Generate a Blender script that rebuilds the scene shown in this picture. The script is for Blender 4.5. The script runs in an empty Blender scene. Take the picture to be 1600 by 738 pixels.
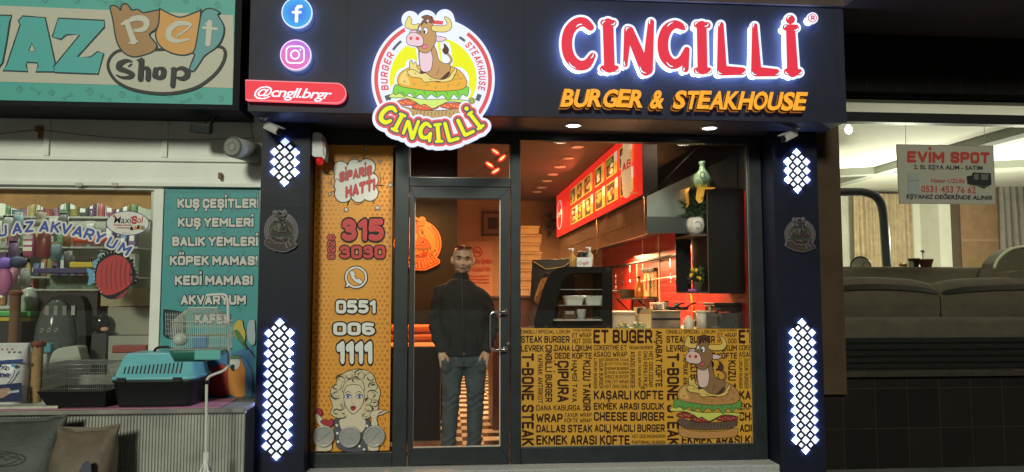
import bpy, bmesh, math, random
import numpy as np
from mathutils import Vector, Matrix
from mathutils.geometry import tessellate_polygon
random.seed(7)
SC = bpy.context.scene
COL = SC.collection
PI = math.pi
R = math.radians

# ------------------------------------------------------------------ camera, world, sun, exposure
CAM = Vector((0.0, -6.3, 1.5))
FPX = 1180.0
yc = Vector((-100, -89, -FPX)).normalized()
zc = Vector((0, FPX, -89)).normalized()
xc = yc.cross(zc).normalized()
ROT = Matrix((xc, yc, zc))                      # camera axes -> world
cam_data = bpy.data.cameras.new("camera")
cam_data.sensor_width = 36.0
cam_data.lens = 36.0 * FPX / 1600.0
cam_data.clip_start = 0.05
cam_data.clip_end = 500
cam = bpy.data.objects.new("camera", cam_data)
cam.matrix_world = Matrix.Translation(CAM) @ ROT.to_4x4()
COL.objects.link(cam)
SC.camera = cam

W = bpy.data.worlds.new("World")
SC.world = W
W.use_nodes = True
nt = W.node_tree
sky = nt.nodes.new("ShaderNodeTexSky")
sky.sky_type = 'NISHITA'
sky.sun_disc = False
sky.sun_elevation = R(22)
sky.sun_rotation = R(200)
nt.nodes["Background"].inputs[1].default_value = 0.004
nt.links.new(sky.outputs[0], nt.nodes["Background"].inputs[0])

sun_data = bpy.data.lights.new("sun", 'SUN')     # stands for the street lighting across the road
sun_data.energy = 1.95
sun_data.color = (0.97, 1.0, 0.80)
sun_data.angle = R(9)
sun = bpy.data.objects.new("sun", sun_data)
COL.objects.link(sun)
sdir = Vector((0.22, 0.90, -0.36)).normalized()   # travels into the facade, slightly down, from the left
sun.rotation_euler = sdir.to_track_quat('-Z', 'Y').to_euler()
sun.location = (-3, -10, 8)
sky.sun_elevation = math.asin(-sdir.z)
sky.sun_rotation = math.atan2(-sdir.x, -sdir.y)

SC.view_settings.view_transform = 'Standard'
SC.view_settings.look = 'None'
SC.view_settings.exposure = 0.0
SC.view_settings.gamma = 1.0
SC.render.resolution_x = 1024
SC.render.resolution_y = 472


def P(px, py, Y):
    """The point of the plane y = Y that the photograph shows at pixel (px, py)."""
    d = ROT @ Vector(((px - 800) / FPX, (369 - py) / FPX, -1.0))
    t = (Y - CAM.y) / d.y
    return CAM + d * t

def PX_(px, py, X):
    d = ROT @ Vector(((px - 800) / FPX, (369 - py) / FPX, -1.0))
    t = (X - CAM.x) / d.x
    return CAM + d * t

def X(px, Y, py=458):
    return P(px, py, Y).x

def Z(py, Y, px=800):
    return P(px, py, Y).z

# ------------------------------------------------------------------ materials
MATS = {}
def mat(name, base=(.5, .5, .5), rough=.6, metal=0, emit=None, es=1.0, noise=0.0, nscale=6.0,
        bump=0.0, bscale=60.0, alpha=1.0, trans=0.0, coat=0.0, spec=None, sample=True):
    if name in MATS:
        return MATS[name]
    m = bpy.data.materials.new(name)
    m.use_nodes = True
    n = m.node_tree
    b = n.nodes["Principled BSDF"]
    b.inputs["Base Color"].default_value = (*base, 1)
    b.inputs["Roughness"].default_value = rough
    b.inputs["Metallic"].default_value = metal
    if trans: b.inputs["Transmission Weight"].default_value = trans
    if coat: b.inputs["Coat Weight"].default_value = coat
    if spec is None and max(base) < .06 and not metal: spec = .22
    if spec is not None: b.inputs["Specular IOR Level"].default_value = spec
    if alpha < 1: b.inputs["Alpha"].default_value = alpha
    if emit is not None:
        b.inputs["Emission Color"].default_value = (*emit, 1)
        b.inputs["Emission Strength"].default_value = es
        if not sample: m.cycles.emission_sampling = 'NONE'
    if noise or bump:
        tc = n.nodes.new("ShaderNodeTexCoord")
    if noise:
        t = n.nodes.new("ShaderNodeTexNoise")
        t.inputs["Scale"].default_value = nscale
        t.inputs["Detail"].default_value = 6
        t.inputs["Roughness"].default_value = .65
        r = n.nodes.new("ShaderNodeValToRGB")
        r.color_ramp.elements[0].position = .3
        r.color_ramp.elements[1].position = .72
        r.color_ramp.elements[0].color = (*[max(0, c * (1 - noise)) for c in base], 1)
        r.color_ramp.elements[1].color = (*[min(1, c * (1 + noise * .6)) for c in base], 1)
        n.links.new(tc.outputs["Object"], t.inputs["Vector"])
        n.links.new(t.outputs["Fac"], r.inputs[0])
        n.links.new(r.outputs[0], b.inputs["Base Color"])
        q = n.nodes.new("ShaderNodeMapRange")
        q.inputs["To Min"].default_value = max(0.02, rough - .12)
        q.inputs["To Max"].default_value = min(1, rough + .12)
        n.links.new(t.outputs["Fac"], q.inputs["Value"])
        n.links.new(q.outputs[0], b.inputs["Roughness"])
    if bump:
        t2 = n.nodes.new("ShaderNodeTexNoise")
        t2.inputs["Scale"].default_value = bscale
        t2.inputs["Detail"].default_value = 4
        bp = n.nodes.new("ShaderNodeBump")
        bp.inputs["Strength"].default_value = bump
        bp.inputs["Distance"].default_value = .01
        n.links.new(tc.outputs["Object"], t2.inputs["Vector"])
        n.links.new(t2.outputs["Fac"], bp.inputs["Height"])
        n.links.new(bp.outputs[0], b.inputs["Normal"])
    MATS[name] = m
    return m

def glass_mat(name, tint=(1, 1, 1), gloss=.10, rough=.0):
    m = bpy.data.materials.new(name)
    m.use_nodes = True
    n = m.node_tree
    n.nodes.clear()
    o = n.nodes.new("ShaderNodeOutputMaterial")
    tr = n.nodes.new("ShaderNodeBsdfTransparent")
    tr.inputs[0].default_value = (*tint, 1)
    gl = n.nodes.new("ShaderNodeBsdfGlossy")
    gl.inputs["Roughness"].default_value = rough
    fr = n.nodes.new("ShaderNodeFresnel")
    ge = n.nodes.new("ShaderNodeNewGeometry")
    io = n.nodes.new("ShaderNodeMapRange")
    io.inputs["To Min"].default_value = 1.45; io.inputs["To Max"].default_value = 1 / 1.45
    n.links.new(ge.outputs["Backfacing"], io.inputs["Value"]); n.links.new(io.outputs[0], fr.inputs["IOR"])
    ma = n.nodes.new("ShaderNodeMath"); ma.operation = 'MULTIPLY_ADD'
    ma.inputs[1].default_value = 1.0
    ma.inputs[2].default_value = gloss * .05
    mx = n.nodes.new("ShaderNodeMixShader")
    n.links.new(fr.outputs[0], ma.inputs[0])
    n.links.new(ma.outputs[0], mx.inputs[0])
    n.links.new(tr.outputs[0], mx.inputs[1])
    n.links.new(gl.outputs[0], mx.inputs[2])
    n.links.new(mx.outputs[0], o.inputs[0])
    MATS[name] = m
    return m

def brick_mat(name, c1, c2, mortar, w, h, msize=.004, offset=0.0, rough=.35, axes='XZ', bump=.3, vary=True):
    m = bpy.data.materials.new(name)
    m.use_nodes = True
    n = m.node_tree
    b = n.nodes["Principled BSDF"]
    tc = n.nodes.new("ShaderNodeTexCoord")
    sp = n.nodes.new("ShaderNodeSeparateXYZ")
    cb = n.nodes.new("ShaderNodeCombineXYZ")
    n.links.new(tc.outputs["Object"], sp.inputs[0])
    n.links.new(sp.outputs['XYZ'.index(axes[0])], cb.inputs[0])
    n.links.new(sp.outputs['XYZ'.index(axes[1])], cb.inputs[1])
    br = n.nodes.new("ShaderNodeTexBrick")
    br.offset = offset
    br.inputs["Color1"].default_value = (*c1, 1)
    br.inputs["Color2"].default_value = (*c2, 1)
    br.inputs["Mortar"].default_value = (*mortar, 1)
    br.inputs["Scale"].default_value = 1
    br.inputs["Mortar Size"].default_value = msize
    br.inputs["Mortar Smooth"].default_value = .1
    br.inputs["Brick Width"].default_value = w
    br.inputs["Row Height"].default_value = h
    n.links.new(cb.outputs[0], br.inputs["Vector"])
    ns = n.nodes.new("ShaderNodeTexNoise"); ns.inputs["Scale"].default_value = 3; ns.inputs["Detail"].default_value = 5
    n.links.new(tc.outputs["Object"], ns.inputs["Vector"])
    mx = n.nodes.new("ShaderNodeMixRGB"); mx.blend_type = 'MULTIPLY'; mx.inputs[0].default_value = .35
    n.links.new(br.outputs[0], mx.inputs[1]); n.links.new(ns.outputs["Fac"], mx.inputs[2])
    n.links.new(mx.outputs[0], b.inputs["Base Color"])
    b.inputs["Roughness"].default_value = rough
    if max(c1) < .05: b.inputs["Specular IOR Level"].default_value = .12
    bp = n.nodes.new("ShaderNodeBump"); bp.inputs["Strength"].default_value = bump; bp.inputs["Distance"].default_value = .004
    bp.invert = True
    n.links.new(br.outputs["Fac"], bp.inputs["Height"]); n.links.new(bp.outputs[0], b.inputs["Normal"])
    MATS[name] = m
    return m

def checker_mat(name, c1, c2, size, rough=.25, off=(0, 0)):
    m = bpy.data.materials.new(name)
    m.use_nodes = True
    n = m.node_tree
    b = n.nodes["Principled BSDF"]
    tc = n.nodes.new("ShaderNodeTexCoord")
    mp = n.nodes.new("ShaderNodeMapping")
    mp.inputs["Location"].default_value = (off[0], off[1], 0.013)
    ck = n.nodes.new("ShaderNodeTexChecker")
    ck.inputs["Scale"].default_value = 1 / size
    ck.inputs["Color1"].default_value = (*c1, 1)
    ck.inputs["Color2"].default_value = (*c2, 1)
    n.links.new(tc.outputs["Object"], mp.inputs[0]); n.links.new(mp.outputs[0], ck.inputs[0])
    n.links.new(ck.outputs[0], b.inputs["Base Color"])
    b.inputs["Roughness"].default_value = rough
    MATS[name] = m
    return m

# ------------------------------------------------------------------ mesh builder
BASE = {}
class MB:
    def __init__(s):
        s.v, s.f, s.mi, s.sm, s.mats = [], [], [], [], []
    def _m(s, m):
        if m not in s.mats: s.mats.append(m)
        return s.mats.index(m)
    def add(s, vs, fs, m, smooth=False):
        k = len(s.v); i = s._m(m)
        s.v.extend([Vector(p) for p in vs])
        for f in fs:
            s.f.append([k + q for q in f]); s.mi.append(i); s.sm.append(smooth)
        return s
    def box(s, x0, x1, y0, y1, z0, z1, m):
        vs = [(x, y, z) for x in (x0, x1) for y in (y0, y1) for z in (z0, z1)]
        return s.add(vs, [(0, 1, 3, 2), (4, 6, 7, 5), (0, 4, 5, 1), (2, 3, 7, 6), (0, 2, 6, 4), (1, 5, 7, 3)], m)
    def obox(s, c, size, rot, m):
        a, b, d = size[0] / 2, size[1] / 2, size[2] / 2
        Mx = rot if isinstance(rot, Matrix) else Matrix.Rotation(rot, 3, 'Z')
        vs = [Vector(c) + Mx @ Vector((x, y, z)) for x in (-a, a) for y in (-b, b) for z in (-d, d)]
        return s.add(vs, [(0, 1, 3, 2), (4, 6, 7, 5), (0, 4, 5, 1), (2, 3, 7, 6), (0, 2, 6, 4), (1, 5, 7, 3)], m)
    def cyl(s, p0, p1, r0, r1=None, m=None, n=16, caps=True, smooth=True):
        p0, p1 = Vector(p0), Vector(p1)
        r1 = r0 if r1 is None else r1
        ax = (p1 - p0).normalized()
        a = ax.orthogonal().normalized(); b = ax.cross(a)
        vs = []
        for p, r in ((p0, r0), (p1, r1)):
            for i in range(n):
                t = 2 * PI * i / n
                vs.append(p + (a * math.cos(t) + b * math.sin(t)) * r)
        s.add(vs, [(i, (i + 1) % n, n + (i + 1) % n, n + i) for i in range(n)], m, smooth)
        if caps:
            s.add(vs[:n], [tuple(range(n - 1, -1, -1))], m); s.add(vs[n:], [tuple(range(n))], m)
        return s
    def tube(s, path, r, m, n=8, closed=False, smooth=True):
        path = [Vector(p) for p in path]
        N = len(path)
        rr = r if isinstance(r, (list, tuple)) else [r] * N
        vs = []; a = None
        for i, p in enumerate(path):
            q0 = path[i - 1] if (i > 0 or closed) else p
            q1 = path[(i + 1) % N] if (i < N - 1 or closed) else p
            t = (q1 - q0).normalized()
            if a is None: a = t.orthogonal().normalized()
            a = (a - t * a.dot(t)).normalized(); b = t.cross(a)
            for k in range(n):
                w = 2 * PI * k / n
                vs.append(p + (a * math.cos(w) + b * math.sin(w)) * rr[i])
        fs = []
        for i in range(N if closed else N - 1):
            j = (i + 1) % N
            for k in range(n):
                fs.append((i * n + k, i * n + (k + 1) % n, j * n + (k + 1) % n, j * n + k))
        s.add(vs, fs, m, smooth)
        if not closed:
            s.add(vs[:n], [tuple(range(n - 1, -1, -1))], m); s.add(vs[-n:], [tuple(range(n))], m)
        return s
    def loft(s, rings, m, smooth=True, caps=True):
        n = len(rings[0]); vs = [v for r in rings for v in r]; fs = []
        for i in range(len(rings) - 1):
            for k in range(n):
                fs.append((i * n + k, i * n + (k + 1) % n, (i + 1) * n + (k + 1) % n, (i + 1) * n + k))
        s.add(vs, fs, m, smooth)
        if caps:
            s.add(rings[0], [tuple(range(n - 1, -1, -1))], m, False); s.add(rings[-1], [tuple(range(n))], m, False)
        return s
    def lathe(s, c, prof, m, n=24, axis='Z', smooth=True):
        c = Vector(c); rings = []
        for r, z in prof:
            ring = []
            for k in range(n):
                t = 2 * PI * k / n
                u, v = r * math.cos(t), r * math.sin(t)
                ring.append(c + (Vector((u, v, z)) if axis == 'Z' else Vector((u, z, v)) if axis == 'Y' else Vector((z, u, v))))
            rings.append(ring)
        return s.loft(rings, m, smooth)
    def ell(s, c, r, m, nu=16, nv=10, rot=None):
        c = Vector(c); vs = []; fs = []
        for j in range(nv + 1):
            ph = PI * j / nv
            for i in range(nu):
                t = 2 * PI * i / nu
                p = Vector((r[0] * math.sin(ph) * math.cos(t), r[1] * math.sin(ph) * math.sin(t), r[2] * math.cos(ph)))
                vs.append(c + (rot @ p if rot else p))
        for j in range(nv):
            for i in range(nu):
                fs.append((j * nu + i, (j + 1) * nu + i, (j + 1) * nu + (i + 1) % nu, j * nu + (i + 1) % nu))
        return s.add(vs, fs, m, True)
    def prism(s, loop, y0, y1, m, smooth=False):
        """loop of (x, z) extruded from y0 to y1"""
        n = len(loop)
        vs = [(x, y0, z) for x, z in loop] + [(x, y1, z) for x, z in loop]
        tri = tessellate_polygon([[Vector((x, z, 0)) for x, z in loop]])
        s.add(vs, [(i, (i + 1) % n, n + (i + 1) % n, n + i) for i in range(n)], m, smooth)
        s.add(vs, [tuple(t) for t in tri] + [tuple(n + q for q in t) for t in tri], m)
        return s
    def build(s, name, parent=None, bevel=0, seg=2, fix=True, sub=0):
        me = bpy.data.meshes.new(name)
        base = Vector((0, 0, 0)) if parent is None else BASE[parent.name]
        me.from_pydata([v - base for v in s.v], [], s.f)
        for m in s.mats: me.materials.append(m)
        me.polygons.foreach_set("material_index", s.mi)
        me.polygons.foreach_set("use_smooth", s.sm)
        me.update()
        if fix:
            b = bmesh.new(); b.from_mesh(me)
            bmesh.ops.remove_doubles(b, verts=b.verts, dist=1e-5)
            bmesh.ops.recalc_face_normals(b, faces=b.faces)
            b.to_mesh(me); b.free()
        o = bpy.data.objects.new(name, me)
        COL.objects.link(o)
        if parent is not None: o.parent = parent
        BASE[o.name] = base
        if bevel:
            md = o.modifiers.new("bevel", 'BEVEL'); md.width = bevel; md.segments = seg; md.limit_method = 'ANGLE'
        if sub:
            md = o.modifiers.new("sub", 'SUBSURF'); md.levels = sub; md.render_levels = sub
        return o

def tag(o, label, cat, group=None, kind=None):
    o["label"] = label; o["category"] = cat
    if group: o["group"] = group
    if kind: o["kind"] = kind
    return o

def thing(name, label, cat, loc, group=None):
    o = bpy.data.objects.new(name, None)
    o.empty_display_size = .1
    o.location = loc
    COL.objects.link(o)
    BASE[o.name] = Vector(loc)
    return tag(o, label, cat, group)

def dup(root, loc, label=None):
    def rec(o, par):
        c = o.copy(); COL.objects.link(c)
        if par is not None: c.parent = par
        for ch in list(o.children): rec(ch, c)
        return c
    c = rec(root, None)
    c.location = loc
    BASE[c.name] = Vector(loc)
    if label: c["label"] = label
    return c

def struct(o, label=None):
    o["kind"] = "structure"
    if label: o["label"] = label
    return o

# ------------------------------------------------------------------ flat art: loops, lettering, outlines by distance field
def smooth_loop(pts, k=4, closed=True):
    n = len(pts); out = []
    rng = range(n) if closed else range(n - 1)
    for i in rng:
        if closed: p0, p1, p2, p3 = pts[(i - 1) % n], pts[i], pts[(i + 1) % n], pts[(i + 2) % n]
        else: p0, p1, p2, p3 = pts[max(i - 1, 0)], pts[i], pts[i + 1], pts[min(i + 2, n - 1)]
        for j in range(k):
            t = j / k
            out.append(tuple(.5 * ((2 * p1[a]) + (-p0[a] + p2[a]) * t + (2 * p0[a] - 5 * p1[a] + 4 * p2[a] - p3[a]) * t * t +
                                   (-p0[a] + 3 * p1[a] - 3 * p2[a] + p3[a]) * t ** 3) for a in (0, 1)))
    if not closed: out.append(tuple(pts[-1]))
    return out

def ellipse(cx, cy, rx, ry, n=20, rot=0):
    c, s_ = math.cos(rot), math.sin(rot)
    return [(cx + rx * math.cos(2 * PI * i / n) * c - ry * math.sin(2 * PI * i / n) * s_,
             cy + rx * math.cos(2 * PI * i / n) * s_ + ry * math.sin(2 * PI * i / n) * c) for i in range(n)]

def sdf(strokes, x0, x1, y0, y1, step):
    """strokes: [(points, radius or list of radii)]; distance outside minus radius on a grid"""
    xs = np.arange(x0, x1 + step, step); ys = np.arange(y0, y1 + step, step)
    gx, gy = np.meshgrid(xs, ys)
    D = np.full(gx.shape, 1e9)
    for pts, r in strokes:
        rr = r if isinstance(r, (list, tuple)) else [r] * len(pts)
        if len(pts) == 1:
            D = np.minimum(D, np.hypot(gx - pts[0][0], gy - pts[0][1]) - rr[0])
        for i in range(len(pts) - 1):
            (ax, ay), (bx, by) = pts[i], pts[i + 1]
            dx, dy = bx - ax, by - ay
            L = dx * dx + dy * dy + 1e-9
            t = np.clip(((gx - ax) * dx + (gy - ay) * dy) / L, 0, 1)
            D = np.minimum(D, np.hypot(gx - ax - t * dx, gy - ay - t * dy) - (rr[i] + (rr[i + 1] - rr[i]) * t))
    return xs, ys, D

def contours(field, level):
    xs, ys, D = field
    F = D - level
    h, w = F.shape
    seg = {}
    def pt(i, j, e):      # crossing on an edge of cell (i row, j col)
        if e == 0: a, b = (i, j), (i, j + 1)
        elif e == 1: a, b = (i, j + 1), (i + 1, j + 1)
        elif e == 2: a, b = (i + 1, j), (i + 1, j + 1)
        else: a, b = (i, j), (i + 1, j)
        return (a, b)
    T = {1: [(3, 0)], 2: [(0, 1)], 3: [(3, 1)], 4: [(1, 2)], 5: [(3, 2), (1, 0)], 6: [(0, 2)], 7: [(3, 2)], 8: [(2, 3)], 9: [(2, 0)],
         10: [(0, 3), (2, 1)], 11: [(2, 1)], 12: [(1, 3)], 13: [(1, 0)], 14: [(0, 3)]}
    I = (F < 0).astype(int)
    code = I[:-1, :-1] + 2 * I[:-1, 1:] + 4 * I[1:, 1:] + 8 * I[1:, :-1]
    for i, j in zip(*np.nonzero((code > 0) & (code < 15))):
        for a, b in T[int(code[i, j])]:
            seg.setdefault(pt(i, j, a), []).append(pt(i, j, b))
    def pos(e):
        (i0, j0), (i1, j1) = e
        f0, f1 = F[i0, j0], F[i1, j1]
        t = f0 / (f0 - f1)
        return (xs[j0] + (xs[j1] - xs[j0]) * t, ys[i0] + (ys[i1] - ys[i0]) * t)
    loops = []
    while seg:
        st = next(iter(seg)); lp = [st]; cur = st
        while cur in seg:
            nx = seg[cur].pop()
            if not seg[cur]: del seg[cur]
            if nx == st: break
            lp.append(nx); cur = nx
        if len(lp) > 5:
            q = [pos(e) for e in lp]
            loops.append([((q[k - 1][0] + 2 * q[k][0] + q[(k + 1) % len(q)][0]) / 4, (q[k - 1][1] + 2 * q[k][1] + q[(k + 1) % len(q)][1]) / 4) for k in range(len(q))])
    return loops

def fill_loops(loops, extrude=0.0):
    """filled 2-D curve of several loops (inner loops are holes) -> verts, faces"""
    cu = bpy.data.curves.new("tmp", 'CURVE')
    cu.dimensions = '2D'; cu.fill_mode = 'BOTH' if extrude else 'FRONT'; cu.extrude = extrude
    for lp in loops:
        sp = cu.splines.new('POLY'); sp.points.add(len(lp) - 1); sp.use_cyclic_u = True
        for p, q in zip(sp.points, lp): p.co = (q[0], q[1], 0, 1)
    ob = bpy.data.objects.new("tmp", cu)
    me = bpy.data.meshes.new_from_object(ob)
    vs = [tuple(v.co) for v in me.vertices]; fs = [tuple(p.vertices) for p in me.polygons]
    bpy.data.objects.remove(ob); bpy.data.curves.remove(cu); bpy.data.meshes.remove(me)
    return vs, fs

# stroke lettering: each letter is a few pen strokes on a cap-height-1 sheet, thickened by a distance field
def _arc(cx, cy, rx, ry, a0, a1, n=8):
    return [(cx + rx * math.cos(R(a0 + (a1 - a0) * i / n)), cy + ry * math.sin(R(a0 + (a1 - a0) * i / n))) for i in range(n + 1)]
_q = .17
_O = [(.25, 0)] + _arc(.5 - _q, _q, _q, _q, -90, 0, 5) + _arc(.5 - _q, 1 - _q, _q, _q, 0, 90, 5) + _arc(_q, 1 - _q, _q, _q, 90, 180, 5) + _arc(_q, _q, _q, _q, 180, 270, 5) + [(.25, 0)]
_C = [(.5, .74)] + _arc(.5 - _q, 1 - _q, _q, _q, 0, 90, 5) + _arc(_q, 1 - _q, _q, _q, 90, 180, 5) + _arc(_q, _q, _q, _q, 180, 270, 5) + _arc(.5 - _q, _q, _q, _q, -90, 0, 5) + [(.5, .26)]
_S = [(.49, .78)] + _arc(.5 - _q, 1 - _q, _q, _q, 0, 90, 4) + _arc(_q, 1 - _q, _q, _q, 90, 180, 4) + [(.0, .70), (.06, .58), (.25, .51), (.44, .43), (.5, .30)] + _arc(.5 - _q, _q, _q, _q, 0, -90, 4) + _arc(_q, _q, _q, _q, 270, 180, 4) + [(.01, .22)]
_U = [(0, 1), (0, _q)] + _arc(_q, _q, _q, _q, 180, 270, 5) + _arc(.5 - _q, _q, _q, _q, -90, 0, 5) + [(.5, 1)]
_P = [(0, 0), (0, 1), (.5 - _q, 1)] + _arc(.5 - _q, 1 - _q, _q, _q, 90, 0, 5) + [(.5, .62)] + _arc(.36, .58, .14, .14, 0, -90, 4) + [(0, .44)]
_CED = [(.27, -.02), (.30, -.16), (.18, -.20)]
_DOT = [(.25, 1.24)]
GL = {'A': [[(0, 0), (.25, 1), (.5, 0)], [(.09, .27), (.41, .27)]], 'B': [[(0, 0), (0, 1), (.34, 1)] + _arc(.34, .77, .14, .23, 90, -90, 6) + [(0, .53)], [(.34, .53)] + _arc(.36, .265, .14, .265, 90, -90, 6) + [(0, 0)]],
 'C': [_C], 'D': [[(0, 0), (0, 1), (.28, 1)] + _arc(.5 - _q - .03, 1 - _q - .03, _q + .03, _q + .03, 90, 0, 5) + _arc(.5 - _q - .03, _q + .03, _q + .03, _q + .03, 0, -90, 5) + [(0, 0)]],
 'E': [[(.46, 1), (0, 1), (0, 0), (.46, 0)], [(0, .52), (.40, .52)]], 'F': [[(.46, 1), (0, 1), (0, 0)], [(0, .50), (.40, .50)]], 'G': [_C + [(.5, .46), (.27, .46)]], 'H': [[(0, 0), (0, 1)], [(.5, 0), (.5, 1)], [(0, .51), (.5, .51)]],
 'I': [[(0, 0), (0, 1)]], 'J': [[(.40, 1), (.40, _q)] + _arc(.40 - _q, _q, _q, _q, 0, -90, 5) + [(.0, .03)]], 'K': [[(0, 0), (0, 1)], [(.48, 1), (.02, .46)], [(.16, .60), (.5, 0)]], 'L': [[(0, 1), (0, 0), (.44, 0)]],
 'M': [[(0, 0), (0, 1), (.32, .36), (.64, 1), (.64, 0)]], 'N': [[(0, 0), (0, 1), (.5, 0), (.5, 1)]], 'O': [_O], 'P': [_P], 'R': [_P, [(.24, .44), (.5, 0)]], 'S': [_S], 'T': [[(0, 1), (.52, 1)], [(.26, 1), (.26, 0)]], 'U': [_U],
 'V': [[(0, 1), (.26, 0), (.52, 1)]], 'W': [[(0, 1), (.17, 0), (.36, .7), (.55, 0), (.72, 1)]], 'Y': [[(0, 1), (.26, .46), (.52, 1)], [(.26, .46), (.26, 0)]], 'Z': [[(0, 1), (.48, 1), (0, 0), (.5, 0)]],
 '0': [_O], '1': [[(.0, .80), (.2, 1), (.2, 0)]], '2': [[(.0, .76)] + _arc(_q, 1 - _q, _q, _q, 180, 90, 4) + _arc(.5 - _q, 1 - _q, _q, _q, 90, 0, 4) + [(.5, .66), (.0, 0), (.5, 0)]],
 '3': [[(.02, .80)] + _arc(.22, .77, .22, .23, 150, -90, 8) + [(.16, .54)], [(.22, .54)] + _arc(.22, .27, .26, .27, 90, -150, 8)], '4': [[(.38, 0), (.38, 1), (0, .3), (.52, .3)]],
 '5': [[(.46, 1), (.03, 1), (.0, .56), (.26, .60)] + _arc(.24, .30, .26, .30, 80, -90, 7) + [(.0, .06)]], '6': [[(.44, .94), (.25, 1)] + _arc(_q, 1 - _q, _q, _q, 90, 180, 4) + [(0, .3)] + _arc(.25, .28, .25, .28, 180, 540, 14)],
 '7': [[(0, 1), (.5, 1), (.18, 0)]], '8': [_arc(.25, .76, .21, .24, 0, 360, 14), _arc(.25, .27, .25, .27, 0, 360, 14)], '9': [_arc(.25, .70, .25, .30, 0, 360, 14), [(.5, .7), (.46, .2), (.2, 0)]],
 '-': [[(0, .5), (.3, .5)]], '.': [[(0, .01)]], '&': [[(.56, .02), (.10, .78), (.13, .96), (.25, 1), (.37, .94), (.36, .78), (.05, .36), (.03, .14), (.2, 0), (.38, .06), (.54, .42)]]}
GL['İ'] = GL['I'] + [[(0, 1.24)]]; GL['Ş'] = GL['S'] + [_CED]; GL['Ç'] = GL['C'] + [_CED]; GL['Ö'] = GL['O'] + [[(.12, 1.24)], [(.38, 1.24)]]; GL['Ü'] = GL['U'] + [[(.12, 1.24)], [(.38, 1.24)]]
GL['Ğ'] = GL['G'] + [[(.08, 1.30), (.16, 1.20), (.34, 1.20), (.42, 1.30)]]
_gc = {}
def glyph(ch, r, r0):
    k = (ch, round(r, 3), round(r0, 3))
    if k not in _gc:
        wx = 1 + max(0, r0 - .075) * 5.5
        st = [(p, r * (1.15 if len(p) == 1 else .8 if p is _CED else 1)) for p in GL[ch]]
        # the pen stays inside the cap height: pull the strokes in by its radius
        st = [([(x * wx, r0 + y * (1 - 2 * r0) if -.01 <= y <= 1.01 else (y * 1.0 if y < 0 else y + r0 * .15)) for x, y in p], q) for p, q in st]
        xs = [x for p, q in st for x, y in p]; ys = [y for p, q in st for x, y in p]
        fld = sdf(st, min(xs) - r - .06, max(xs) + r + .06, min(ys) - r - .06, max(ys) + r + .06, .026)
        vs, fs = fill_loops(contours(fld, 0))
        _gc[k] = ([(v[0], v[1]) for v in vs], fs, max(xs))
    return _gc[k]
def pen(bold): return .062 + bold * 1.35
def text_mesh(s, bold=0.0, shear=0.0, spacing=1.0, body=None, serifless=False):
    if not serifless and all(c in GL or c == ' ' for c in s):
        r0 = pen(body if body is not None else bold); r = pen(bold)
        vs, fs, x = [], [], 0
        for c in s:
            if c == ' ': x += .34; continue
            gv, gf, w = glyph(c, r, r0)
            k = len(vs); vs += [(a + x + b * shear, b) for a, b in gv]; fs += [tuple(k + q for q in f) for f in gf]
            x += w + (2 * r0 + .085) * spacing
        return vs, fs
    cu = bpy.data.curves.new("tmp", 'FONT')
    cu.body = s; cu.size = 1; cu.offset = bold * .6; cu.shear = shear; cu.space_character = spacing; cu.resolution_u = 3
    cu.fill_mode = 'FRONT'
    ob = bpy.data.objects.new("tmp", cu)
    me = bpy.data.meshes.new_from_object(ob)
    vs = [(v.co.x / .7, v.co.y / .7) for v in me.vertices]; fs = [tuple(p.vertices) for p in me.polygons]
    bpy.data.objects.remove(ob); bpy.data.curves.remove(cu); bpy.data.meshes.remove(me)
    return vs, fs
CAPH = 1.0

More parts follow.
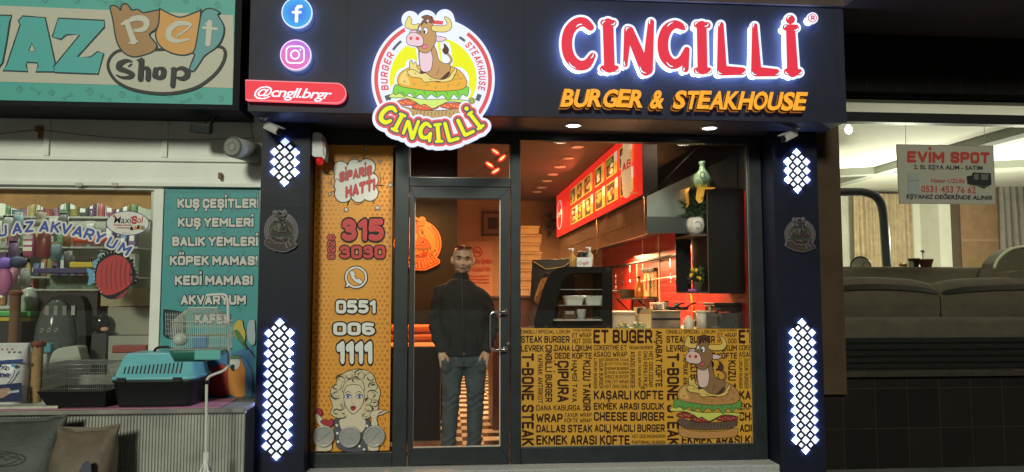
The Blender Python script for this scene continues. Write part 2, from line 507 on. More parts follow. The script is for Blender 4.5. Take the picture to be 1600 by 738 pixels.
class Canvas:
    """Layers of flat shapes printed on a surface: fn(u, v) gives the surface point, every layer sits dy nearer the viewer."""
    def __init__(s, fn, pal, normal=Vector((0, -1, 0)), dy=.00035, start=.001):
        s.fn, s.pal, s.nrm, s.dy, s.lv, s.mb = fn, pal, Vector(normal), dy, start, MB()
        s.bf = False; s.clip = None; s.tf = lambda p: p
    def up(s): s.lv += s.dy
    def pt(s, p):
        q = s.tf(p); return s.fn(q[0], q[1]) + s.nrm * s.lv
    def polys(s, vs, fs, c):
        if s.clip: fs = [f for f in fs if s.clip(s.tf((sum(vs[i][0] for i in f) / len(f), sum(vs[i][1] for i in f) / len(f))))]
        if fs:
            s.mb.add([s.pt(v) for v in vs], fs, s.pal[c])
    def fill(s, loop, c, keep=False):
        tri = tessellate_polygon([[Vector((x, y, 0)) for x, y in loop]])
        s.polys(loop, [tuple(t) for t in tri], c)
        if not keep: s.up()
    def loops(s, loops, c, keep=False):
        vs, fs = fill_loops(loops)
        s.polys([(v[0], v[1]) for v in vs], fs, c)
        if not keep: s.up()
    def line(s, pts, w, c, closed=False, taper=False, keep=False):
        n = len(pts); vs = []
        for i in range(n):
            a = pts[i - 1] if (i > 0 or closed) else pts[i]
            b = pts[(i + 1) % n] if (i < n - 1 or closed) else pts[i]
            dx, dy = b[0] - a[0], b[1] - a[1]; L = math.hypot(dx, dy) or 1
            h = w / 2 * ((math.sin(PI * (i + .3) / (n - .4)) * .9 + .1) if taper else 1)
            vs += [(pts[i][0] - dy / L * h, pts[i][1] + dx / L * h), (pts[i][0] + dy / L * h, pts[i][1] - dx / L * h)]
        fs = [(2 * i, 2 * i + 1, (2 * i + 3) % (2 * n), (2 * i + 2) % (2 * n)) for i in range(n if closed else n - 1)]
        s.polys(vs, fs, c)
        if not keep: s.up()
    def shape(s, pts, c, lw=0, lc='black', k=4, smooth=True):
        lp = smooth_loop(pts, k) if smooth else pts
        s.fill(lp, c)
        if lw: s.line(lp, lw, lc, closed=True)
    def text(s, t, box, c, bold=.012, shear=0, rot=0, spacing=1.0, outline=None, quad=None, keep=False, tilt=None):
        """box (x0, y_cap, x1, y_base) in surface units; rot=1 reads downwards; quad = four corners TL TR BR BL"""
        x0, y0, x1, y1 = box if box else (0, 0, 1, 1)
        ref = None
        for off, col in ([(outline[0], outline[1])] if outline else []) + [(bold, c)]:
            vs, fs = text_mesh(t, off, shear, spacing, bold, s.bf)
            if not vs: return
            if ref is None:
                rv = text_mesh(t, bold, shear, spacing, None, s.bf)[0]
                ref = (min(v[0] for v in rv), max(v[0] for v in rv))
            out = []
            for vx, vy in vs:
                u = (vx - ref[0]) / (ref[1] - ref[0]); w = vy / CAPH
                if quad:
                    tl, tr, br, bl = quad
                    out.append(tuple((tl[a] * (1 - u) + tr[a] * u) * w + (bl[a] * (1 - u) + br[a] * u) * (1 - w) for a in (0, 1)))
                elif rot: out.append((x0 + (x1 - x0) * w, y0 + (y1 - y0) * u))
                else: out.append((x0 + (x1 - x0) * u, y1 - (y1 - y0) * w))
            s.polys(out, fs, col)
            if outline or not keep: s.up()
    def text_rot(s, t, cx, cy, w, h, ang, c, bold=.012, shear=0, outline=None):
        ca, sa = math.cos(ang), math.sin(ang)
        q = [(cx + a * w / 2 * ca - b * h / 2 * sa, cy + a * w / 2 * sa + b * h / 2 * ca) for a, b in ((-1, -1), (1, -1), (1, 1), (-1, 1))]
        s.text(t, None, c, bold, shear, outline=outline, quad=q)
    def text_arc(s, t, cx, cy, r, a0, a1, h, c, bold=.02, shear=0, outline=None, wf=.8, inward=False):
        n = len(t)
        ws = [(.45 if ch in 'Iıİ ' else 1.0) for ch in t]; tot = sum(ws); acc = 0
        for ch, w in zip(t, ws):
            f = (acc + w / 2) / tot; acc += w
            a = a0 + (a1 - a0) * f
            if ch == ' ': continue
            arcw = abs(a1 - a0) * r * w / tot * wf
            s.text_rot(ch, cx + r * math.cos(a), cy + r * math.sin(a), arcw, h, a + (PI / 2 if not inward else -PI / 2), c, bold, shear, outline)
    def build(s, name, parent=None):
        return s.mb.build(name, parent, fix=False)

def solid(fn, loops, y_front, depth, mface, mside, mb):
    """an extruded plate with the given outline, its front face at y_front"""
    vs, fs = fill_loops(loops)
    fr = [fn(v[0], v[1]) for v in vs]
    for p in fr: p.y = y_front
    mb.add(fr, fs, mface)
    for lp in loops:
        a = [fn(*q) for q in lp]
        for p in a: p.y = y_front
        b = [p + Vector((0, depth, 0)) for p in a]
        n = len(a)
        mb.add(a + b, [(i, (i + 1) % n, n + (i + 1) % n, n + i) for i in range(n)], mside)
    return mb

def backlit(fn, loops, inner, y_front, depth, mface, mrim, mglow, mb):
    """a lit face plate with a thin rim, standing off the wall on a smaller body whose sides glow on to the wall"""
    solid(fn, loops, y_front, .016, mface, mrim, mb)
    vs, fs = fill_loops(loops)
    bk = [fn(v[0], v[1]) for v in vs]
    for p in bk: p.y = y_front + .0165
    mb.add(bk, fs, MATS["matt_black"])
    for lp in inner:
        a = [fn(*q) for q in lp]
        for p in a: p.y = y_front + .018
        b = [p + Vector((0, depth - .018, 0)) for p in a]
        n = len(a)
        mb.add(a + b, [(i, (i + 1) % n, n + (i + 1) % n, n + i) for i in range(n) if a[i].z > fz0 + .02], mglow)
    return mb

def lamp(kind, loc, energy, color, size=.1, parent=None, spot=None, aim=(0, 0, -1), name="lamp_light"):
    d = bpy.data.lights.new(name, kind)
    d.energy = energy; d.color = color
    if kind == 'AREA': d.shape = 'DISK'; d.size = size
    else: d.shadow_soft_size = size
    if kind == 'SPOT': d.spot_size = R(spot or 120); d.spot_blend = .6
    o = bpy.data.objects.new(name, d)
    COL.objects.link(o)
    if parent is not None:
        o.parent = parent; o.location = Vector(loc) - BASE[parent.name]
    else: o.location = loc
    o.rotation_euler = Vector(aim).to_track_quat('-Z', 'Y').to_euler()
    return o
# ------------------------------------------------------------------ ground and buildings
YF = -0.62                                   # front of the fascia
ST = Z(724, 0)                               # top of the step = shop floor
print("step z", ST)
BLK = (.006, .007, .009)
m_frame = mat("anthracite_aluminium", (.014, .020, .025), .42, .2, noise=.25, nscale=9)
m_clad = mat("dark_cladding", (.0065, .009, .022), .5, 0, noise=.22, nscale=2.2)
m_fascia = mat("fascia_panel", (.022, .024, .044), .55, 0, noise=.18, nscale=1.6)
m_soffit = mat("soffit_panel", (.05, .052, .066), .42, 0, noise=.2, nscale=2)
m_black = mat("matt_black", (.012, .012, .013), .5)
m_gblack = mat("gloss_black", (.010, .010, .011), .18, coat=.4)
m_chrome = mat("brushed_steel", (.55, .54, .52), .28, 1.0, noise=.15, nscale=12)
m_white = mat("white_paint", (.78, .79, .74), .55, noise=.10, nscale=3.5, bump=.1)
m_whitep = mat("white_plastic", (.74, .74, .72), .4)
g_pane = glass_mat("window_glass", (.93, .95, .95), .10)
g_pane2 = glass_mat("shop_window_glass", (.95, .96, .93), .12)

g = MB(); g.box(-60, 60, -60, 40, -.3, 0.0, mat("pavement_slabs", (.16, .155, .15), .8, noise=.4, nscale=1.5, bump=.3))
struct(g.build("ground"))
bld_z = Z(62, -.05, 1450)

# ---- the burger shop
shop = thing("burger_shop", "dark fronted burger shop unit between the pet shop and the furniture shop", "shop building", (0, 0, 0))
xL, xR = X(486, 0), X(1212, 0)
zTop = Z(211, 0, 800)
zGT = Z(223, 0, 950)                         # top of window glass
fz0, fz1 = Z(182, YF), bld_z + .035
fx0, fx1 = X(389, YF, 100), X(1320, YF, 100)
b = MB(); b.box(fx0, fx1, YF, YF + .03, fz0, fz1, m_fascia)
for q in (.155, .445, .985):
    xx = fx0 + (fx1 - fx0) * q; b.box(xx - .0012, xx + .0012, YF - .0012, YF - .0002, fz0 + .004, fz1, m_black)
b.build("fascia", shop, bevel=.004)
b = MB(); b.box(fx0, fx1, YF + .032, .06, fz0 + .006, fz0 + .05, m_soffit); b.build("soffit", shop)
b = MB(); b.box(fx0, fx0 + .03, YF + .032, .05, fz0 + .053, fz1, m_fascia); b.build("fascia_return", shop)
b = MB(); b.box(fx1 - .03, fx1, YF + .032, .05, fz0 + .053, fz1, m_fascia); b.build("fascia_return", shop)
# pillars
YP = -.25
pl0, pl1 = X(403, YP), X(480, YP)
pr0, pr1 = X(1213, YP), X(1283, YP)
for a, c in ((pl0, pl1), (pr0, pr1)):
    b = MB(); b.box(a, c, YP, .10, .0, fz0 + .004, m_clad)
    for zz in (Z(327, YP), ):
        b.box(a + .002, c - .002, YP - .0015, YP, zz - .002, zz + .002, m_black)
    b.build("pillar", shop, bevel=.003)
# granite step
b = MB(); b.box(pl1 + .002, pr0 - .002, -.235, .3, 0.0, ST, mat("granite", (.36, .375, .37), .55, noise=.55, nscale=130, bump=.15, bscale=200))
b.build("doorstep", shop, bevel=.006)
# frame members
def fbar(x0, x1, z0, z1, y0=-.045, y1=.045, name="frame_bar", par=shop, m=m_frame, bev=.004):
    b = MB(); b.box(x0, x1, y0, y1, z0, z1, m); return b.build(name, par, bevel=bev)
xa0, xa1 = X(616, 0), X(638, 0)
xd0, xd1 = X(638.5, 0), X(797, 0)
xe0, xe1 = X(797.5, 0), X(812.5, 0)
xw1 = X(1171, 0)
zF = ST
zW0 = Z(699, 0)
fbar(xL - .03, xa0, zTop - .11, fz0, -.02, .03)                     # over the poster
fbar(pl1, xL + .012, zF, zTop - .11, -.045, .02)
fbar(pl1, xa0, zF, Z(706, 0, 550), -.045, .02)
fbar(xa0, xa1, zF, fz0, name="post")
fbar(xe0, xe1, zF, fz0, name="post")
fbar(xw1, xw1 + .11, zF, fz0, name="post")
b = MB(); b.box(xw1 + .112, pr0 - .002, .0, .03, zF, fz0, m_frame); b.build("side_panel", shop)
fbar(xa1 + .001, xe0 - .001, Z(226, 0, 715), fz0)                   # above the transom
fbar(xe1 + .001, xw1 - .001, zGT, fz0)
fbar(xa1 + .001, xe0 - .001, Z(293, 0, 715), Z(279, 0, 715))
fbar(xe1 + .001, xw1 - .001, zF, zW0)
b = MB(); b.box(xa1 + .001, xe0 - .001, -.003, .003, Z(280, 0, 715), Z(225, 0, 715), g_pane); b.build("transom_pane", shop)
b = MB(); b.box(xe1 - .005, xw1 + .005, -.003, .003, zW0 - .004, zGT + .004, g_pane); b.build("window_pane", shop)
# silver beads round the panes
m_bead = mat("bead", (.28, .28, .27), .35, .6)
b = MB()
for (x0, x1, z0, z1) in ((xe1, xw1, zW0, zW0 + .006), (xe1, xe1 + .005, zW0 + .006, zGT), (xw1 - .005, xw1, zW0 + .006, zGT)):
    b.box(x0, x1, -.008, -.0035, z0, z1, m_bead)
b.build("window_bead", shop)
b = MB()
tz0, tz1 = Z(279, 0, 715), Z(226, 0, 715)
b.box(xa1 + .004, xe0 - .004, -.012, -.0035, tz0, tz0 + .007, m_bead)
b.box(xe0 - .010, xe0 - .004, -.012, -.0035, tz0 + .007, tz1, m_bead)
b.box(xa1 + .004, xa1 + .010, -.012, -.0035, tz0 + .007, tz1, m_bead)
b.build("transom_bead", shop)
# door
dz0, dz1 = zF + .012, Z(294, 0, 715)
dg0, dg1 = X(647, 0), X(781.5, 0)
gz0, gz1 = Z(697.5, 0, 715), Z(311, 0, 715)
b = MB()
yd0, yd1 = -.055, .02
loop_o = [(xd0 + .006, dz0), (xd1 - .006, dz0), (xd1 - .006, dz1), (xd0 + .006, dz1)]
loop_i = [(dg0, gz0), (dg1, gz0), (dg1, gz1), (dg0, gz1)]
for i in range(4):
    j = (i + 1) % 4
    q = [loop_o[i], loop_o[j], loop_i[j], loop_i[i]]
    c = Vector((sum(p[0] for p in q) / 4, sum(p[1] for p in q) / 4))
    q = [(p[0] + (c.x - p[0]) * .0006, p[1] + (c.y - p[1]) * .0006) for p in q]
    b.prism(q, yd0, yd1, m_frame)
door = b.build("door", shop, bevel=.003)
BASE[door.name] = Vector((0, 0, 0))
b = MB(); b.box(dg0 - .004, dg1 + .004, -.02, -.014, gz0 - .004, gz1 + .004, g_pane); b.build("door_pane", door)
b = MB()
for (x0, x1, z0, z1) in ((dg0, dg1, gz0, gz0 + .007), (dg0, dg1, gz1 - .006, gz1), (dg0, dg0 + .006, gz0 + .007, gz1 - .006), (dg1 - .008, dg1, gz0 + .007, gz1 - .006)):
    b.box(x0, x1, -.03, -.021, z0, z1, mat("pale_bead", (.55, .5, .44), .4))
b.build("door_bead", door)
hx, hy = X(789, -.06), -.13
hx2 = X(766, hy)
b = MB()
zt, zb = Z(488, hy), Z(547, hy)
path = [(hx, -.056, zt), (hx, hy + .03, zt), (hx - .01, hy + .006, zt), (hx - .035, hy, zt)]
path += [(hx2 + .03, hy, zt), (hx2 + .012, hy, zt - .006), (hx2 + .003, hy, zt - .018), (hx2, hy, zt - .035)]
path += [(hx2, hy, zb + .035), (hx2 + .003, hy, zb + .018), (hx2 + .012, hy, zb + .006), (hx2 + .03, hy, zb)]
path += [(hx - .035, hy, zb), (hx - .01, hy + .006, zb), (hx, hy + .03, zb), (hx, -.056, zb)]
b.tube(path, .0105, mat("polished_steel", (.55, .55, .55), .22, 1.0), 12)
for zz in (zt, zb): b.cyl((hx, -.0560, zz), (hx, -.066, zz), .021, None, MATS["polished_steel"], 20)
b.build("handle", door)
b = MB(); lx = X(794, -.05); b.cyl((lx, -.0555, Z(536, 0)), (lx, -.063, Z(536, 0)), .011, None, m_chrome, 16); b.obox((lx, -.066, Z(536, 0)), (.004, .004, .014), 0, m_black)
b.build("lock", door)
# interior shell
XRW = 2.75
YB = 7.0
ZC = 3.14
XLW = -1.35
m_tile = brick_mat("red_wall_tiles", (.55, .014, .012), (.44, .010, .009), (.36, .07, .06), .30, .10, .003, 0.5, .42, 'YZ')
m_backw = mat("tan_wall", (.36, .23, .12), .7, noise=.2, nscale=2)
m_dkwall = mat("dark_brown_wall", (.020, .015, .013), .5, noise=.2, nscale=3)
m_ceil = mat("grey_brown_ceiling", (.10, .075, .065), .6, noise=.15, nscale=2)
b = MB(); b.box(XLW, XRW, .302, YB, ST - .1, ST, checker_mat("checker_floor", (.72, .68, .6), (.016, .012, .012), .20, .22, (.055, .03))); b.build("shop_floor", shop)
b = MB(); b.box(X(640, 1.), X(697.5, .9), .50, .985, ST + .002, ST + .006, brick_mat("orange_floor_border", (.75, .20, .02), (.7, .6, .5), (.3, .2, .1), .2, .2, .004, 0, .3, 'XY')); b.build("floor_border", shop)
b = MB(); b.box(XLW, XRW, .07, YB, ZC, ZC + .05, m_ceil); b.build("ceiling", shop)
b = MB(); b.box(XLW - .05, XRW + .05, YB + .002, YB + .1, ST - .1, ZC + .05, m_backw); b.build("back_wall", shop)
b = MB(); b.box(XRW + .002, XRW + .05, .05, YB, ST - .1, 2.45, m_tile); b.build("tiled_wall", shop)
b = MB(); b.box(XRW + .001, XRW + .05, .05, YB, 2.452, ZC, mat("black_wall", (.014, .014, .014), .45)); b.build("upper_wall", shop)
b = MB(); b.box(XLW - .05, XLW - .002, .05, YB, ST - .1, ZC, m_dkwall); b.build("side_wall", shop)
b = MB(); b.box(XLW, X(714, 2.2), 2.2, 2.3, ST, ZC - .002, m_dkwall); b.build("partition", shop)
b = MB(); b.box(XLW, XRW, .062, .12, fz0 + .001, ZC + .3, m_dkwall); b.build("lintel", shop)
for (x0, x1) in ((XRW - .035, XRW - .001),):
    for px_ in (1006, 1031):
        p = PX_(px_, 480, XRW)
        b = MB(); b.box(XRW - .012, XRW, p.y - .015, p.y + .015, 1.25, 2.3, mat("pale_trim", (.6, .45, .35), .4)); b.build("tile_trim", shop)

# ---- upper storey slab over everything
up = thing("upper_floor", "dim pinkish brown upper storey slab over the three shop fronts", "building", (0, 0, bld_z))
b = MB(); b.box(fx0, fx1, YF - .03, .5, bld_z + .037, bld_z + .25, mat("brown_render", (.085, .055, .05), .8, noise=.35, nscale=2, bump=.3)); b.build("balcony_slab", up)
b = MB(); b.box(fx1 + .002, 12, -1.25, .5, bld_z + .037, bld_z + .25, mat("brown_render", (.085, .055, .05), .8, noise=.35, nscale=2, bump=.3)); b.build("balcony_slab", up)
b = MB(); b.box(-9, 12, .5, .8, bld_z + .25, bld_z + 3.2, mat("pink_render", (.30, .17, .13), .8, noise=.25, nscale=2)); b.build("upper_wall", up)

# ---- the pet shop
YW = .06
pet = thing("pet_shop", "white panelled pet shop front under a big teal sign", "shop building", (X(200, YW), YW, 0))
zp_hi = bld_z + .03
wx0, wx1 = X(-330, YW), X(236, YW)
wz0, wz1 = Z(626, YW, 120), Z(294, YW, 120)
xpr = pl0 - .003
b = MB()
b.box(X(-340, YW), xpr, YW, YW + .15, wz1, zp_hi, m_white)                       # wall over the window
b.box(X(-340, YW), xpr, YW, YW + .15, 0, wz0, m_white)
b.box(X(252, YW), xpr, YW, YW + .15, wz0, wz1, m_white)
b.build("wall", pet)
b = MB(); b.box(X(370, .03, 90), fx0 + .06, .03, YW - .001, Z(128, .03, 385), zp_hi + 1.2, mat('pink_brick', (.36, .17, .12), .8, noise=.35, nscale=10)); b.build('brick_strip', pet)
def strip(x0, x1, z0, z1, d=.018, name="moulding"):
    b = MB(); b.box(x0, x1, YW - d, YW - .001, z0, z1, m_white); b.build(name, pet, bevel=.004)
for px_ in (63, 250): strip(X(px_ - 4.5, YW), X(px_ + 4.5, YW), Z(246, YW, 200), Z(150, YW, 200))
strip(X(-340, YW), xpr, Z(252, YW, 200), Z(246.5, YW, 200), .022)
strip(X(-340, YW), xpr, Z(292, YW, 200), Z(286, YW, 200), .05)
fr = MB()
fr.box(X(236, YW), X(252, YW), YW - .02, YW + .10, wz0, wz1 - .002, m_white)
fr.box(wx0, wx1, YW - .02, YW + .10, wz1 - .012, wz1 - .001, m_white)
fro = fr.build("window_frame", pet, bevel=.004)
b = MB(); b.box(wx0, wx1 - .002, YW + .03, YW + .036, wz0, wz1 - .013, g_pane2); b.build("window_pane", pet)
YL = -.56
lz = Z(640, YL, 250)
m_ledge = mat("worn_ledge", (.24, .235, .21), .7, noise=.35, nscale=5)
b = MB(); b.box(X(-340, YW), xpr, YL, YW - .024, lz - .03, lz, m_ledge); b.build("window_ledge", pet, bevel=.004)
b = MB()
n = 260; x0, x1 = X(-120, YL + .05), xpr - .004
vs = []; nx = int((x1 - x0) / .0056)
for i in range(nx + 1):
    x = x0 + (x1 - x0) * i / nx
    y = YL + .06 - .011 * (0, 1, 1, 0)[i % 4]
    vs += [(x, y, .02), (x, y, lz - .045)]
b.add(vs, [(2 * i, 2 * i + 2, 2 * i + 3, 2 * i + 1) for i in range(nx)], mat("ribbed_white_metal", (.36, .37, .33), .45, noise=.3, nscale=2.5))
b.build("ribbed_panel", pet, fix=False)
b = MB(); b.box(x0, x1, YL + .05, YL + .09, lz - .045, lz - .031, m_white); b.build("panel_rail", pet)
# interior of the pet shop
m_pin = mat("pet_interior_wall", (.55, .58, .50), .7, noise=.2, nscale=2)
pb = 2.2
b = MB(); b.box(X(-340, YW), xpr, pb, pb + .05, 0, zp_hi, m_pin); b.build("interior_back_wall", pet)
b = MB(); b.box(X(-340, YW), xpr, YW + .151, pb, zp_hi - .5, zp_hi - .45, m_pin); b.build("interior_ceiling", pet)
b = MB(); b.box(xpr - .05, xpr - .01, YW + .151, pb, 0, zp_hi - .5, m_pin); b.build("interior_side_wall", pet)
b = MB(); b.box(X(-340, YW), xpr - .06, YW + .11, pb, wz0 - .06, wz0 - .01, mat("display_floor", (.4, .4, .37), .6, noise=.3)); b.build("display_floor", pet)

# ---- the furniture shop
YR = .08
fur = thing("furniture_shop", "dark tiled shop unit with a wide window showing sofas", "shop building", (X(1500, YR), YR, 0))
m_btile = brick_mat("black_facade_tiles", (.013, .011, .0095), (.009, .008, .007), (.03, .026, .022), .29, .34, .003, 0, .5)
rx0, rx1 = X(1319, YR), X(1960, YR)
rz0, rz1 = Z(578, YR, 1450), Z(194, YR, 1450)
tz0r, tz1r = Z(179, YR, 1450), Z(151, YR, 1450)
b = MB(); b.box(pr1 + .003, rx1, .0, .18, 0, rz0 - .045, m_btile); b.build("tiled_wall", fur)
b = MB(); b.box(pr1 + .003, rx1, -.05, .18, tz1r, bld_z + .035, m_btile); b.build("tiled_wall", fur)
b = MB(); b.box(rx0, rx1, -.048, .22, tz1r - .012, tz1r - .001, mat('dull_black', (.006, .006, .006), 1.0, spec=0)); b.build("added_lintel_strip", fur)  # added black strip, keeps the lit underside of the tiled band dark
b = MB(); b.box(rx0, rx1, YR - .04, YR + .06, rz1, tz0r, m_black); b.build("transom_bar", fur)
b = MB(); b.box(X(1316, -.06), rx1, -.07, YR + .08, rz0 - .043, rz0, mat("brown_sill", (.030, .024, .018), .5, noise=.3)); b.build("window_sill", fur, bevel=.004)
b = MB(); b.box(pr1 + .002, X(1319, -.08), -.08, -.002, Z(617, -.08, 1300), fz0 + .3, mat("brown_pillar", (.055, .034, .019), .6, noise=.25, nscale=3)); b.build("side_pillar", fur, bevel=.004)
b = MB(); b.box(rx0 - .05, rx0, .181, .3, rz0, tz1r, mat("brown_pillar")); b.build("window_jamb", fur)
b = MB(); b.box(rx0, rx1, YR, YR + .006, rz0, rz1, g_pane2); b.build("window_pane", fur)
b = MB(); b.box(rx0, rx1, YR, YR + .006, tz0r, tz1r - .013, g_pane2); b.build("transom_pane", fur)
m_fin = mat("cream_plaster", (.74, .74, .64), .8, noise=.12, nscale=2, bump=.1)
fyb = 6.0
fzc = 3.23
b = MB(); b.box(pr1 + .02, 13, fyb, fyb + .1, 0, fzc + .6, m_fin); b.build("interior_back_wall", fur)
b = MB(); b.box(pr1 + .0, pr1 + .06, .19, fyb, 0, fzc + .6, m_fin); b.build("interior_side_wall", fur)
b = MB(); b.box(pr1 + .02, 13, .181, fyb, fzc, fzc + .05, m_fin); b.build("interior_ceiling", fur)
b = MB(); b.box(pr1 + .07, 13, .181, fyb, .2, .25, mat("dark_floor", (.06, .05, .045), .6)); b.build("interior_floor", fur)
def beam(p, q, w, name="ceiling_beam"):
    b = MB(); a = Vector(p); c = Vector(q); d = c - a
    b.obox((a + c) / 2 , (d.length, w, .10), math.atan2(d.y, d.x), mat("beam_plaster", (.24, .25, .22), .8)); b.build(name, fur)
def ceil_pt(px, py):
    d = ROT @ Vector(((px - 800) / FPX, (369 - py) / FPX, -1.0)); return CAM + d * ((fzc - .05 - CAM.z) / d.z)
beam(ceil_pt(1300, 288), ceil_pt(1700, 176), .17)
beam(ceil_pt(1300, 271), ceil_pt(1700, 252), .17)
# pier standing out of the back wall
b = MB(); b.box(X(1472, 5.5), X(1507, 5.5), 5.5, fyb - .002, .2, fzc, m_fin); b.build("wall_pier", fur)
# ------------------------------------------------------------------ lit signs on the fascia
def em(name, c, s=1.0, sample=False):
    return mat("lit_" + name, tuple(min(1, q * .15) for q in c), .5, spec=.2, emit=c, es=s, sample=sample)
halo = em("halo", (.34, .50, 1.0), 20.0, True)
rim_w = em("rim", (.70, .78, .95), .8)
PAL_LIT = {k: em("art_" + k, c) for k, c in dict(
    white=(.80, .85, 1.0), red=(.72, .09, .10), black=(.03, .03, .035), grey=(.09, .11, .13), yellow=(.80, .83, .01), brown=(.52, .30, .12),
    pink=(.80, .58, .66), cream=(.80, .66, .22), dkbrown=(.10, .035, .02), bun=(.80, .42, .05), bunlight=(.85, .62, .18), green=(.22, .62, .06), cheese=(.62, .80, .18),
    tomato=(.72, .12, .06), meat=(.52, .34, .14), salmon=(.80, .30, .28), tongue=(.85, .2, .3)).items()}

def S4(pts): return [(x / 3.075 + 560, y / 3.075) for x, y in pts]
def S6(pts): return [(x / 6.15 + 580, y / 6.15 + 110) for x, y in pts]
LC = (676.7, 124.0)

NAME_STROKES = [
    ([(238, 400), (205, 368), (150, 380), (105, 430), (100, 480), (140, 508), (188, 490)], [15, 21, 22, 22, 22, 20, 15]),
    ([(300, 440), (228, 578)], 19), ([(282, 427), (325, 445)], 14), ([(203, 568), (252, 590)], 14),
    ([(352, 500), (310, 612)], [16, 13]), ([(360, 505), (395, 655)], 19), ([(455, 498), (398, 655)], [15, 18]),
    ([(570, 548), (530, 518), (490, 550), (473, 600), (490, 648), (540, 650), (568, 612)], [14, 18, 20, 20, 20, 16, 13]), ([(572, 612), (560, 682)], 15),
    ([(637, 535), (650, 685)], 19), ([(612, 530), (664, 525)], 14), ([(627, 690), (680, 688)], 14),
    ([(710, 520), (752, 680)], 18), ([(755, 684), (835, 662)], 16),
    ([(835, 490), (898, 625)], 18), ([(903, 630), (980, 594)], 16),
    ([(948, 425), (1050, 558)], 18), ([(934, 432), (966, 408)], 13), ([(1026, 570), (1075, 536)], 14), ([(915, 375)], 21)]
def to_px(strokes, f, k):
    out = []
    for p, r in strokes:
        rr_ = r if isinstance(r, list) else [r] * len(p)
        if len(p) > 3:
            q = smooth_loop(p, 5, False); n_ = len(p)
            rr_ = [float(np.interp(i / 5, range(n_), rr_)) for i in range(len(q))]; p = q
        out.append((f(p), [a / k for a in rr_]))
    return out
LNAME = to_px(NAME_STROKES, S6, 6.15)
F_NAME = sdf(LNAME, 575, 785, 150, 238, .55)
def logo_name(cv, fillc='yellow', mid='grey', outer='red'):
    if outer: cv.loops(contours(F_NAME, 5.6), outer)
    cv.loops(contours(F_NAME, 2.5), mid)
    cv.loops(contours(F_NAME, 0.0), fillc)

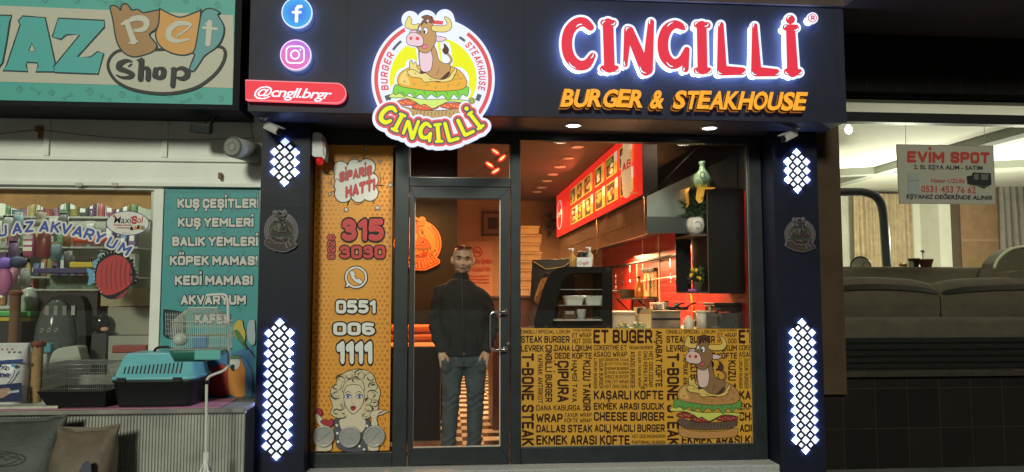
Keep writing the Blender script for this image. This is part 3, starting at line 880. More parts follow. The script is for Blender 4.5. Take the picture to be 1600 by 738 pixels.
def cow_art(cv, T, lw=.9, bottom_bun=False):
    """the cartoon bull rising out of a burger; T maps sheet points to surface points"""
    def sh(p, c, w=lw, k=4): cv.shape([T(q) for q in p], c, w, 'black', k)
    def el(x, y, rx, ry, c, w=0):
        lp = [T(q) for q in ellipse(x, y, rx, ry, 18)]
        cv.fill(lp, c)
        if w: cv.line(lp, w, 'black', closed=True)
    def ln(p, w, c='black', taper=True): cv.line(smooth_loop([T(q) for q in p], 4, False), w, c, taper=taper)
    if bottom_bun:
        sh([(205, 560), (300, 578), (420, 575), (500, 560), (512, 580), (490, 605), (360, 615), (230, 608), (196, 585)], 'bun')
    sh([(200, 512), (300, 530), (420, 530), (500, 516), (508, 540), (470, 562), (340, 572), (240, 562), (195, 540)], 'meat')
    for i in range(16):
        x = 215 + i * 17.5
        ln([(x, 532 + 10 * math.sin(i)), (x - 5, 548 + 4 * math.cos(i * 2)), (x - 4, 558)], .7)
    for x, y, rx, ry in ((232, 494, 48, 16), (452, 510, 62, 15), (322, 514, 66, 18)):
        el(x, y, rx, ry, 'tomato', lw)
        for k in range(6): el(x - rx * .6 + k * rx * .24, y + 5 * math.sin(k * 2.1), 4, 2.2, 'bunlight')
    sh([(148, 470), (180, 448), (260, 470), (330, 480), (420, 478), (522, 485), (510, 498), (440, 490), (385, 512), (355, 523), (320, 503), (300, 508), (275, 492), (228, 474)], 'cheese')
    sh([(166, 445), (176, 412), (200, 412), (360, 436), (515, 415), (529, 445), (520, 466), (500, 455), (482, 478), (458, 455), (432, 487), (405, 458), (376, 472), (350, 455), (322, 476), (298, 455), (272, 472), (248, 450), (222, 467), (200, 445), (182, 458)], 'green', lw, 3)
    for x in (210, 262, 312, 365, 418, 470): ln([(x, 440), (x + 8, 450), (x + 14, 462)], .8)
    sh([(188, 398), (194, 365), (222, 338), (275, 318), (360, 308), (440, 320), (490, 345), (520, 390), (516, 418), (480, 435), (360, 440), (240, 425), (202, 415)], 'bun')
    cv.shape([T(q) for q in [(198, 392), (210, 358), (250, 335), (300, 328), (250, 345), (240, 375), (248, 412), (212, 405)]], 'bunlight')
    for x, y, a in ((222, 395, .5), (268, 405, 1.4), (330, 412, .2), (372, 422, 2), (430, 415, 1.2), (480, 408, 2.4), (490, 380, .4), (455, 385, .3), (478, 362, 1.3), (236, 365, .9)):
        lp = [T((x + 6 * math.cos(t) * math.cos(a) - 3.4 * math.sin(t) * math.sin(a), y + 6 * math.cos(t) * math.sin(a) + 3.4 * math.sin(t) * math.cos(a))) for t in [2 * PI * i / 10 for i in range(10)]]
        cv.fill(lp, 'bunlight'); cv.line(lp, .55, 'black', closed=True)
    for i in range(26):
        x, y = 400 + 110 * random.random(), 360 + 60 * random.random()
        el(x, y, 1.5, 1.5, 'dkbrown')
    sh([(250, 345), (246, 308), (256, 292), (264, 312), (276, 300), (284, 330), (300, 345), (290, 362), (262, 360)], 'cream')
    ln([(425, 318), (445, 300), (444, 282), (432, 266), (421, 258)], 3.4, 'black', False); ln([(425, 318), (445, 300), (444, 282), (432, 266), (421, 258)], 2.3, 'brown', False)
    sh([(411, 214), (424, 226), (434, 243), (428, 262), (414, 262), (404, 245), (412, 232)], 'dkbrown')
    sh([(295, 225), (350, 215), (374, 245), (386, 290), (410, 308), (438, 312), (441, 342), (428, 372), (395, 388), (340, 372), (305, 350), (292, 290)], 'brown')
    sh([(296, 245), (345, 228), (352, 260), (358, 290), (348, 340), (318, 350), (298, 330)], 'pink')
    ln([(372, 368), (382, 350), (388, 328)], .8)
    sh([(296, 348), (318, 352), (340, 368), (385, 388), (432, 350), (436, 362), (395, 398), (345, 384), (312, 364)], 'dkbrown')
    sh([(236, 345), (264, 338), (300, 358), (325, 356), (360, 380), (415, 384), (450, 352), (466, 330), (470, 350), (448, 388), (410, 398), (372, 394), (316, 398), (300, 380), (252, 372)], 'cream')
    for a, b in (((270, 352), (280, 360)), ((335, 380), (360, 388)), ((430, 378), (446, 360)), ((452, 372), (475, 345))): ln([a, ((a[0] + b[0]) / 2, (a[1] + b[1]) / 2 + 3), b], .8)
    sh([(290, 118), (298, 142), (262, 148), (230, 138), (224, 124), (238, 88), (247, 84), (258, 103), (254, 117), (272, 124)], 'cream')
    sh([(258, 150), (280, 152), (278, 168), (256, 172), (245, 162)], 'pink')
    sh([(364, 178), (395, 180), (424, 190), (402, 203), (376, 202)], 'pink')
    sh([(294, 122), (320, 110), (350, 116), (368, 145), (374, 190), (362, 225), (336, 257), (306, 256), (280, 230), (274, 190), (284, 150)], 'brown')
    sh([(350, 140), (362, 127), (408, 129), (426, 116), (412, 90), (422, 86), (440, 99), (449, 125), (441, 147), (414, 159), (362, 155)], 'cream')
    el(297, 148, 8, 15, 'white', .7); el(323, 153, 11, 16, 'white', .7); el(297, 155, 4, 7, 'dkbrown'); el(318, 158, 4.5, 8, 'black')
    sh([(318, 218), (330, 222), (326, 238), (312, 238), (306, 226)], 'tongue', .6)
    sh([(240, 172), (262, 160), (300, 174), (314, 205), (302, 226), (262, 226), (236, 215), (231, 190)], 'pink')
    el(253, 189, 7, 9, 'red'); el(284, 190, 9, 9, 'red'); ln([(262, 222), (290, 230), (318, 222)], .9)
    sh([(302, 128), (306, 108), (318, 98), (308, 94), (305, 86), (328, 78), (346, 84), (352, 98), (350, 82), (360, 96), (358, 114), (344, 112), (336, 98), (326, 104), (330, 120), (316, 112)], 'dkbrown' if bottom_bun else 'hair', lw)

def logo_art(cv, lw=.9):
    cv.pal.setdefault('hair', cv.pal['dkbrown'])
    cv.fill(ellipse(*LC, 95.5, 95.5, 72), 'white')
    def ring(r0, r1, a0, a1, c, n=48):
        pts = [(LC[0] + (r0 + r1) / 2 * math.cos(R(a0 + (a1 - a0) * i / n)), LC[1] + (r0 + r1) / 2 * math.sin(R(a0 + (a1 - a0) * i / n))) for i in range(n + 1)]
        cv.line(pts, r1 - r0, c)
    ring(86, 92, 140, 242, 'red'); ring(86, 92, -53, 40, 'red'); ring(86, 92, -92, -80, 'red', 6)
    ring(72, 80.5, 152, 161, 'grey', 4) ; ring(75.5, 79.5, 216, 230, 'grey', 6)
    ring(75.5, 79.5, -58, -50, 'grey', 4); ring(73, 80, 18, 26, 'grey', 4)
    cv.text_arc("BURGER", *LC, 76.5, R(166), R(213), 11.5, 'red', .03, .1)
    cv.text_arc("STEAKHOUSE", *LC, 77, R(-47), R(14), 11, 'red', .03, .1)
    cv.fill([(LC[0] + 68 * math.cos(R(a)), LC[1] + 66 * math.sin(R(a))) for a in range(130, 411, 6)], 'yellow')
    # white halo round the animal and the burger
    ST_ = [(S4(p), [q / 3.075 for q in r] if isinstance(r, list) else r / 3.075) for p, r in [([(310, 370), (340, 300), (330, 240), (320, 165)], [60, 55, 52, 62]), ([(240, 100), (245, 140), (300, 150)], 22), ([(440, 100), (425, 145), (350, 150)], 24), ([(400, 190)], 20),
           ([(418, 225), (430, 300)], 24), ([(262, 190)], 40), ([(235, 385), (470, 385)], 62), ([(190, 440), (500, 440)], 40), ([(200, 490), (490, 500)], 45), ([(255, 315)], 30)]]
    fld = sdf(ST_, 585, 770, 10, 200, .8)
    cv.loops(contours(fld, 0), 'white')
    cow_art(cv, lambda q: (q[0] / 3.075 + 560, q[1] / 3.075), lw)
    fl2 = contours(F_NAME, 8.5)
    cv.loops(fl2, 'white')
    logo_name(cv)
    cv.fill(ellipse(737, 159, 5.4, 5.4), 'grey'); cv.line(ellipse(737, 159, 3.9, 3.9), .7, 'yellow', closed=True)
    cv.text("R", (735.4, 157, 738.8, 161.4), 'yellow', .02)

OUT_STROKES = LNAME + [([LC], 96.4 - 10.5), ([(641, 31), (650, 50)], 3.2), ([(667, 31), (667, 60)], 4.5), ([(695, 29), (700, 50)], 4)]
F_OUT = sdf(OUT_STROKES, 565, 795, 5, 245, .8)

def logo_box(y_front, fn, name, label, pal, side, depth, lift=.0012, lw=.9, group=None):
    c = fn(*LC); c.y = y_front + depth
    t = thing(name, label, "sign", c, group)
    b = MB()
    if side is halo: backlit(fn, contours(F_OUT, 10.5), contours(F_OUT, 5.5), y_front, depth, pal['white'], rim_w, halo, b)
    else: solid(fn, contours(F_OUT, 10.5), y_front, depth, pal['white'], side, b)
    b.build("light_box", t, fix=False)
    cv = Canvas(fn, dict(pal), dy=.00012, start=lift)
    logo_art(cv, lw)
    cv.build("artwork", t)
    return t
yb = YF - .09
pal = dict(PAL_LIT); pal['hair'] = em("art_hair", (.24, .09, .04))
logo_box(yb, lambda u, v: P(u, v, yb), "logo_sign", "large round lit sign of a cartoon bull in a burger over the door", pal, halo, .088)

# big red channel letters
def S5(pts): return [(x / 3.075 + 840, y / 3.075) for x, y in pts]
BIG = {
 'C': [([(255, 133), (225, 108), (188, 112), (152, 150), (140, 210), (152, 272), (190, 312), (235, 310), (265, 268)], [16, 22, 25, 26, 26, 26, 25, 23, 14])],
 'I': [([(338, 115), (345, 325)], 26), ([(316, 110), (364, 112)], 15), ([(315, 331), (376, 331)], 16)],
 'N': [([(434, 145), (421, 312)], [19, 11]), ([(440, 150), (520, 338)], [22, 27]), ([(545, 108), (528, 335)], [15, 26])],
 'G': [([(700, 133), (662, 118), (622, 142), (602, 200), (610, 268), (648, 308), (690, 292), (716, 240)], [14, 20, 25, 26, 26, 25, 20, 13]), ([(716, 240), (710, 332)], [14, 16])],
 'I.001': [([(788, 125), (792, 335)], 24), ([(764, 119), (816, 122)], 15), ([(764, 340), (822, 340)], 15)],
 'L': [([(880, 120), (885, 335)], [14, 24]), ([(885, 340), (983, 343)], [24, 18])],
 'L.001': [([(1043, 125), (1050, 340)], [13, 25]), ([(1050, 345), (1145, 350)], [24, 18])],
 'İ': [([(1215, 140), (1225, 345)], [22, 27]), ([(1192, 133), (1240, 134)], 15), ([(1198, 346), (1256, 348)], 16), ([(1214, 95)], 22)]}
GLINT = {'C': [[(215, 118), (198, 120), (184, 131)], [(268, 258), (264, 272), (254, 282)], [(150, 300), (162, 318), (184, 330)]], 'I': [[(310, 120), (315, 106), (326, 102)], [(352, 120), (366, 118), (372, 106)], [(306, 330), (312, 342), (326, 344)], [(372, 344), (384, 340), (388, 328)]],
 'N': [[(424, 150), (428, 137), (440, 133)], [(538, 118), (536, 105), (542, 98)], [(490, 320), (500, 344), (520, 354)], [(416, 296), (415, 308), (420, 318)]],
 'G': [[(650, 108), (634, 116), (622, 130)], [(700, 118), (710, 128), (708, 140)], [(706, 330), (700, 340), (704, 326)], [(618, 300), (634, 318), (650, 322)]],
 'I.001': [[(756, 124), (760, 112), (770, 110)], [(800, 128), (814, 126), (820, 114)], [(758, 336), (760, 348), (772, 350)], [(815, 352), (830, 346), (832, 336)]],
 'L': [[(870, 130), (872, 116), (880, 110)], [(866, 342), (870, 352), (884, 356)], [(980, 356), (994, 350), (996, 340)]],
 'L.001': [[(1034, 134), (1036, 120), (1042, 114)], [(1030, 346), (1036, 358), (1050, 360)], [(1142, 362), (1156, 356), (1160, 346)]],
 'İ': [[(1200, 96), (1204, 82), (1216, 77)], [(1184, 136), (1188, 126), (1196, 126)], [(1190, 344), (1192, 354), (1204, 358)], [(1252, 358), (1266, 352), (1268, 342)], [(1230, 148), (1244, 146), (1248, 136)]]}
y5 = YF - .075
f5 = lambda u, v: P(u, v, y5)
red5 = em("letter_red", (.74, .035, .065), 1.0)
white5 = em("letter_white", (.80, .90, 1.0), 1.15)
t = thing("letter_sign", "big lit red channel letters with white glowing edges spelling the shop name", "sign", P(1065, 120, y5) + Vector((0, .05, 0)))
for ch, st in BIG.items():
    sp = to_px(st, S5, 3.075)
    xs = [p[0] for s_ in sp for p in s_[0]]
    fld = sdf(sp, min(xs) - 22, max(xs) + 22, 8, 135, .5)
    b = MB()
    backlit(f5, contours(fld, 3.5), contours(fld, .3), y5, .074, white5, rim_w, halo, b)
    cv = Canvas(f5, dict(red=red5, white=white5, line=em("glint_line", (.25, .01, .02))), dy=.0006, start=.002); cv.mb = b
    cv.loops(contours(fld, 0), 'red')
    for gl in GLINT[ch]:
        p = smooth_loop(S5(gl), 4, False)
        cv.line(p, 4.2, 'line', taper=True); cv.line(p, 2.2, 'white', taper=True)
    b.build("letter", t, fix=False)
b = MB(); fl = [ellipse(1269.5, 28.5, 9.0, 9.0, 28)]
backlit(f5, fl, [ellipse(1269.5, 28.5, 6.5, 6.5, 28)], y5, .074, white5, rim_w, halo, b)
cv = Canvas(f5, dict(red=red5, white=white5), dy=.0006, start=.002); cv.mb = b
cv.fill(ellipse(1269.5, 28.5, 7.0, 7.0, 28), 'red'); cv.fill(ellipse(1269.5, 28.5, 5.6, 5.6, 28), 'white')
cv.text("R", (1266.6, 24.6, 1272.8, 32.4), 'red', .05)
b.build("registered_mark", t, fix=False)

# orange letters
y6 = YF - .05
f6 = lambda u, v: P(u, v, y6)
org = em("letter_orange", (.95, .40, .035), 1.0)
org_s = em("letter_orange_side", (.45, .15, .01), .7)
t = thing("letter_sign", "smaller lit orange slanted letters under the big red letters", "sign", P(1065, 158, y6) + Vector((0, .04, 0)))
ol = em("thin_outline", (.55, .22, .01), .8)
def brush_word(word, x0, x1, yt0, yt1, h):
    n = len(word); ws = [1.06 if c in 'GHOUAKR' else .9 for c in word]; tot = sum(ws); acc = 0
    for c, w in zip(word, ws):
        a = x0 + (x1 - x0) * acc / tot; acc += w; e = x0 + (x1 - x0) * acc / tot
        yb_ = yt0 + (yt1 - yt0) * ((a + e) / 2 - x0) / (x1 - x0)
        b = MB()
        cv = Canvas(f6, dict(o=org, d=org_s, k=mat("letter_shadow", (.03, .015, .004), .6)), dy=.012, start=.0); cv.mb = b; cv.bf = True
        jit = random.uniform(-.8, .8)
        q = [(a + 4.6, yb_ - h + jit), (e + 3.6, yb_ - h + jit * .3 + .4), (e - 1.6, yb_ + jit * .5), (a - 1.6, yb_ + jit)]
        q2 = [(p[0] - 1.6, p[1] + 2.6) for p in q]
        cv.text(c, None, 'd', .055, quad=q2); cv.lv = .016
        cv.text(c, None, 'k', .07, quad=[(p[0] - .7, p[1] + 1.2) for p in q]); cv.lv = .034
        cv.text(c, None, 'o', .06, .0, quad=q)
        b.build("letter", t, fix=False)
brush_word("BURGER", 876, 1004, 167.5, 168.8, 26)
brush_word("&", 1014, 1036, 169.5, 170, 27)
brush_word("STEAKHOUSE", 1050, 1256, 170.3, 173, 26.5)

# social signs
def disc_sign(cx, cy, r, name, label, base_c, edge_c, art):
    y7 = YF - .06
    f7 = lambda u, v: P(u, v, y7)
    c = f7(cx, cy); c.y = YF
    t = thing(name, label, "sign", c)
    b = MB(); backlit(f7, [ellipse(cx, cy, r, r, 48)], [ellipse(cx, cy, r - 4.5, r - 4.5, 48)], y7, .059, base_c, rim_w, halo, b); b.build("light_box", t, fix=False)
    cv = Canvas(f7, dict(w=em("white", (.85, .9, 1.0), 1.1), e=edge_c, b=base_c), dy=.0006, start=.002)
    art(cv); cv.build("artwork", t)
def grad_lit(name, stops, cxz, rad, mode='radial'):
    m = mat(name, (.03, .03, .03), .5, emit=(1, 1, 1), es=1, sample=False)
    n = m.node_tree; b = n.nodes["Principled BSDF"]
    tc = n.nodes.new("ShaderNodeTexCoord"); mp = n.nodes.new("ShaderNodeMapping")
    mp.inputs["Scale"].default_value = (1 / rad,) * 3
    gr = n.nodes.new("ShaderNodeTexGradient"); gr.gradient_type = 'SPHERICAL' if mode == 'radial' else 'LINEAR'
    if mode != 'radial':
        mp.inputs["Rotation"].default_value = (0, R(60), 0); mp.inputs["Location"].default_value = (.5, 0, 0); mp.inputs["Scale"].default_value = (.5 / rad,) * 3
    rp = n.nodes.new("ShaderNodeValToRGB")
    while len(rp.color_ramp.elements) < len(stops): rp.color_ramp.elements.new(.5)
    for e, (p, c) in zip(rp.color_ramp.elements, stops): e.position = p; e.color = (*c, 1)
    n.links.new(tc.outputs["Object"], mp.inputs[0]); n.links.new(mp.outputs[0], gr.inputs[0]); n.links.new(gr.outputs["Fac"], rp.inputs[0]); n.links.new(rp.outputs[0], b.inputs["Emission Color"])
    return m
blue = grad_lit("lit_blue", [(.0, (.02, .42, .85)), (.45, (.02, .20, .80)), (1, (.03, .10, .75))], None, .13)
def f_art(cv):
    cv.line(ellipse(464, 20, 23.4, 23.4, 48), 1.3, 'w', closed=True)
    st = [([(470.5, 10.5), (466, 10.8), (463.6, 14), (463.3, 33.5)], 2.6), ([(457.8, 19.6), (469.5, 19.6)], 2.0)]
    cv.loops(contours(sdf(st, 445, 485, 0, 45, .4), 0), 'w')
disc_sign(464, 20, 24.3, "social_sign", "round lit blue sign with a white letter f on the fascia", blue, blue, f_art)
pinkm = grad_lit("lit_pink", [(.0, (.80, .12, .42)), (.5, (.72, .16, .62)), (1, (.42, .14, .78))], None, .13, 'linear')
def i_art(cv):
    cv.line(ellipse(462, 86, 23.6, 23.0, 48), 1.3, 'w', closed=True)
    def rr(x0, x1, y0, y1, r):
        o = []
        for cx, cy, a in ((x1 - r, y0 + r, -90), (x1 - r, y1 - r, 0), (x0 + r, y1 - r, 90), (x0 + r, y0 + r, 180)):
            o += [(cx + r * math.cos(R(a + k * 15)), cy + r * math.sin(R(a + k * 15))) for k in range(7)]
        return o
    cv.line(rr(447.5, 475, 72.8, 98.8, 7), 2.5, 'w', closed=True)
    cv.line(ellipse(461.2, 85.8, 6.6, 6.6, 28), 2.5, 'w', closed=True)
    cv.fill(ellipse(469.6, 78.2, 1.5, 1.5, 10), 'w')
disc_sign(462, 86, 24.6, "social_sign", "round lit pink and violet sign with a white camera symbol", pinkm, pinkm, i_art)
y8 = YF - .055
f8 = lambda u, v: P(u, v, y8)
lp = [(383.5, 125.5), (524, 130.5)] + [(525 + 15.3 * math.sin(R(a)), 145.6 - 15.3 * math.cos(R(a))) for a in range(10, 180, 12)] + [(523, 161), (384, 156)]
t = thing("handle_sign", "red lit pill shaped sign with white slanted handle text", "sign", P(460, 143, y8) + Vector((0, .045, 0)))
b = MB(); redb = em("pill_red", (.80, .035, .06), 1.0)
solid(f8, [lp], y8, .05, redb, em("pill_side", (.9, .08, .1), 1.6), b); b.build("light_box", t, fix=False)
cv = Canvas(f8, dict(w=em("white", (.85, .9, 1), 1.1), p=em("pill_edge", (.85, .25, .3), 1.0)), dy=.0006, start=.002)
cv.line(lp, 1.6, 'p', closed=True)
cv.text("@cngll.brgr", None, 'w', .02, .22, spacing=.9, quad=[(399, 135.0), (520, 140.5), (517, 155.0), (397, 150.2)])
cv.build("lettering", t)

# ------------------------------------------------------------------ lattice lights on the pillars
lit_d = mat("lattice_acrylic", (.8, .8, .8), .4, emit=(.70, .80, 1.0), es=1.15, sample=False)
lit_ds = mat("lattice_edge", (.8, .8, .8), .4, emit=(.24, .38, 1.0), es=75.0)
lit_dim = mat("lattice_side", (.1, .12, .2), .5, emit=(.1, .2, .6), es=.25, sample=False)
def diamond(r, glow=(), t0=.010):
    """a lit acrylic diamond; sides 0..3 (right-up, left-up, left-down, right-down) that face outwards glow on to the pillar"""
    b = MB(); y0, y1 = YP - t0, YP - .001
    r2 = r * .93
    vs = [(r2, y0, 0), (0, y0, r2), (-r2, y0, 0), (0, y0, -r2), (r, y0 + .002, 0), (0, y0 + .002, r), (-r, y0 + .002, 0), (0, y0 + .002, -r), (r, y1, 0), (0, y1, r), (-r, y1, 0), (0, y1, -r)]
    b.add(vs, [(0, 1, 2, 3)] + [(i, (i + 1) % 4, 4 + (i + 1) % 4, 4 + i) for i in range(4)], lit_d)
    for i in range(4): b.add(vs, [(4 + i, 4 + (i + 1) % 4, 8 + (i + 1) % 4, 8 + i)], lit_ds if i in glow else lit_dim)
    return b
px_m = (P(446, 250, YP) - P(445, 250, YP)).x
DM = {}
def dmesh(r, glow):
    k = (r, glow)
    if k not in DM:
        o = diamond(r * px_m, glow).build('diamond_panel'); DM[k] = o.data; bpy.data.objects.remove(o)
    return DM[k]
def lattice(cx_top, y_top, cx_bot, y_bot, nrow, label, group):
    ct = P(cx_top, y_top, YP); cb_ = P(cx_bot, y_bot, YP)
    xm = (ct.x + cb_.x) / 2
    h = (ct.z - cb_.z) / (nrow + 1); w = 16.0 * px_m
    t = thing("lattice_light", label, "light", (xm, YP, (ct.z + cb_.z) / 2), group)
    def put(dx, z, r, glow=()):
        o = bpy.data.objects.new("diamond_panel", dmesh(r, glow))
        COL.objects.link(o); o.parent = t
        o.location = (dx, 0, z - (ct.z + cb_.z) / 2)
    put(0, ct.z, 6.8, (0, 1)); put(0, cb_.z, 6.8, (2, 3))
    for r_ in range(nrow):
        z = ct.z - h * (r_ + 1)
        for k in (-1, 0, 1): put(k * w, z, 6.8, {-1: (1, 2), 0: (), 1: (0, 3)}[k])
    for r_ in range(nrow + 1):
        z = ct.z - h * (r_ + .5)
        for k in (-.5, .5): put(k * w, z, 4.15)
    # the front faces of the diamonds are drawn from meshes whose y is already in world space: shift to the thing
    for c in t.children: c.location.y = -YP
    return t
G4 = "lattice lights on the shop pillars"
lattice(446, 222.5, 443.6, 284.5, 3, "short white diamond lattice light high on the pillar beside the pet shop", G4)
lattice(437.5, 505, 431.3, 713, 12, "tall white diamond lattice light low on the pillar beside the pet shop", G4)
lattice(1244.5, 239, 1246.5, 295.5, 3, "short white diamond lattice light high on the pillar beside the furniture shop", G4)
lattice(1252.5, 505, 1259.5, 703, 12, "tall white diamond lattice light low on the pillar beside the furniture shop", G4)

# unlit round emblems between the lattices
PAL_DIM = {k: mat("dim_" + k, c, .5) for k, c in dict(white=(.11, .105, .13), red=(.07, .03, .04), black=(.01, .01, .012), grey=(.018, .016, .02), yellow=(.05, .045, .022), brown=(.035, .026, .024),
    pink=(.085, .075, .085), cream=(.08, .07, .05), dkbrown=(.02, .015, .02), bun=(.05, .028, .02), bunlight=(.055, .038, .028), green=(.03, .055, .04), cheese=(.06, .07, .05), tomato=(.05, .02, .02),
    meat=(.05, .035, .03), salmon=(.06, .035, .04), tongue=(.06, .03, .04), hair=(.025, .02, .02)).items()}
G2 = "unlit round emblems on the pillars"
for (x0, x1, y0, y1, lab) in ((412.5, 466.5, 328.5, 394, "small dull round bull and burger emblem on the pillar beside the pet shop"), (1225.5, 1274.5, 340, 394, "small dull round bull and burger emblem on the pillar beside the furniture shop")):
    yq = YP - .005
    fn = (lambda x0, x1, y0, y1: lambda u, v: P(x0 + (u - 580) / 194 * (x1 - x0), y0 + (v - 17) / 214 * (y1 - y0), yq))(x0, x1, y0, y1)
    logo_box(yq, fn, "emblem", lab, PAL_DIM, mat("dim_side", (.03, .03, .035), .5), .0045, .0006, 1.4, G2)
# ------------------------------------------------------------------ poster, window film, and fittings of the burger front
# gold poster with the phone numbers
yg = .0
fg = lambda u, v: P(u, v, yg)
PALP = {k: mat("print_" + k, c, .45) for k, c in dict(gold=(.68, .29, .018), dot=(.50, .145, .012), black=(.012, .010, .010), white=(.66, .66, .64), red=(.48, .02, .025), hair=(.56, .48, .31), skin=(.60, .51, .38), blue=(.10, .16, .45),
    dress=(.07, .07, .09), lips=(.35, .01, .03), grey=(.35, .35, .35), green=(.10, .26, .05), cheese=(.50, .52, .10), tomato=(.22, .02, .02), meat=(.10, .06, .04), bun=(.42, .20, .06), bunlight=(.55, .33, .10),
    brown=(.22, .11, .05), dkbrown=(.06, .02, .015), pink=(.58, .42, .38), cream=(.58, .40, .10), tongue=(.5, .08, .1), yellow=(.6, .5, .05), film=(.54, .275, .022), ink=(.035, .008, .006), salmon=(.5, .2, .2), mask=(.54, .275, .022)).items()}
gx0, gx1, gz0_, gz1_ = X(487.5, 0), X(611.5, 0), Z(705, 0, 550), Z(220, 0, 550)
t = thing("phone_poster", "tall gold dotted poster with phone numbers and a pop art woman", "poster", ((gx0 + gx1) / 2, 0, gz0_))
b = MB(); b.box(gx0, gx1, .0, .012, gz0_, gz1_, PALP['gold']); b.build("backing", t)
cv = Canvas(fg, dict(PALP), dy=.0001, start=.0012)
for j in range(66):
    y = 236 + j * 7.1
    for i in range(-1, 17):
        x = 491 + i * 7.6 + (3.8 if j % 2 else 0)
        d = min(1, abs(x - 551) / 60)
        r = 2.5 * max(0, .25 + .85 * d - (.55 if 395 < y < 560 else .1) * (1 - d)) * (1 if y > 262 else (y - 225) / 37)
        lo = 487.5 + (458 - y) * .0215 + 1.5; hi = 612 + (458 - y) * .0165 - 1.5
        if r > .5 and lo + r < x < hi - r: cv.fill(ellipse(x, y, r, r, 9), 'dot', keep=True)
cv.up()
def S615(pts): return [(x / 6.15 + 500, y / 6.15 + 225) for x, y in pts]
# speech burst
for a, c_, w in (((90, 150), (215, 250), 14), ((430, 95), (400, 215), 14), ((545, 190), (490, 240), 7), ((60, 288), (130, 300), 6), ((620, 400), (545, 398), 14), ((262, 595), (290, 510), 16), ((522, 578), (465, 470), 14), ((115, 465), (145, 452), 8)):
    pts = S615([a, ((a[0] + c_[0]) / 2, (a[1] + c_[1]) / 2), c_]); cv.line(pts, w / 6.15, 'black', taper=True)
cl = sdf([(S615([p]), r / 6.15) for p, r in [((200, 240), 72), ((330, 215), 66), ((450, 225), 80), ((485, 350), 72), ((220, 400), 80), ((225, 480), 82), ((370, 490), 72), ((480, 470), 78), ((330, 350), 140), ((200, 320), 60)]], 512, 600, 238, 325, .5)
cv.loops(contours(cl, 1.1), 'black'); cv.loops(contours(cl, -.3), 'white')
for ar in ([(265, 215), (272, 195), (285, 180)], [(360, 185), (375, 172), (392, 165)], [(150, 330), (170, 345), (190, 350)], [(496, 285), (515, 285), (530, 295)]): cv.line(S615(ar), 1.2, 'black', taper=True)
for ar in ([(278, 145), (330, 126), (385, 136)], [(565, 290), (585, 335), (575, 385)], [(605, 305), (615, 330), (608, 352)], [(88, 350), (86, 380), (98, 405)], [(120, 325), (105, 370), (130, 420)], [(316, 570), (365, 582), (424, 562)]): cv.line(smooth_loop(S615(ar), 4, False), .8, 'black', taper=True)
def tq(x0, y0, x1, y1, h): return S615([(x0, y0 - h), (x1, y1 - h), (x1, y1), (x0, y0)])
cv.text("SİPARİŞ", None, 'red', .065, 0, quad=tq(186, 372, 500, 302, 98), outline=(.09, 'dkbrown'))
cv.text("HATTI", None, 'red', .075, 0, quad=tq(246, 524, 530, 444, 112), outline=(.10, 'dkbrown'))
for sx, sy, r in ((445, 52, 27), (68, 122, 22), (577, 170, 18), (38, 275, 18), (678, 395, 26), (97, 482, 19), (253, 632, 28), (553, 614, 28)):
    st = S615([(sx + (r if k % 2 == 0 else r * .48) * math.sin(k * PI / 5 + sx), sy - (r if k % 2 == 0 else r * .48) * math.cos(k * PI / 5 + sx)) for k in range(10)])
    cv.fill(st, 'white'); cv.line(st, 1.0, 'black', closed=True)
cv.text("315", (534, 342, 600, 377), 'red', .055, outline=(.115, 'black'))
cv.text("3030", (531, 384, 602, 404), 'red', .045, outline=(.115, 'black'))
# area code reading upwards
vq = [(513, 405), (513, 367), (522.5, 367), (522.5, 405)]
cv.text("0228", None, 'red', .04, quad=[(512, 405), (512, 366.5), (523.5, 366.5), (523.5, 405)], outline=(.105, 'black'))
# handset in a speech ring
cv.fill([(538.5, 450.5), (541, 440), (550, 448)], 'black'); cv.fill(ellipse(556.5, 433.5, 18.6, 18.2, 36), 'black'); cv.fill(ellipse(556.5, 433.5, 17.2, 16.8, 36), 'white')
cv.fill([(540.5, 449), (542.5, 441), (549, 446)], 'white'); cv.fill(ellipse(556.5, 433.5, 14.2, 13.9, 36), 'black'); cv.fill(ellipse(556.5, 433.5, 13.2, 12.9, 36), 'gold')
ph = sdf([([(550.5, 427), (551.5, 433), (556, 438.5), (562.5, 440.5)], [3.2, 2.2, 2.2, 3.2]), ([(549.8, 426), (552.4, 429)], 2.6), ([(560.5, 438.4), (563.4, 441.2)], 2.6)], 540, 575, 418, 450, .4)
cv.loops(contours(ph, .9), 'black'); cv.loops(contours(ph, 0), 'white')
cv.text("0551", (525, 469, 587, 490), 'white', .05, outline=(.125, 'black'))
cv.text("006", (521, 504, 586, 524), 'white', .05, outline=(.125, 'black'))
cv.text("1111", (526, 533, 582, 569), 'white', .08, spacing=1.0, outline=(.145, 'black'))
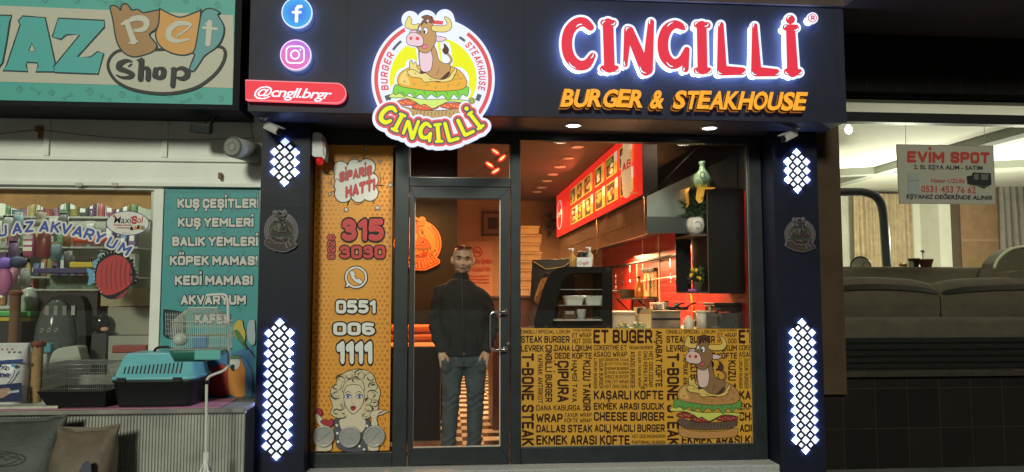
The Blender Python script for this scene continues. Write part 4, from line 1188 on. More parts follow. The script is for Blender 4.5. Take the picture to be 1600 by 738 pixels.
# the woman
def S492(pts): return [(x / 4.92 + 480, y / 4.92 + 570) for x, y in pts]
def w(pts, c, lw=.7, k=4): cv.shape(S492(pts), c, lw, 'black', k)
def wl(pts, lw, c='black'): cv.line(smooth_loop(S492(pts), 4, False), lw, c, taper=True)
w([(178, 250), (186, 180), (220, 150), (240, 95), (290, 60), (330, 42), (400, 32), (470, 50), (515, 85), (530, 140), (558, 185), (562, 230), (545, 290), (550, 330), (500, 395), (440, 418), (300, 412), (225, 408), (180, 370), (195, 320)], 'hair', 1.0)
w([(205, 425), (262, 420), (330, 470), (400, 470), (442, 428), (480, 425), (492, 500), (470, 655), (255, 655), (215, 540)], 'dress')
w([(250, 428), (310, 410), (400, 410), (448, 428), (436, 500), (350, 545), (270, 500)], 'skin', 0)
w([(308, 345), (400, 345), (404, 425), (306, 425)], 'skin', 0)
for x, y in ((228, 465), (232, 525), (238, 590), (300, 520), (460, 470), (470, 540), (440, 560), (402, 625), (330, 620), (290, 590), (438, 650)): cv.fill(S492(ellipse(x, y, 10, 10, 12)), 'white')
w([(282, 190), (300, 160), (340, 148), (400, 150), (432, 190), (438, 260), (415, 325), (385, 360), (355, 378), (320, 352), (288, 290)], 'skin', .9)
w([(272, 200), (290, 140), (340, 110), (420, 120), (445, 190), (430, 190), (400, 158), (340, 152), (300, 168), (285, 205)], 'hair', .8)
for ex, s_ in ((314, 1), (402, -1)):
    w([(ex - 28, 246), (ex - 8, 228), (ex + 14, 232), (ex + 26, 246), (ex + 4, 258), (ex - 14, 256)], 'white', .7)
    cv.fill(S492(ellipse(ex, 243, 12, 13, 14)), 'blue'); cv.fill(S492(ellipse(ex, 243, 5, 6, 10)), 'black')
    wl([(ex - 30, 244), (ex - 8, 227), (ex + 16, 230), (ex + 30, 240)], 1.4)
    wl([(ex - 26 * s_, 222), (ex, 206), (ex + 28 * s_, 216)], 1.1)
w([(334, 325), (346, 315), (355, 319), (364, 315), (376, 326), (366, 346), (352, 350), (340, 344)], 'lips', .5); cv.fill(S492(ellipse(355, 330, 9, 5, 10)), 'black')
wl([(346, 296), (354, 302), (364, 296)], .7); wl([(345, 250), (344, 280), (346, 296)], .4)
rr = random.Random(3)
for (cx, cy, r) in ((230, 230, 44), (225, 165, 40), (260, 110, 40), (330, 80, 42), (410, 75, 45), (480, 100, 40), (510, 165, 38), (500, 235, 46), (520, 300, 38), (470, 340, 40), (450, 390, 30), (250, 320, 40), (225, 365, 32), (275, 385, 30), (470, 270, 36), (370, 115, 34)):
    for k in range(4):
        a0 = rr.uniform(0, 6.28); rad = r * (1 - .2 * k)
        pts = [(cx + rad * math.cos(a0 + q * .45), cy + rad * .85 * math.sin(a0 + q * .45)) for q in range(6)]
        wl(pts, rr.choice((.5, .7, 1.5)))
w([(483, 385), (500, 355), (560, 343), (600, 350), (632, 356), (600, 368), (580, 380), (545, 390), (536, 420), (545, 465), (495, 465), (496, 410)], 'skin', .7)
for a in ((560, 375), (545, 382), (575, 368)): wl([a, (a[0] + 10, a[1] - 14), (a[0] + 26, a[1] - 20)], 1.1)
w([(60, 372), (82, 334), (112, 345), (118, 378), (92, 398)], 'lips', .7)
w([(60, 390), (75, 372), (110, 400), (140, 430), (150, 470), (120, 480), (85, 450)], 'skin', .7)
w([(105, 435), (130, 418), (165, 425), (196, 415), (205, 445), (180, 475), (130, 460)], 'lips', .7)
w([(65, 640), (80, 560), (180, 560), (192, 640), (160, 660), (70, 660)], 'skin', .6); w([(470, 650), (480, 560), (550, 560), (552, 640), (540, 658)], 'skin', .6)
art = cv.build("artwork", t)

# three clear ventilators
m_clear = mat("clear_plastic", (.38, .38, .38), .3, alpha=.35)
m_clear2 = mat("clear_plastic_rim", (.45, .45, .45), .25, alpha=.55)
vent_labels = ("round clear plastic window vent at the foot of the gold poster, nearest the pillar", "round clear plastic window vent at the foot of the gold poster, between two others", "round clear plastic window vent at the foot of the gold poster, nearest the door")
for (px_, py_), lab, tilt in zip(((505.4, 682), (546.5, 683), (584.8, 682)), vent_labels, (.35, 2.2, .5)):
    c = P(px_, py_, -.03); r = 16.8 * (P(551, 680, 0) - P(550, 680, 0)).x
    t = thing("window_vent", lab, "vent", c, "clear round window vents")
    b = MB(); b.lathe(c, [(r * .72, .0), (r * .8, -.012), (r * .94, -.014), (r, -.008), (r, .012)], m_clear2, 40, 'Y'); b.build("rim", t)
    b = MB()
    for k in range(18):
        a = tilt + 2 * PI * k / 18
        d = Vector((math.cos(a), 0, math.sin(a))); e = Vector((-math.sin(a), 0, math.cos(a)))
        p = c + d * r * .08; q = c + d * r * .78
        b.add([p - e * .0012, q - e * .003, q + e * .003 + Vector((0, .009, 0)), p + e * .0012 + Vector((0, .004, 0))], [(0, 1, 2, 3)], m_clear2)
    b.cyl(c + Vector((0, -.012, 0)), c + Vector((0, .006, 0)), r * .08, None, m_clear2, 14)
    d = Vector((math.cos(tilt + .3), 0, math.sin(tilt + .3))); b.tube([c - d * r * .78 + Vector((0, -.01, 0)), c + d * r * .78 + Vector((0, -.01, 0))], .002, m_clear2, 6)
    b.build("fan", t)
    b = MB(); b.lathe(c + Vector((0, .013, 0)), [(r * .98, 0), (r * .98, .004)], m_clear, 40, 'Y'); b.build("plate", t)

# ---- window film with the words
yf = -.0045
ff = lambda u, v: P(u, v, yf)
t = thing("window_film", "gold printed film on the lower window with dark food words and a bull burger", "window film", P(990, 699, yf))
cv = Canvas(ff, dict(PALP), dy=.00025, start=.0)
flp = [(813.6, 513), (1172.6, 514), (1176.6, 697.2), (813.2, 700)]
cv.fill(flp, 'film'); cv.mb.add([ff(*p) + Vector((0, .0008, 0)) for p in flp], [(0, 1, 2, 3)], PALP['film'])
cv.build("film", t)
cw = Canvas(ff, dict(PALP), dy=.00025, start=.0006)
c1 = lambda x0, y0, x1, y1: (x0 / 2.976 + 800, y0 / 2.976 + 490, x1 / 2.976 + 800, y1 / 2.976 + 490)
c2 = lambda x0, y0, x1, y1: (x0 / 3.69 + 900, y0 / 3.69 + 500, x1 / 3.69 + 900, y1 / 3.69 + 500)
WORDS = [("CINGILLİ SPECIAL LOKUM", c1(42, 76, 270, 94), 0), ("TAVUK BURGER", c1(281, 73, 369, 84), 0), ("STEAK BURGER", c1(42, 104, 268, 137), 0), ("ET WRAP", c1(280, 90, 369, 112), 0), ("HOT DOG", c1(280, 117, 369, 139), 0),
 ("LEVREK", c1(42, 147, 147, 178), 0), ("DANA LOKUM", c1(198, 146, 370, 175), 0), ("DEDE KÖFTE", c1(198, 182, 372, 211), 0), ("CÖKERTME ET", c2(102, 145, 292, 176), 0), ("VEGAN BURGER", c2(306, 150, 443, 170), 0), ("ASADO WRAP", c2(101, 183, 296, 214), 0),
 ("ET BUGER", c2(100, 56, 440, 136), 0), ("T-BONE STEAK", c1(45, 185, 102, 616), 1), ("YAPRAK ANTRİKOT", c1(119, 188, 143, 418), 1), ("CİNGİLLİ BURGER", c1(154, 146, 187, 412), 1), ("ÇİPURA", c1(211, 220, 264, 413), 1),
 ("HAMSİ TAVA", c1(279, 218, 303, 412), 1), ("KUZU TANDIR", c1(329, 218, 366, 453), 1), ("LOKUM BURGER", c2(102, 222, 122, 396), 1), ("SUCUK BURGER", c2(133, 222, 157, 396), 1), ("CÖKERTME TAVUK", c2(162, 222, 305, 239), 0), ("HOT DOG BBQ", c2(182, 245, 305, 262), 0),
 ("BOMM BURGER", c2(182, 272, 305, 289), 0), ("DOUBLE BURGER", c2(182, 296, 305, 310), 0), ("BBQ BURGER", c2(182, 317, 305, 337), 0), ("CHİLİ ET WRAP", c2(165, 346, 305, 366), 0), ("HOT DOG CHİLİ", c2(165, 374, 305, 394), 0), ("BURGER", c2(164, 246, 177, 338), 1),
 ("ASADO BURGER", c2(313, 182, 340, 392), 1), ("KAJUN TAVUK WRAP", c2(358, 182, 376, 390), 1), ("DAĞ KEKİLİ PİLİÇ", c2(389, 182, 412, 390), 1), ("HOT DOG CEDAR", c2(420, 182, 444, 387), 1), ("AKÇABAT KÖFTE", c2(458, 62, 498, 388), 1), ("KAŞARLI KÖFTE", c2(103, 407, 504, 460), 0),
 ("EKMEK ARASI SUCUK", c2(103, 478, 508, 519), 0), ("CHEESE BURGER", c2(103, 531, 510, 583), 0), ("DALLAS STEAK", c1(113, 517, 374, 554), 0), ("ACILI MACILI BURGER", c2(107, 602, 512, 647), 0), ("EKMEK ARASI KÖFTE", c1(113, 566, 548, 611), 0), ("HOT DOG MUSHOROM", c2(323, 661, 515, 682), 0),
 ("PARTIRMALI BURGER", c2(323, 696, 515, 717), 0), ("DANA KABURGA", c1(113, 426, 317, 452), 0), ("WRAP", c1(113, 466, 236, 507), 0), ("TAVUK WRAP", c1(244, 462, 370, 481), 0), ("KÖFTE WRAP", c1(244, 488, 370, 507), 0)]
CT = lambda q: (980 + (198 + (q[0] - 148) * .868) / 2.977, 490 + (108 + (q[1] - 88) * .90) / 2.977)
ST2 = [([CT(q) for q in p], [k * .9 * .3 for k in (r if isinstance(r, list) else [r] * len(p))]) for p, r in [([(310, 370), (340, 300), (330, 240), (320, 165)], [46, 42, 40, 50]), ([(240, 100), (245, 140), (300, 150)], 16), ([(440, 100), (425, 145), (350, 150)], 18),
       ([(418, 225), (430, 300)], 16), ([(262, 190)], 34), ([(235, 385), (470, 385)], 50), ([(190, 440), (500, 440)], 34), ([(200, 490), (490, 500)], 38), ([(230, 575), (480, 575)], 40)]]
mask = sdf(ST2, 1040, 1170, 500, 700, .7)
cw.clip = lambda p: p[0] < 1176 + 0 and p[0] < 1172.6 + (p[1] - 514) * .0218 - 1 and p[1] < 698.5
for dx in (0, 227):
    for s_, (x0, y0, x1, y1), rot in WORDS:
        if x0 + dx > 1174: continue
        if dx and x0 + dx > 1180: continue
        h = abs(y1 - y0) if not rot else abs(x1 - x0)
        cw.text(s_, (x1 + dx, y0, x0 + dx, y1) if False else ((x0 + dx, y0, x1 + dx, y1)), 'ink', .032 if h > 9 else .014, 0, rot=rot, keep=True)
cw.up()
cw.build("lettering", t)
cw = Canvas(ff, dict(PALP), dy=.0001, start=.0012)
cw.clip = None
cw.pal['hair'] = PALP['dkbrown']; cw.pal['white'] = PALP['white']
cw.loops(contours(mask, 0), 'mask')
cow_art(cw, CT, .85, True)
cw.build("artwork", t)

# ---- downlights in the soffit
def downlight(c, name, label, group, col, power, lens_e, r=.055, k=1):
    t = thing(name, label, "ceiling light", c, group)
    b = MB(); b.lathe(c, [(r * 1.28, 0), (r * 1.28, -.006), (r, -.010), (r * .98, -.004)], m_whitep, 32); b.build("ring", t)
    b = MB(); b.lathe(c, [(r * .97, -.003), (r * .97, -.0055)], mat("lens_%s" % name, (.8, .8, .8), .4, emit=col, es=lens_e, sample=False), 32); b.build("lens", t)
    if power: lamp('SPOT', Vector(c) - Vector((0, 0, .02)), power, col, .05, t, 150, name="downlight_lamp")
    return t
zs = fz0 + .004
for (px_, lab) in ((684, "round white downlight in the soffit hidden behind the round bull sign"), (896, "round white downlight in the soffit over the window, nearer the door"), (1108.5, "round white downlight in the soffit over the window, farther from the door")):
    c = Vector((X(px_, -.345, 206), -.345, zs)); downlight(c, "downlight", lab, "white downlights in the soffit", (1.0, .90, .72), 42, 16.0, .056)
# ---- security cameras under the soffit
m_cam = mat("camera_shell", (.52, .50, .50), .4)
def cctv(mx, my, bx, by, tx, ty, label):
    Yc = -.40
    top = Vector((X(mx, Yc, my), Yc, zs))
    t = thing("security_camera", label, "security camera", top, "security cameras under the soffit")
    b = MB(); b.lathe(top, [(.034, 0), (.034, -.010), (.016, -.016)], m_cam, 20); b.build("mount", t)
    p0 = P(bx, by, Yc - .02); p1 = P(tx, ty, Yc - .10)
    b = MB(); b.tube([top - Vector((0, 0, .012)), top - Vector((0, 0, .05)), (top - Vector((0, 0, .05)) + p0) / 2 + Vector((0, 0, .01)), p0], .010, m_cam, 10); b.build("bracket", t)
    d = (p1 - p0).normalized(); L = (p1 - p0).length
    r = d.cross(Vector((0, 0, 1))).normalized(); u = r.cross(d)
    Mx = Matrix((d, r, u)).transposed()
    b = MB(); b.obox((p0 + p1) / 2, (L, .062, .058), Mx, m_cam); bo = b.build("housing", t, bevel=.012, seg=3)
    b = MB(); b.obox((p0 + p1) / 2 + u * .034 + d * .008, (L + .025, .068, .006), Mx, m_cam); b.build("sun_shield", t, bevel=.002)
    b = MB(); b.cyl(p1 + d * .001, p1 + d * .006, .026, None, m_gblack, 20); b.build("lens", t)
cctv(412, 178, 416, 196, 436, 206, "white bullet security camera under the soffit corner beside the pet shop")
cctv(1243.5, 196, 1242, 208, 1224, 217, "white bullet security camera under the soffit corner beside the furniture shop")
# ---- alarm siren
ya = -.19
t = thing("alarm_siren", "white alarm siren box with a red lamp above the gold poster", "alarm", P(497, 250, ya))
c = P(496, 233, ya)
b = MB()
prof = [(489, 212), (494, 208), (503, 210), (507, 220), (510, 236), (507, 250), (503, 246), (487.5, 243)]
b.prism([(P(x, y, ya).x, P(x, y, ya).z) for x, y in smooth_loop(prof, 3)], ya - .02, ya + .14, mat("siren_shell", (.60, .60, .62), .4)); b.build("housing", t, bevel=.008)
b = MB(); c2_ = P(498, 250, ya); b.ell(c2_ + Vector((0, .05, 0)), (.030, .05, .036), mat("siren_lamp", (.3, .01, .01), .25, emit=(.7, .015, .02), es=.45), 18, 12); b.build("lamp_dome", t)
b = MB(); fs = lambda u, v: P(u, v, ya - .021)
cv = Canvas(fs, dict(r=mat("siren_red", (.45, .03, .03), .4), k=m_black), dy=.0004, start=.001)
cv.fill([(503.2, 214), (505.5, 216), (508.6, 230), (507.4, 232), (504, 229)], 'r')
for k in range(4): cv.fill([(504 + k * .3, 232 + k * 3), (507 + k * .1, 232.6 + k * 3), (507, 234 + k * 3), (504 + k * .3, 233.6 + k * 3)], 'k', keep=True)
cv.build("marking", t)
# ---- red lamp string behind the transom
yn = .045
t = thing("chili_light", "string of glowing red pepper shaped lamps behind the pane over the door", "string light", P(775, 250, yn))
neon = mat("neon_core", (.8, .3, .2), .4, emit=(1.0, .16, .06), es=7.0); petal = mat("neon_shell", (.5, .02, .02), .3, emit=(.85, .03, .02), es=1.1)
for (x, y, a) in ((774, 237.5, .6), (784.5, 247.5, -.75), (765, 258, .6), (774.5, 267.5, -.6)):
    c = P(x, y, yn); s_ = (P(x + 1, y, yn) - c).x
    Rm = Matrix.Rotation(-a, 3, 'Y') if False else Matrix.Rotation(a, 3, 'Y')
    b = MB(); b.ell(c, (s_ * 8.5, .012, s_ * 4.4), petal, 16, 10, Rm); o = b.build("lamp_shell", t)
    b = MB(); b.ell(c - Vector((0, .013, 0)), (s_ * 6.0, .006, s_ * 1.7), neon, 14, 8, Rm); b.build("lamp_core", t)
b = MB()
wp = [P(x, y, yn + .02) for x, y in smooth_loop([(797, 236), (786, 242), (770, 250), (757, 260), (748, 268), (738, 273), (728, 274)], 5, False)]
b.tube(wp, .0025, mat("red_wire", (.12, .01, .01), .5), 6)
b.tube([P(757, 260, yn + .02), P(763, 270, yn + .02), P(756, 277, yn + .02)], .0025, MATS["red_wire"], 6)
b.tube([P(x, y, yn + .02) for x, y in ((636, 270), (652, 276), (664, 273))], .0025, m_black, 6); b.build("wire", t)
# ------------------------------------------------------------------ inside the burger shop
ORW = (1.0, .50, .20)
G7 = "small reddish recessed lights along the shop ceiling"
xl = X(902, .0, 229)
cl_pts = []
for i, (px_, py_) in enumerate(((902, 229), (887.5, 246.8), (874.6, 260.6), (863.6, 272.6), (854.8, 282.7), (846.5, 292.9), (838.7, 299.8))):
    d = ROT @ Vector(((px_ - 800) / FPX, (369 - py_) / FPX, -1.0)); p = CAM + d * ((ZC - .001 - CAM.z) / d.z)
    cl_pts.append(p)
proto = None
for p in cl_pts:
    if proto is None:
        t = thing("recessed_light", "small reddish recessed light in the row along the shop ceiling", "ceiling light", p, G7)
        b = MB(); b.lathe(p, [(.075, 0), (.075, -.008), (.058, -.010)], m_whitep, 24); b.build("ring", t)
        b = MB(); b.lathe(p, [(.056, -.006), (.056, -.009)], mat("warm_lens", (.5, .2, .1), .4, emit=(1.0, .26, .12), es=1.3), 24); b.build("lens", t)
        proto = t
    else: t = dup(proto, p)
    lamp('SPOT', p - Vector((0, 0, .03)), 80, ORW, .05, None, 140, name="ceiling_and_fill_lamp")
for (x, y, e) in ((-.35, 1.5, 45), (-.2, 3.2, 75), (.35, 5.2, 110), (2.0, .34, 26), (2.2, 3.0, 50)):
    lamp('SPOT', (x, y, ZC - .05), e, ORW, .08, None, 150, name="ceiling_and_fill_lamp")  # extra warm fill spots added to brighten the room, no fixtures

lamp('SPOT', (2.05, .32, ZC - .05), 24, (1, .82, .62), .06, None, 150, name='ceiling_and_fill_lamp')  # fill spot added to bring up the vase and cloth, no fixture
# counter by the door, padded bench behind it
c0, c1x = X(600, 1.0), X(689, 1.0)
ct = Z(541, 1.0, 668)
t = thing("counter", "dark counter just inside the door with an orange lit top edge", "counter", ((c0 + c1x) / 2, 1.0, ST))
b = MB(); b.box(c0, c1x, 1.0, 1.55, ST, ct - .012, mat("counter_front", (.035, .030, .028), .4, noise=.3)); b.build("body", t, bevel=.004)
b = MB(); b.box(c0, c1x + .004, .985, 1.56, ct - .010, ct, mat("counter_edge", (.72, .42, .22), .3)); b.build("top", t, bevel=.003)
m_or = mat("orange_leather", (.85, .16, .012), .42, noise=.12, nscale=5)
z0, z1 = Z(541, 1.75, 668), Z(507, 1.75, 668)
t = thing("bench_back", "padded orange bench backrest in horizontal rolls behind the dark counter", "bench", ((c0 + c1x) / 2, 1.8, ST))
b = MB(); b.box(c0, X(686, 1.75), 1.84, 1.95, ST, z1 - .01, m_dkwall); b.build("frame", t)
n = 3
for i in range(n):
    za = z0 - .06 + (z1 - z0 + .06) * i / n; zb_ = z0 - .06 + (z1 - z0 + .06) * (i + 1) / n
    b = MB(); b.box(c0, X(686, 1.75) + .0, 1.74, 1.838, za + .003, zb_ - .003, m_or); b.build("cushion_roll", t, bevel=.03, seg=4)
lamp('SPOT', (.72, .45, ZC - .05), 75, ORW, .08, None, 80, aim=(.12, 1.35, -1.25), name='ceiling_and_fill_lamp')  # added fill spot aimed at the fronts of the card boxes
lamp('AREA', ((c0 + c1x) / 2, 1.5, 2.5), 40, (1.0, .45, .12), .3, None, name="ceiling_and_fill_lamp")  # added orange area light over counter and bench, no fixture
# emblem on the dark partition, in orange
PAL_OR = {k: mat("orange_" + k, c, .5) for k, c in dict(white=(.80, .25, .08), red=(.62, .05, .01), black=(.05, .01, .005), grey=(.08, .02, .01), yellow=(.80, .22, .05), brown=(.55, .10, .03),
    pink=(.75, .25, .10), cream=(.75, .20, .04), dkbrown=(.10, .015, .005), bun=(.72, .10, .03), bunlight=(.78, .16, .05), green=(.25, .10, .02), cheese=(.6, .2, .03), tomato=(.5, .02, .01),
    meat=(.3, .05, .02), salmon=(.7, .1, .05), tongue=(.6, .05, .05), hair=(.12, .02, .01)).items()}
yo = 2.185
fo = lambda u, v: P(690 + (u - 774) * .385, 340 + (v - 18) * .385, yo)
logo_box(yo, fo, "emblem", "orange bull and burger emblem on the dark wall inside the door", PAL_OR, PAL_OR['red'], .014, .0012, 1.2)
# picture and notice on the back wall
ybk = YB - .02
def px_box(b, x0, x1, y0, y1, Y, d, m):
    b.box(X(x0, Y), X(x1, Y), Y, Y + d, Z(y1, Y, (x0 + x1) / 2), Z(y0, Y, (x0 + x1) / 2), m); return b
t = thing("wall_picture", "framed picture with a dark centre on the tan back wall", "picture", P(768, 368, ybk))
b = MB()
for q in ((753, 783, 331, 334), (753, 783, 365, 369), (753, 755.5, 334, 365), (780.5, 783, 334, 365)): px_box(b, *q, ybk - .02, .035, mat("picture_frame_brown", (.06, .035, .02), .4))
b.build("frame", t); b = MB(); px_box(b, 755.5, 780.5, 334, 365, ybk, .015, mat("picture_mount", (.20, .12, .07), .5)); px_box(b, 762, 778, 340, 358, ybk - .003, .002, mat("picture_print", (.05, .035, .03), .4)); b.build("print", t)
t = thing("wall_notice", "pale no smoking notice with red writing on the back wall behind the man", "notice", P(751, 460, ybk))
b = MB(); px_box(b, 729, 769.5, 377, 462, ybk, .008, mat("notice_paper", (.46, .24, .15), .6)); b.build("paper", t)
fn_ = lambda u, v: P(u, v, ybk)
cv = Canvas(fn_, dict(r=mat("notice_red", (.42, .03, .02), .6), w=MATS["notice_paper"]), dy=.002, start=.003)
cv.line(ellipse(746, 394, 7, 7.4, 28), 1.8, 'r', closed=True); cv.line([(741, 389), (751, 399)], 1.5, 'r'); cv.fill([(740.5, 393), (751, 393), (751, 395.4), (740.5, 395.4)], 'r')
cv.text("SİGARA İÇMEK", (730.5, 405, 768.5, 412.5), 'r', .03); cv.text("YASAKTIR", (733, 418, 766, 424.5), 'r', .02)
for k in range(3): cv.fill([(733, 431 + k * 5), (764, 431 + k * 5), (764, 432.4 + k * 5), (733, 432.4 + k * 5)], 'r')
cv.build("lettering", t)
# red bin far back
c = P(772, 585, 5.6)
t = thing("waste_bin", "small red bin standing on the checkered floor at the back", "bin", Vector((c.x, 5.6, ST)))
b = MB(); r_ = .10; b.lathe((c.x, 5.6, ST), [(r_ * .8, 0), (r_, .24), (r_ * 1.06, .25), (r_ * 1.06, .27), (r_ * .95, .27), (r_ * .93, .24)], mat("red_bin", (.30, .015, .015), .4), 20); b.build("body", t)
b = MB(); b.tube([(c.x - r_, 5.6, ST + .25), (c.x - .07, 5.55, ST + .34), (c.x + .07, 5.55, ST + .34), (c.x + r_, 5.6, ST + .25)], .006, m_black, 6); b.build("handle", t)

# till counter with boxes and monitor
zt_ = Z(462, 1.7, 830)
t = thing("till_counter", "reddish brown wooden till counter behind the window beside the door post", "counter", (X(845, 1.5), 1.5, ST))
m_wood = mat("red_brown_wood", (.16, .045, .02), .4, noise=.3, nscale=6)
b = MB(); b.box(X(770, 1.5), X(848, 1.5), 1.5, 2.3, ST, zt_ - .03, m_wood); b.build("body", t, bevel=.004)
b = MB(); b.box(X(770, 1.5) - .02, X(848, 1.5) + .02, 1.47, 2.32, zt_ - .028, zt_, mat("wood_top", (.20, .07, .03), .35)); b.build("top", t, bevel=.004)
m_card = mat("kraft_card", (.74, .46, .20), .7, noise=.15, nscale=4)
bx0, bx1 = X(806, 1.75), X(845, 1.75)
nb = 8; hb = (Z(352.5, 1.75, 830) - zt_) / nb
ordn = ["bottom", "second from the bottom", "third from the bottom", "fourth from the bottom", "fourth from the top", "third from the top", "second from the top", "topmost"]
for i in range(nb):
    jx, jr = random.uniform(-.012, .012), random.uniform(-.03, .03)
    c = Vector(((bx0 + bx1) / 2 + jx, 1.75 + .16, zt_ + i * hb))
    t = thing("pizza_box", "%s kraft card box of the stack beside the till" % ordn[i], "box", c, "kraft card boxes stacked beside the till")
    b = MB(); w_ = bx1 - bx0; b.obox(c + Vector((0, 0, hb * .36)), (w_ - .012, .31, hb * .70), jr, m_card); b.build("tray", t, bevel=.002)
    b = MB(); b.obox(c + Vector((0, -.002, hb * .83)), (w_, .322, hb * .24), jr, m_card)
    b.build("lid", t, bevel=.003)
c = P(838, 461, 1.52); c.z = zt_
t = thing("card_pack", "small blue and white pack lying on the till counter", "pack", c)
b = MB(); b.obox(c + Vector((0, .03, .02)), (.12, .05, .036), .1, mat("blue_print", (.10, .16, .45), .5)); b.obox(c + Vector((0, .03, .044)), (.10, .05, .010), .15, m_whitep); b.build("pack", t, bevel=.002)
# monitor
ym = 1.35
t = thing("monitor", "black till monitor turned away beside the stacked boxes", "monitor", P(861, 468, ym + .1))
b = MB(); q = [(829, 470), (832, 406), (896, 404), (900, 470)]
b.prism([(P(x, y, ym).x, P(x, y, ym).z) for x, y in q], ym, ym + .05, mat("monitor_shell", (.025, .025, .027), .35)); b.build("screen_shell", t, bevel=.008)
b = MB(); b.prism([(P(x, y, ym).x, P(x, y, ym).z) for x, y in ((834, 409), (893, 407.5), (886, 414), (853, 421))], ym - .016, ym - .001, mat("monitor_back", (.045, .04, .036), .35)); b.build("back_cover", t, bevel=.004)
b = MB(); b.tube([P(x, y, ym - .017) for x, y in ((834, 409), (853, 421), (880, 417), (893, 408))], .004, mat("gold_trim", (.6, .35, .15), .3), 6); b.build("trim", t)
b = MB(); b.box(X(850, ym), X(872, ym), ym + .01, ym + .12, ct - .0, Z(469, ym), m_black); b.build("stand", t, bevel=.005)
# low wall counter behind the film: carries the display case and the kitchen things
ys0, ys1 = .30, 1.15
zk = Z(515, .5, 960)
t = thing("window_counter", "dark serving counter behind the gold window film", "counter", (1.6, .7, ST))
b = MB(); b.box(X(820, ys0), 2.70, ys0 + .03, ys1, ST, zk - .03, m_black); b.build("body", t)
b = MB(); b.box(X(815, ys0), 2.72, ys0, ys1, zk - .028, zk, mat("counter_steel", (.42, .40, .38), .3, 1.0, noise=.2)); b.build("top", t, bevel=.003)
# display case
yc0, yc1 = .42, .85
t = thing("display_case", "black curved glass display case with food tubs on the window counter", "display case", (X(900, .6), .6, zk))
def sil(pts, Y): return [(P(x, y, Y).x, P(x, y, Y).z) for x, y in pts]
outer = [(836, 515), (835, 500), (843, 470), (852, 442), (860, 427), (872, 419), (886, 417), (957, 417), (957, 515)]
inner = [(863, 508), (868, 480), (874, 455), (880, 438), (888, 430), (898, 427), (941, 427), (941, 508)]
so = smooth_loop(outer[:7], 4, False) + outer[7:]
si = smooth_loop(inner[:6], 4, False) + inner[6:]
b = MB()
k = max(len(so), len(si))
def resample(lp, n):
    L = [0]; m_ = len(lp)
    for i in range(m_): L.append(L[-1] + math.hypot(lp[(i + 1) % m_][0] - lp[i][0], lp[(i + 1) % m_][1] - lp[i][1]))
    out = []
    for q in range(n):
        s_ = L[-1] * q / n; i = max(j for j in range(m_) if L[j] <= s_ + 1e-9); f = (s_ - L[i]) / (L[i + 1] - L[i]); a, c = lp[i], lp[(i + 1) % m_]
        out.append((a[0] + (c[0] - a[0]) * f, a[1] + (c[1] - a[1]) * f))
    return out
vs, fs = fill_loops([sil([p], yc0)[0] for p in so] and [sil(so, yc0), sil(si, yc0)])
for Y in (yc0, yc1):
    b.add([(v[0], Y, v[1]) for v in vs], fs, m_gblack)
    b.add([(v[0], Y + .02, v[1]) for v in vs], fs, m_gblack)
    for lp in (sil(so, yc0), sil(si, yc0)):
        n = len(lp); b.add([(x, Y, z) for x, z in lp] + [(x, Y + .02, z) for x, z in lp], [(i, (i + 1) % n, n + (i + 1) % n, n + i) for i in range(n)], m_gblack)
b.build("end_frame", t, fix=False)
b = MB(); lp = sil(so, yc0); n = len(lp)
top_i = [i for i in range(n) if i >= 0]
b.add([(x, yc0 + .021, z) for x, z in lp] + [(x, yc1 - .001, z) for x, z in lp], [(i, i + 1, n + i + 1, n + i) for i in range(0, n - 3)], glass_mat("smoked_glass", (.35, .35, .36), .3)); b.build("curved_glass", t, fix=False)
b = MB(); zz = sil([(900, 417)], yc0)[0][1]; b.box(X(884, yc0), X(957, yc0), yc0 + .021, yc1 - .001, zz - .02, zz - .002, m_gblack)
b.box(X(944, yc0), X(957, yc0), yc0 + .021, yc1 - .001, zk + .002, zz - .022, m_gblack); b.box(X(838, yc0), X(943, yc0), yc0 + .021, yc1 - .001, zk + .002, zk + .03, m_gblack); b.build("back_panel", t)
b = MB(); b.box(X(860, yc1), X(944, yc0), yc1 - .0006, yc1 - .0002, zk + .031, zz - .022, glass_mat("added_rear_tint_glass", (.22, .20, .19), .2)); b.build("added_rear_tint", t)  # added dark sheet, dims the bright wall seen through the case
zsh = sil([(900, 477)], yc0)[0][1]; zsl = sil([(900, 500)], yc0)[0][1]
for z_ in (zsh, sil([(900, 452)], yc0)[0][1]):
    b = MB(); b.box(X(874, yc0), X(943, yc0), yc0 + .04, yc1 - .03, z_ - .006, z_, mat("shelf_glass_edge", (.25, .27, .26), .2)); b.build("shelf", t)
b = MB(); b.box(X(858, yc0), X(942, yc0), yc0 + .03, yc1 - .03, zsl - .008, zsl, mat("tray_white", (.5, .47, .43), .4)); b.build("tray", t)
for (px_, py_) in ((853, 511), (950, 511), (951, 421)):
    b = MB(); c = P(px_, py_, yc0); b.cyl(c - Vector((0, .006, 0)), c - Vector((0, .0005, 0)), .017, None, mat("fixing_cap", (.05, .05, .05), .2, .5), 18); b.build("cap", t)
lamp('AREA', (X(905, .6), .62, zsh + .11), 1.0, (1, .85, .65), .15, None, name="case_lamp")
m_tub = mat("foam_tub", (.62, .58, .52), .45)
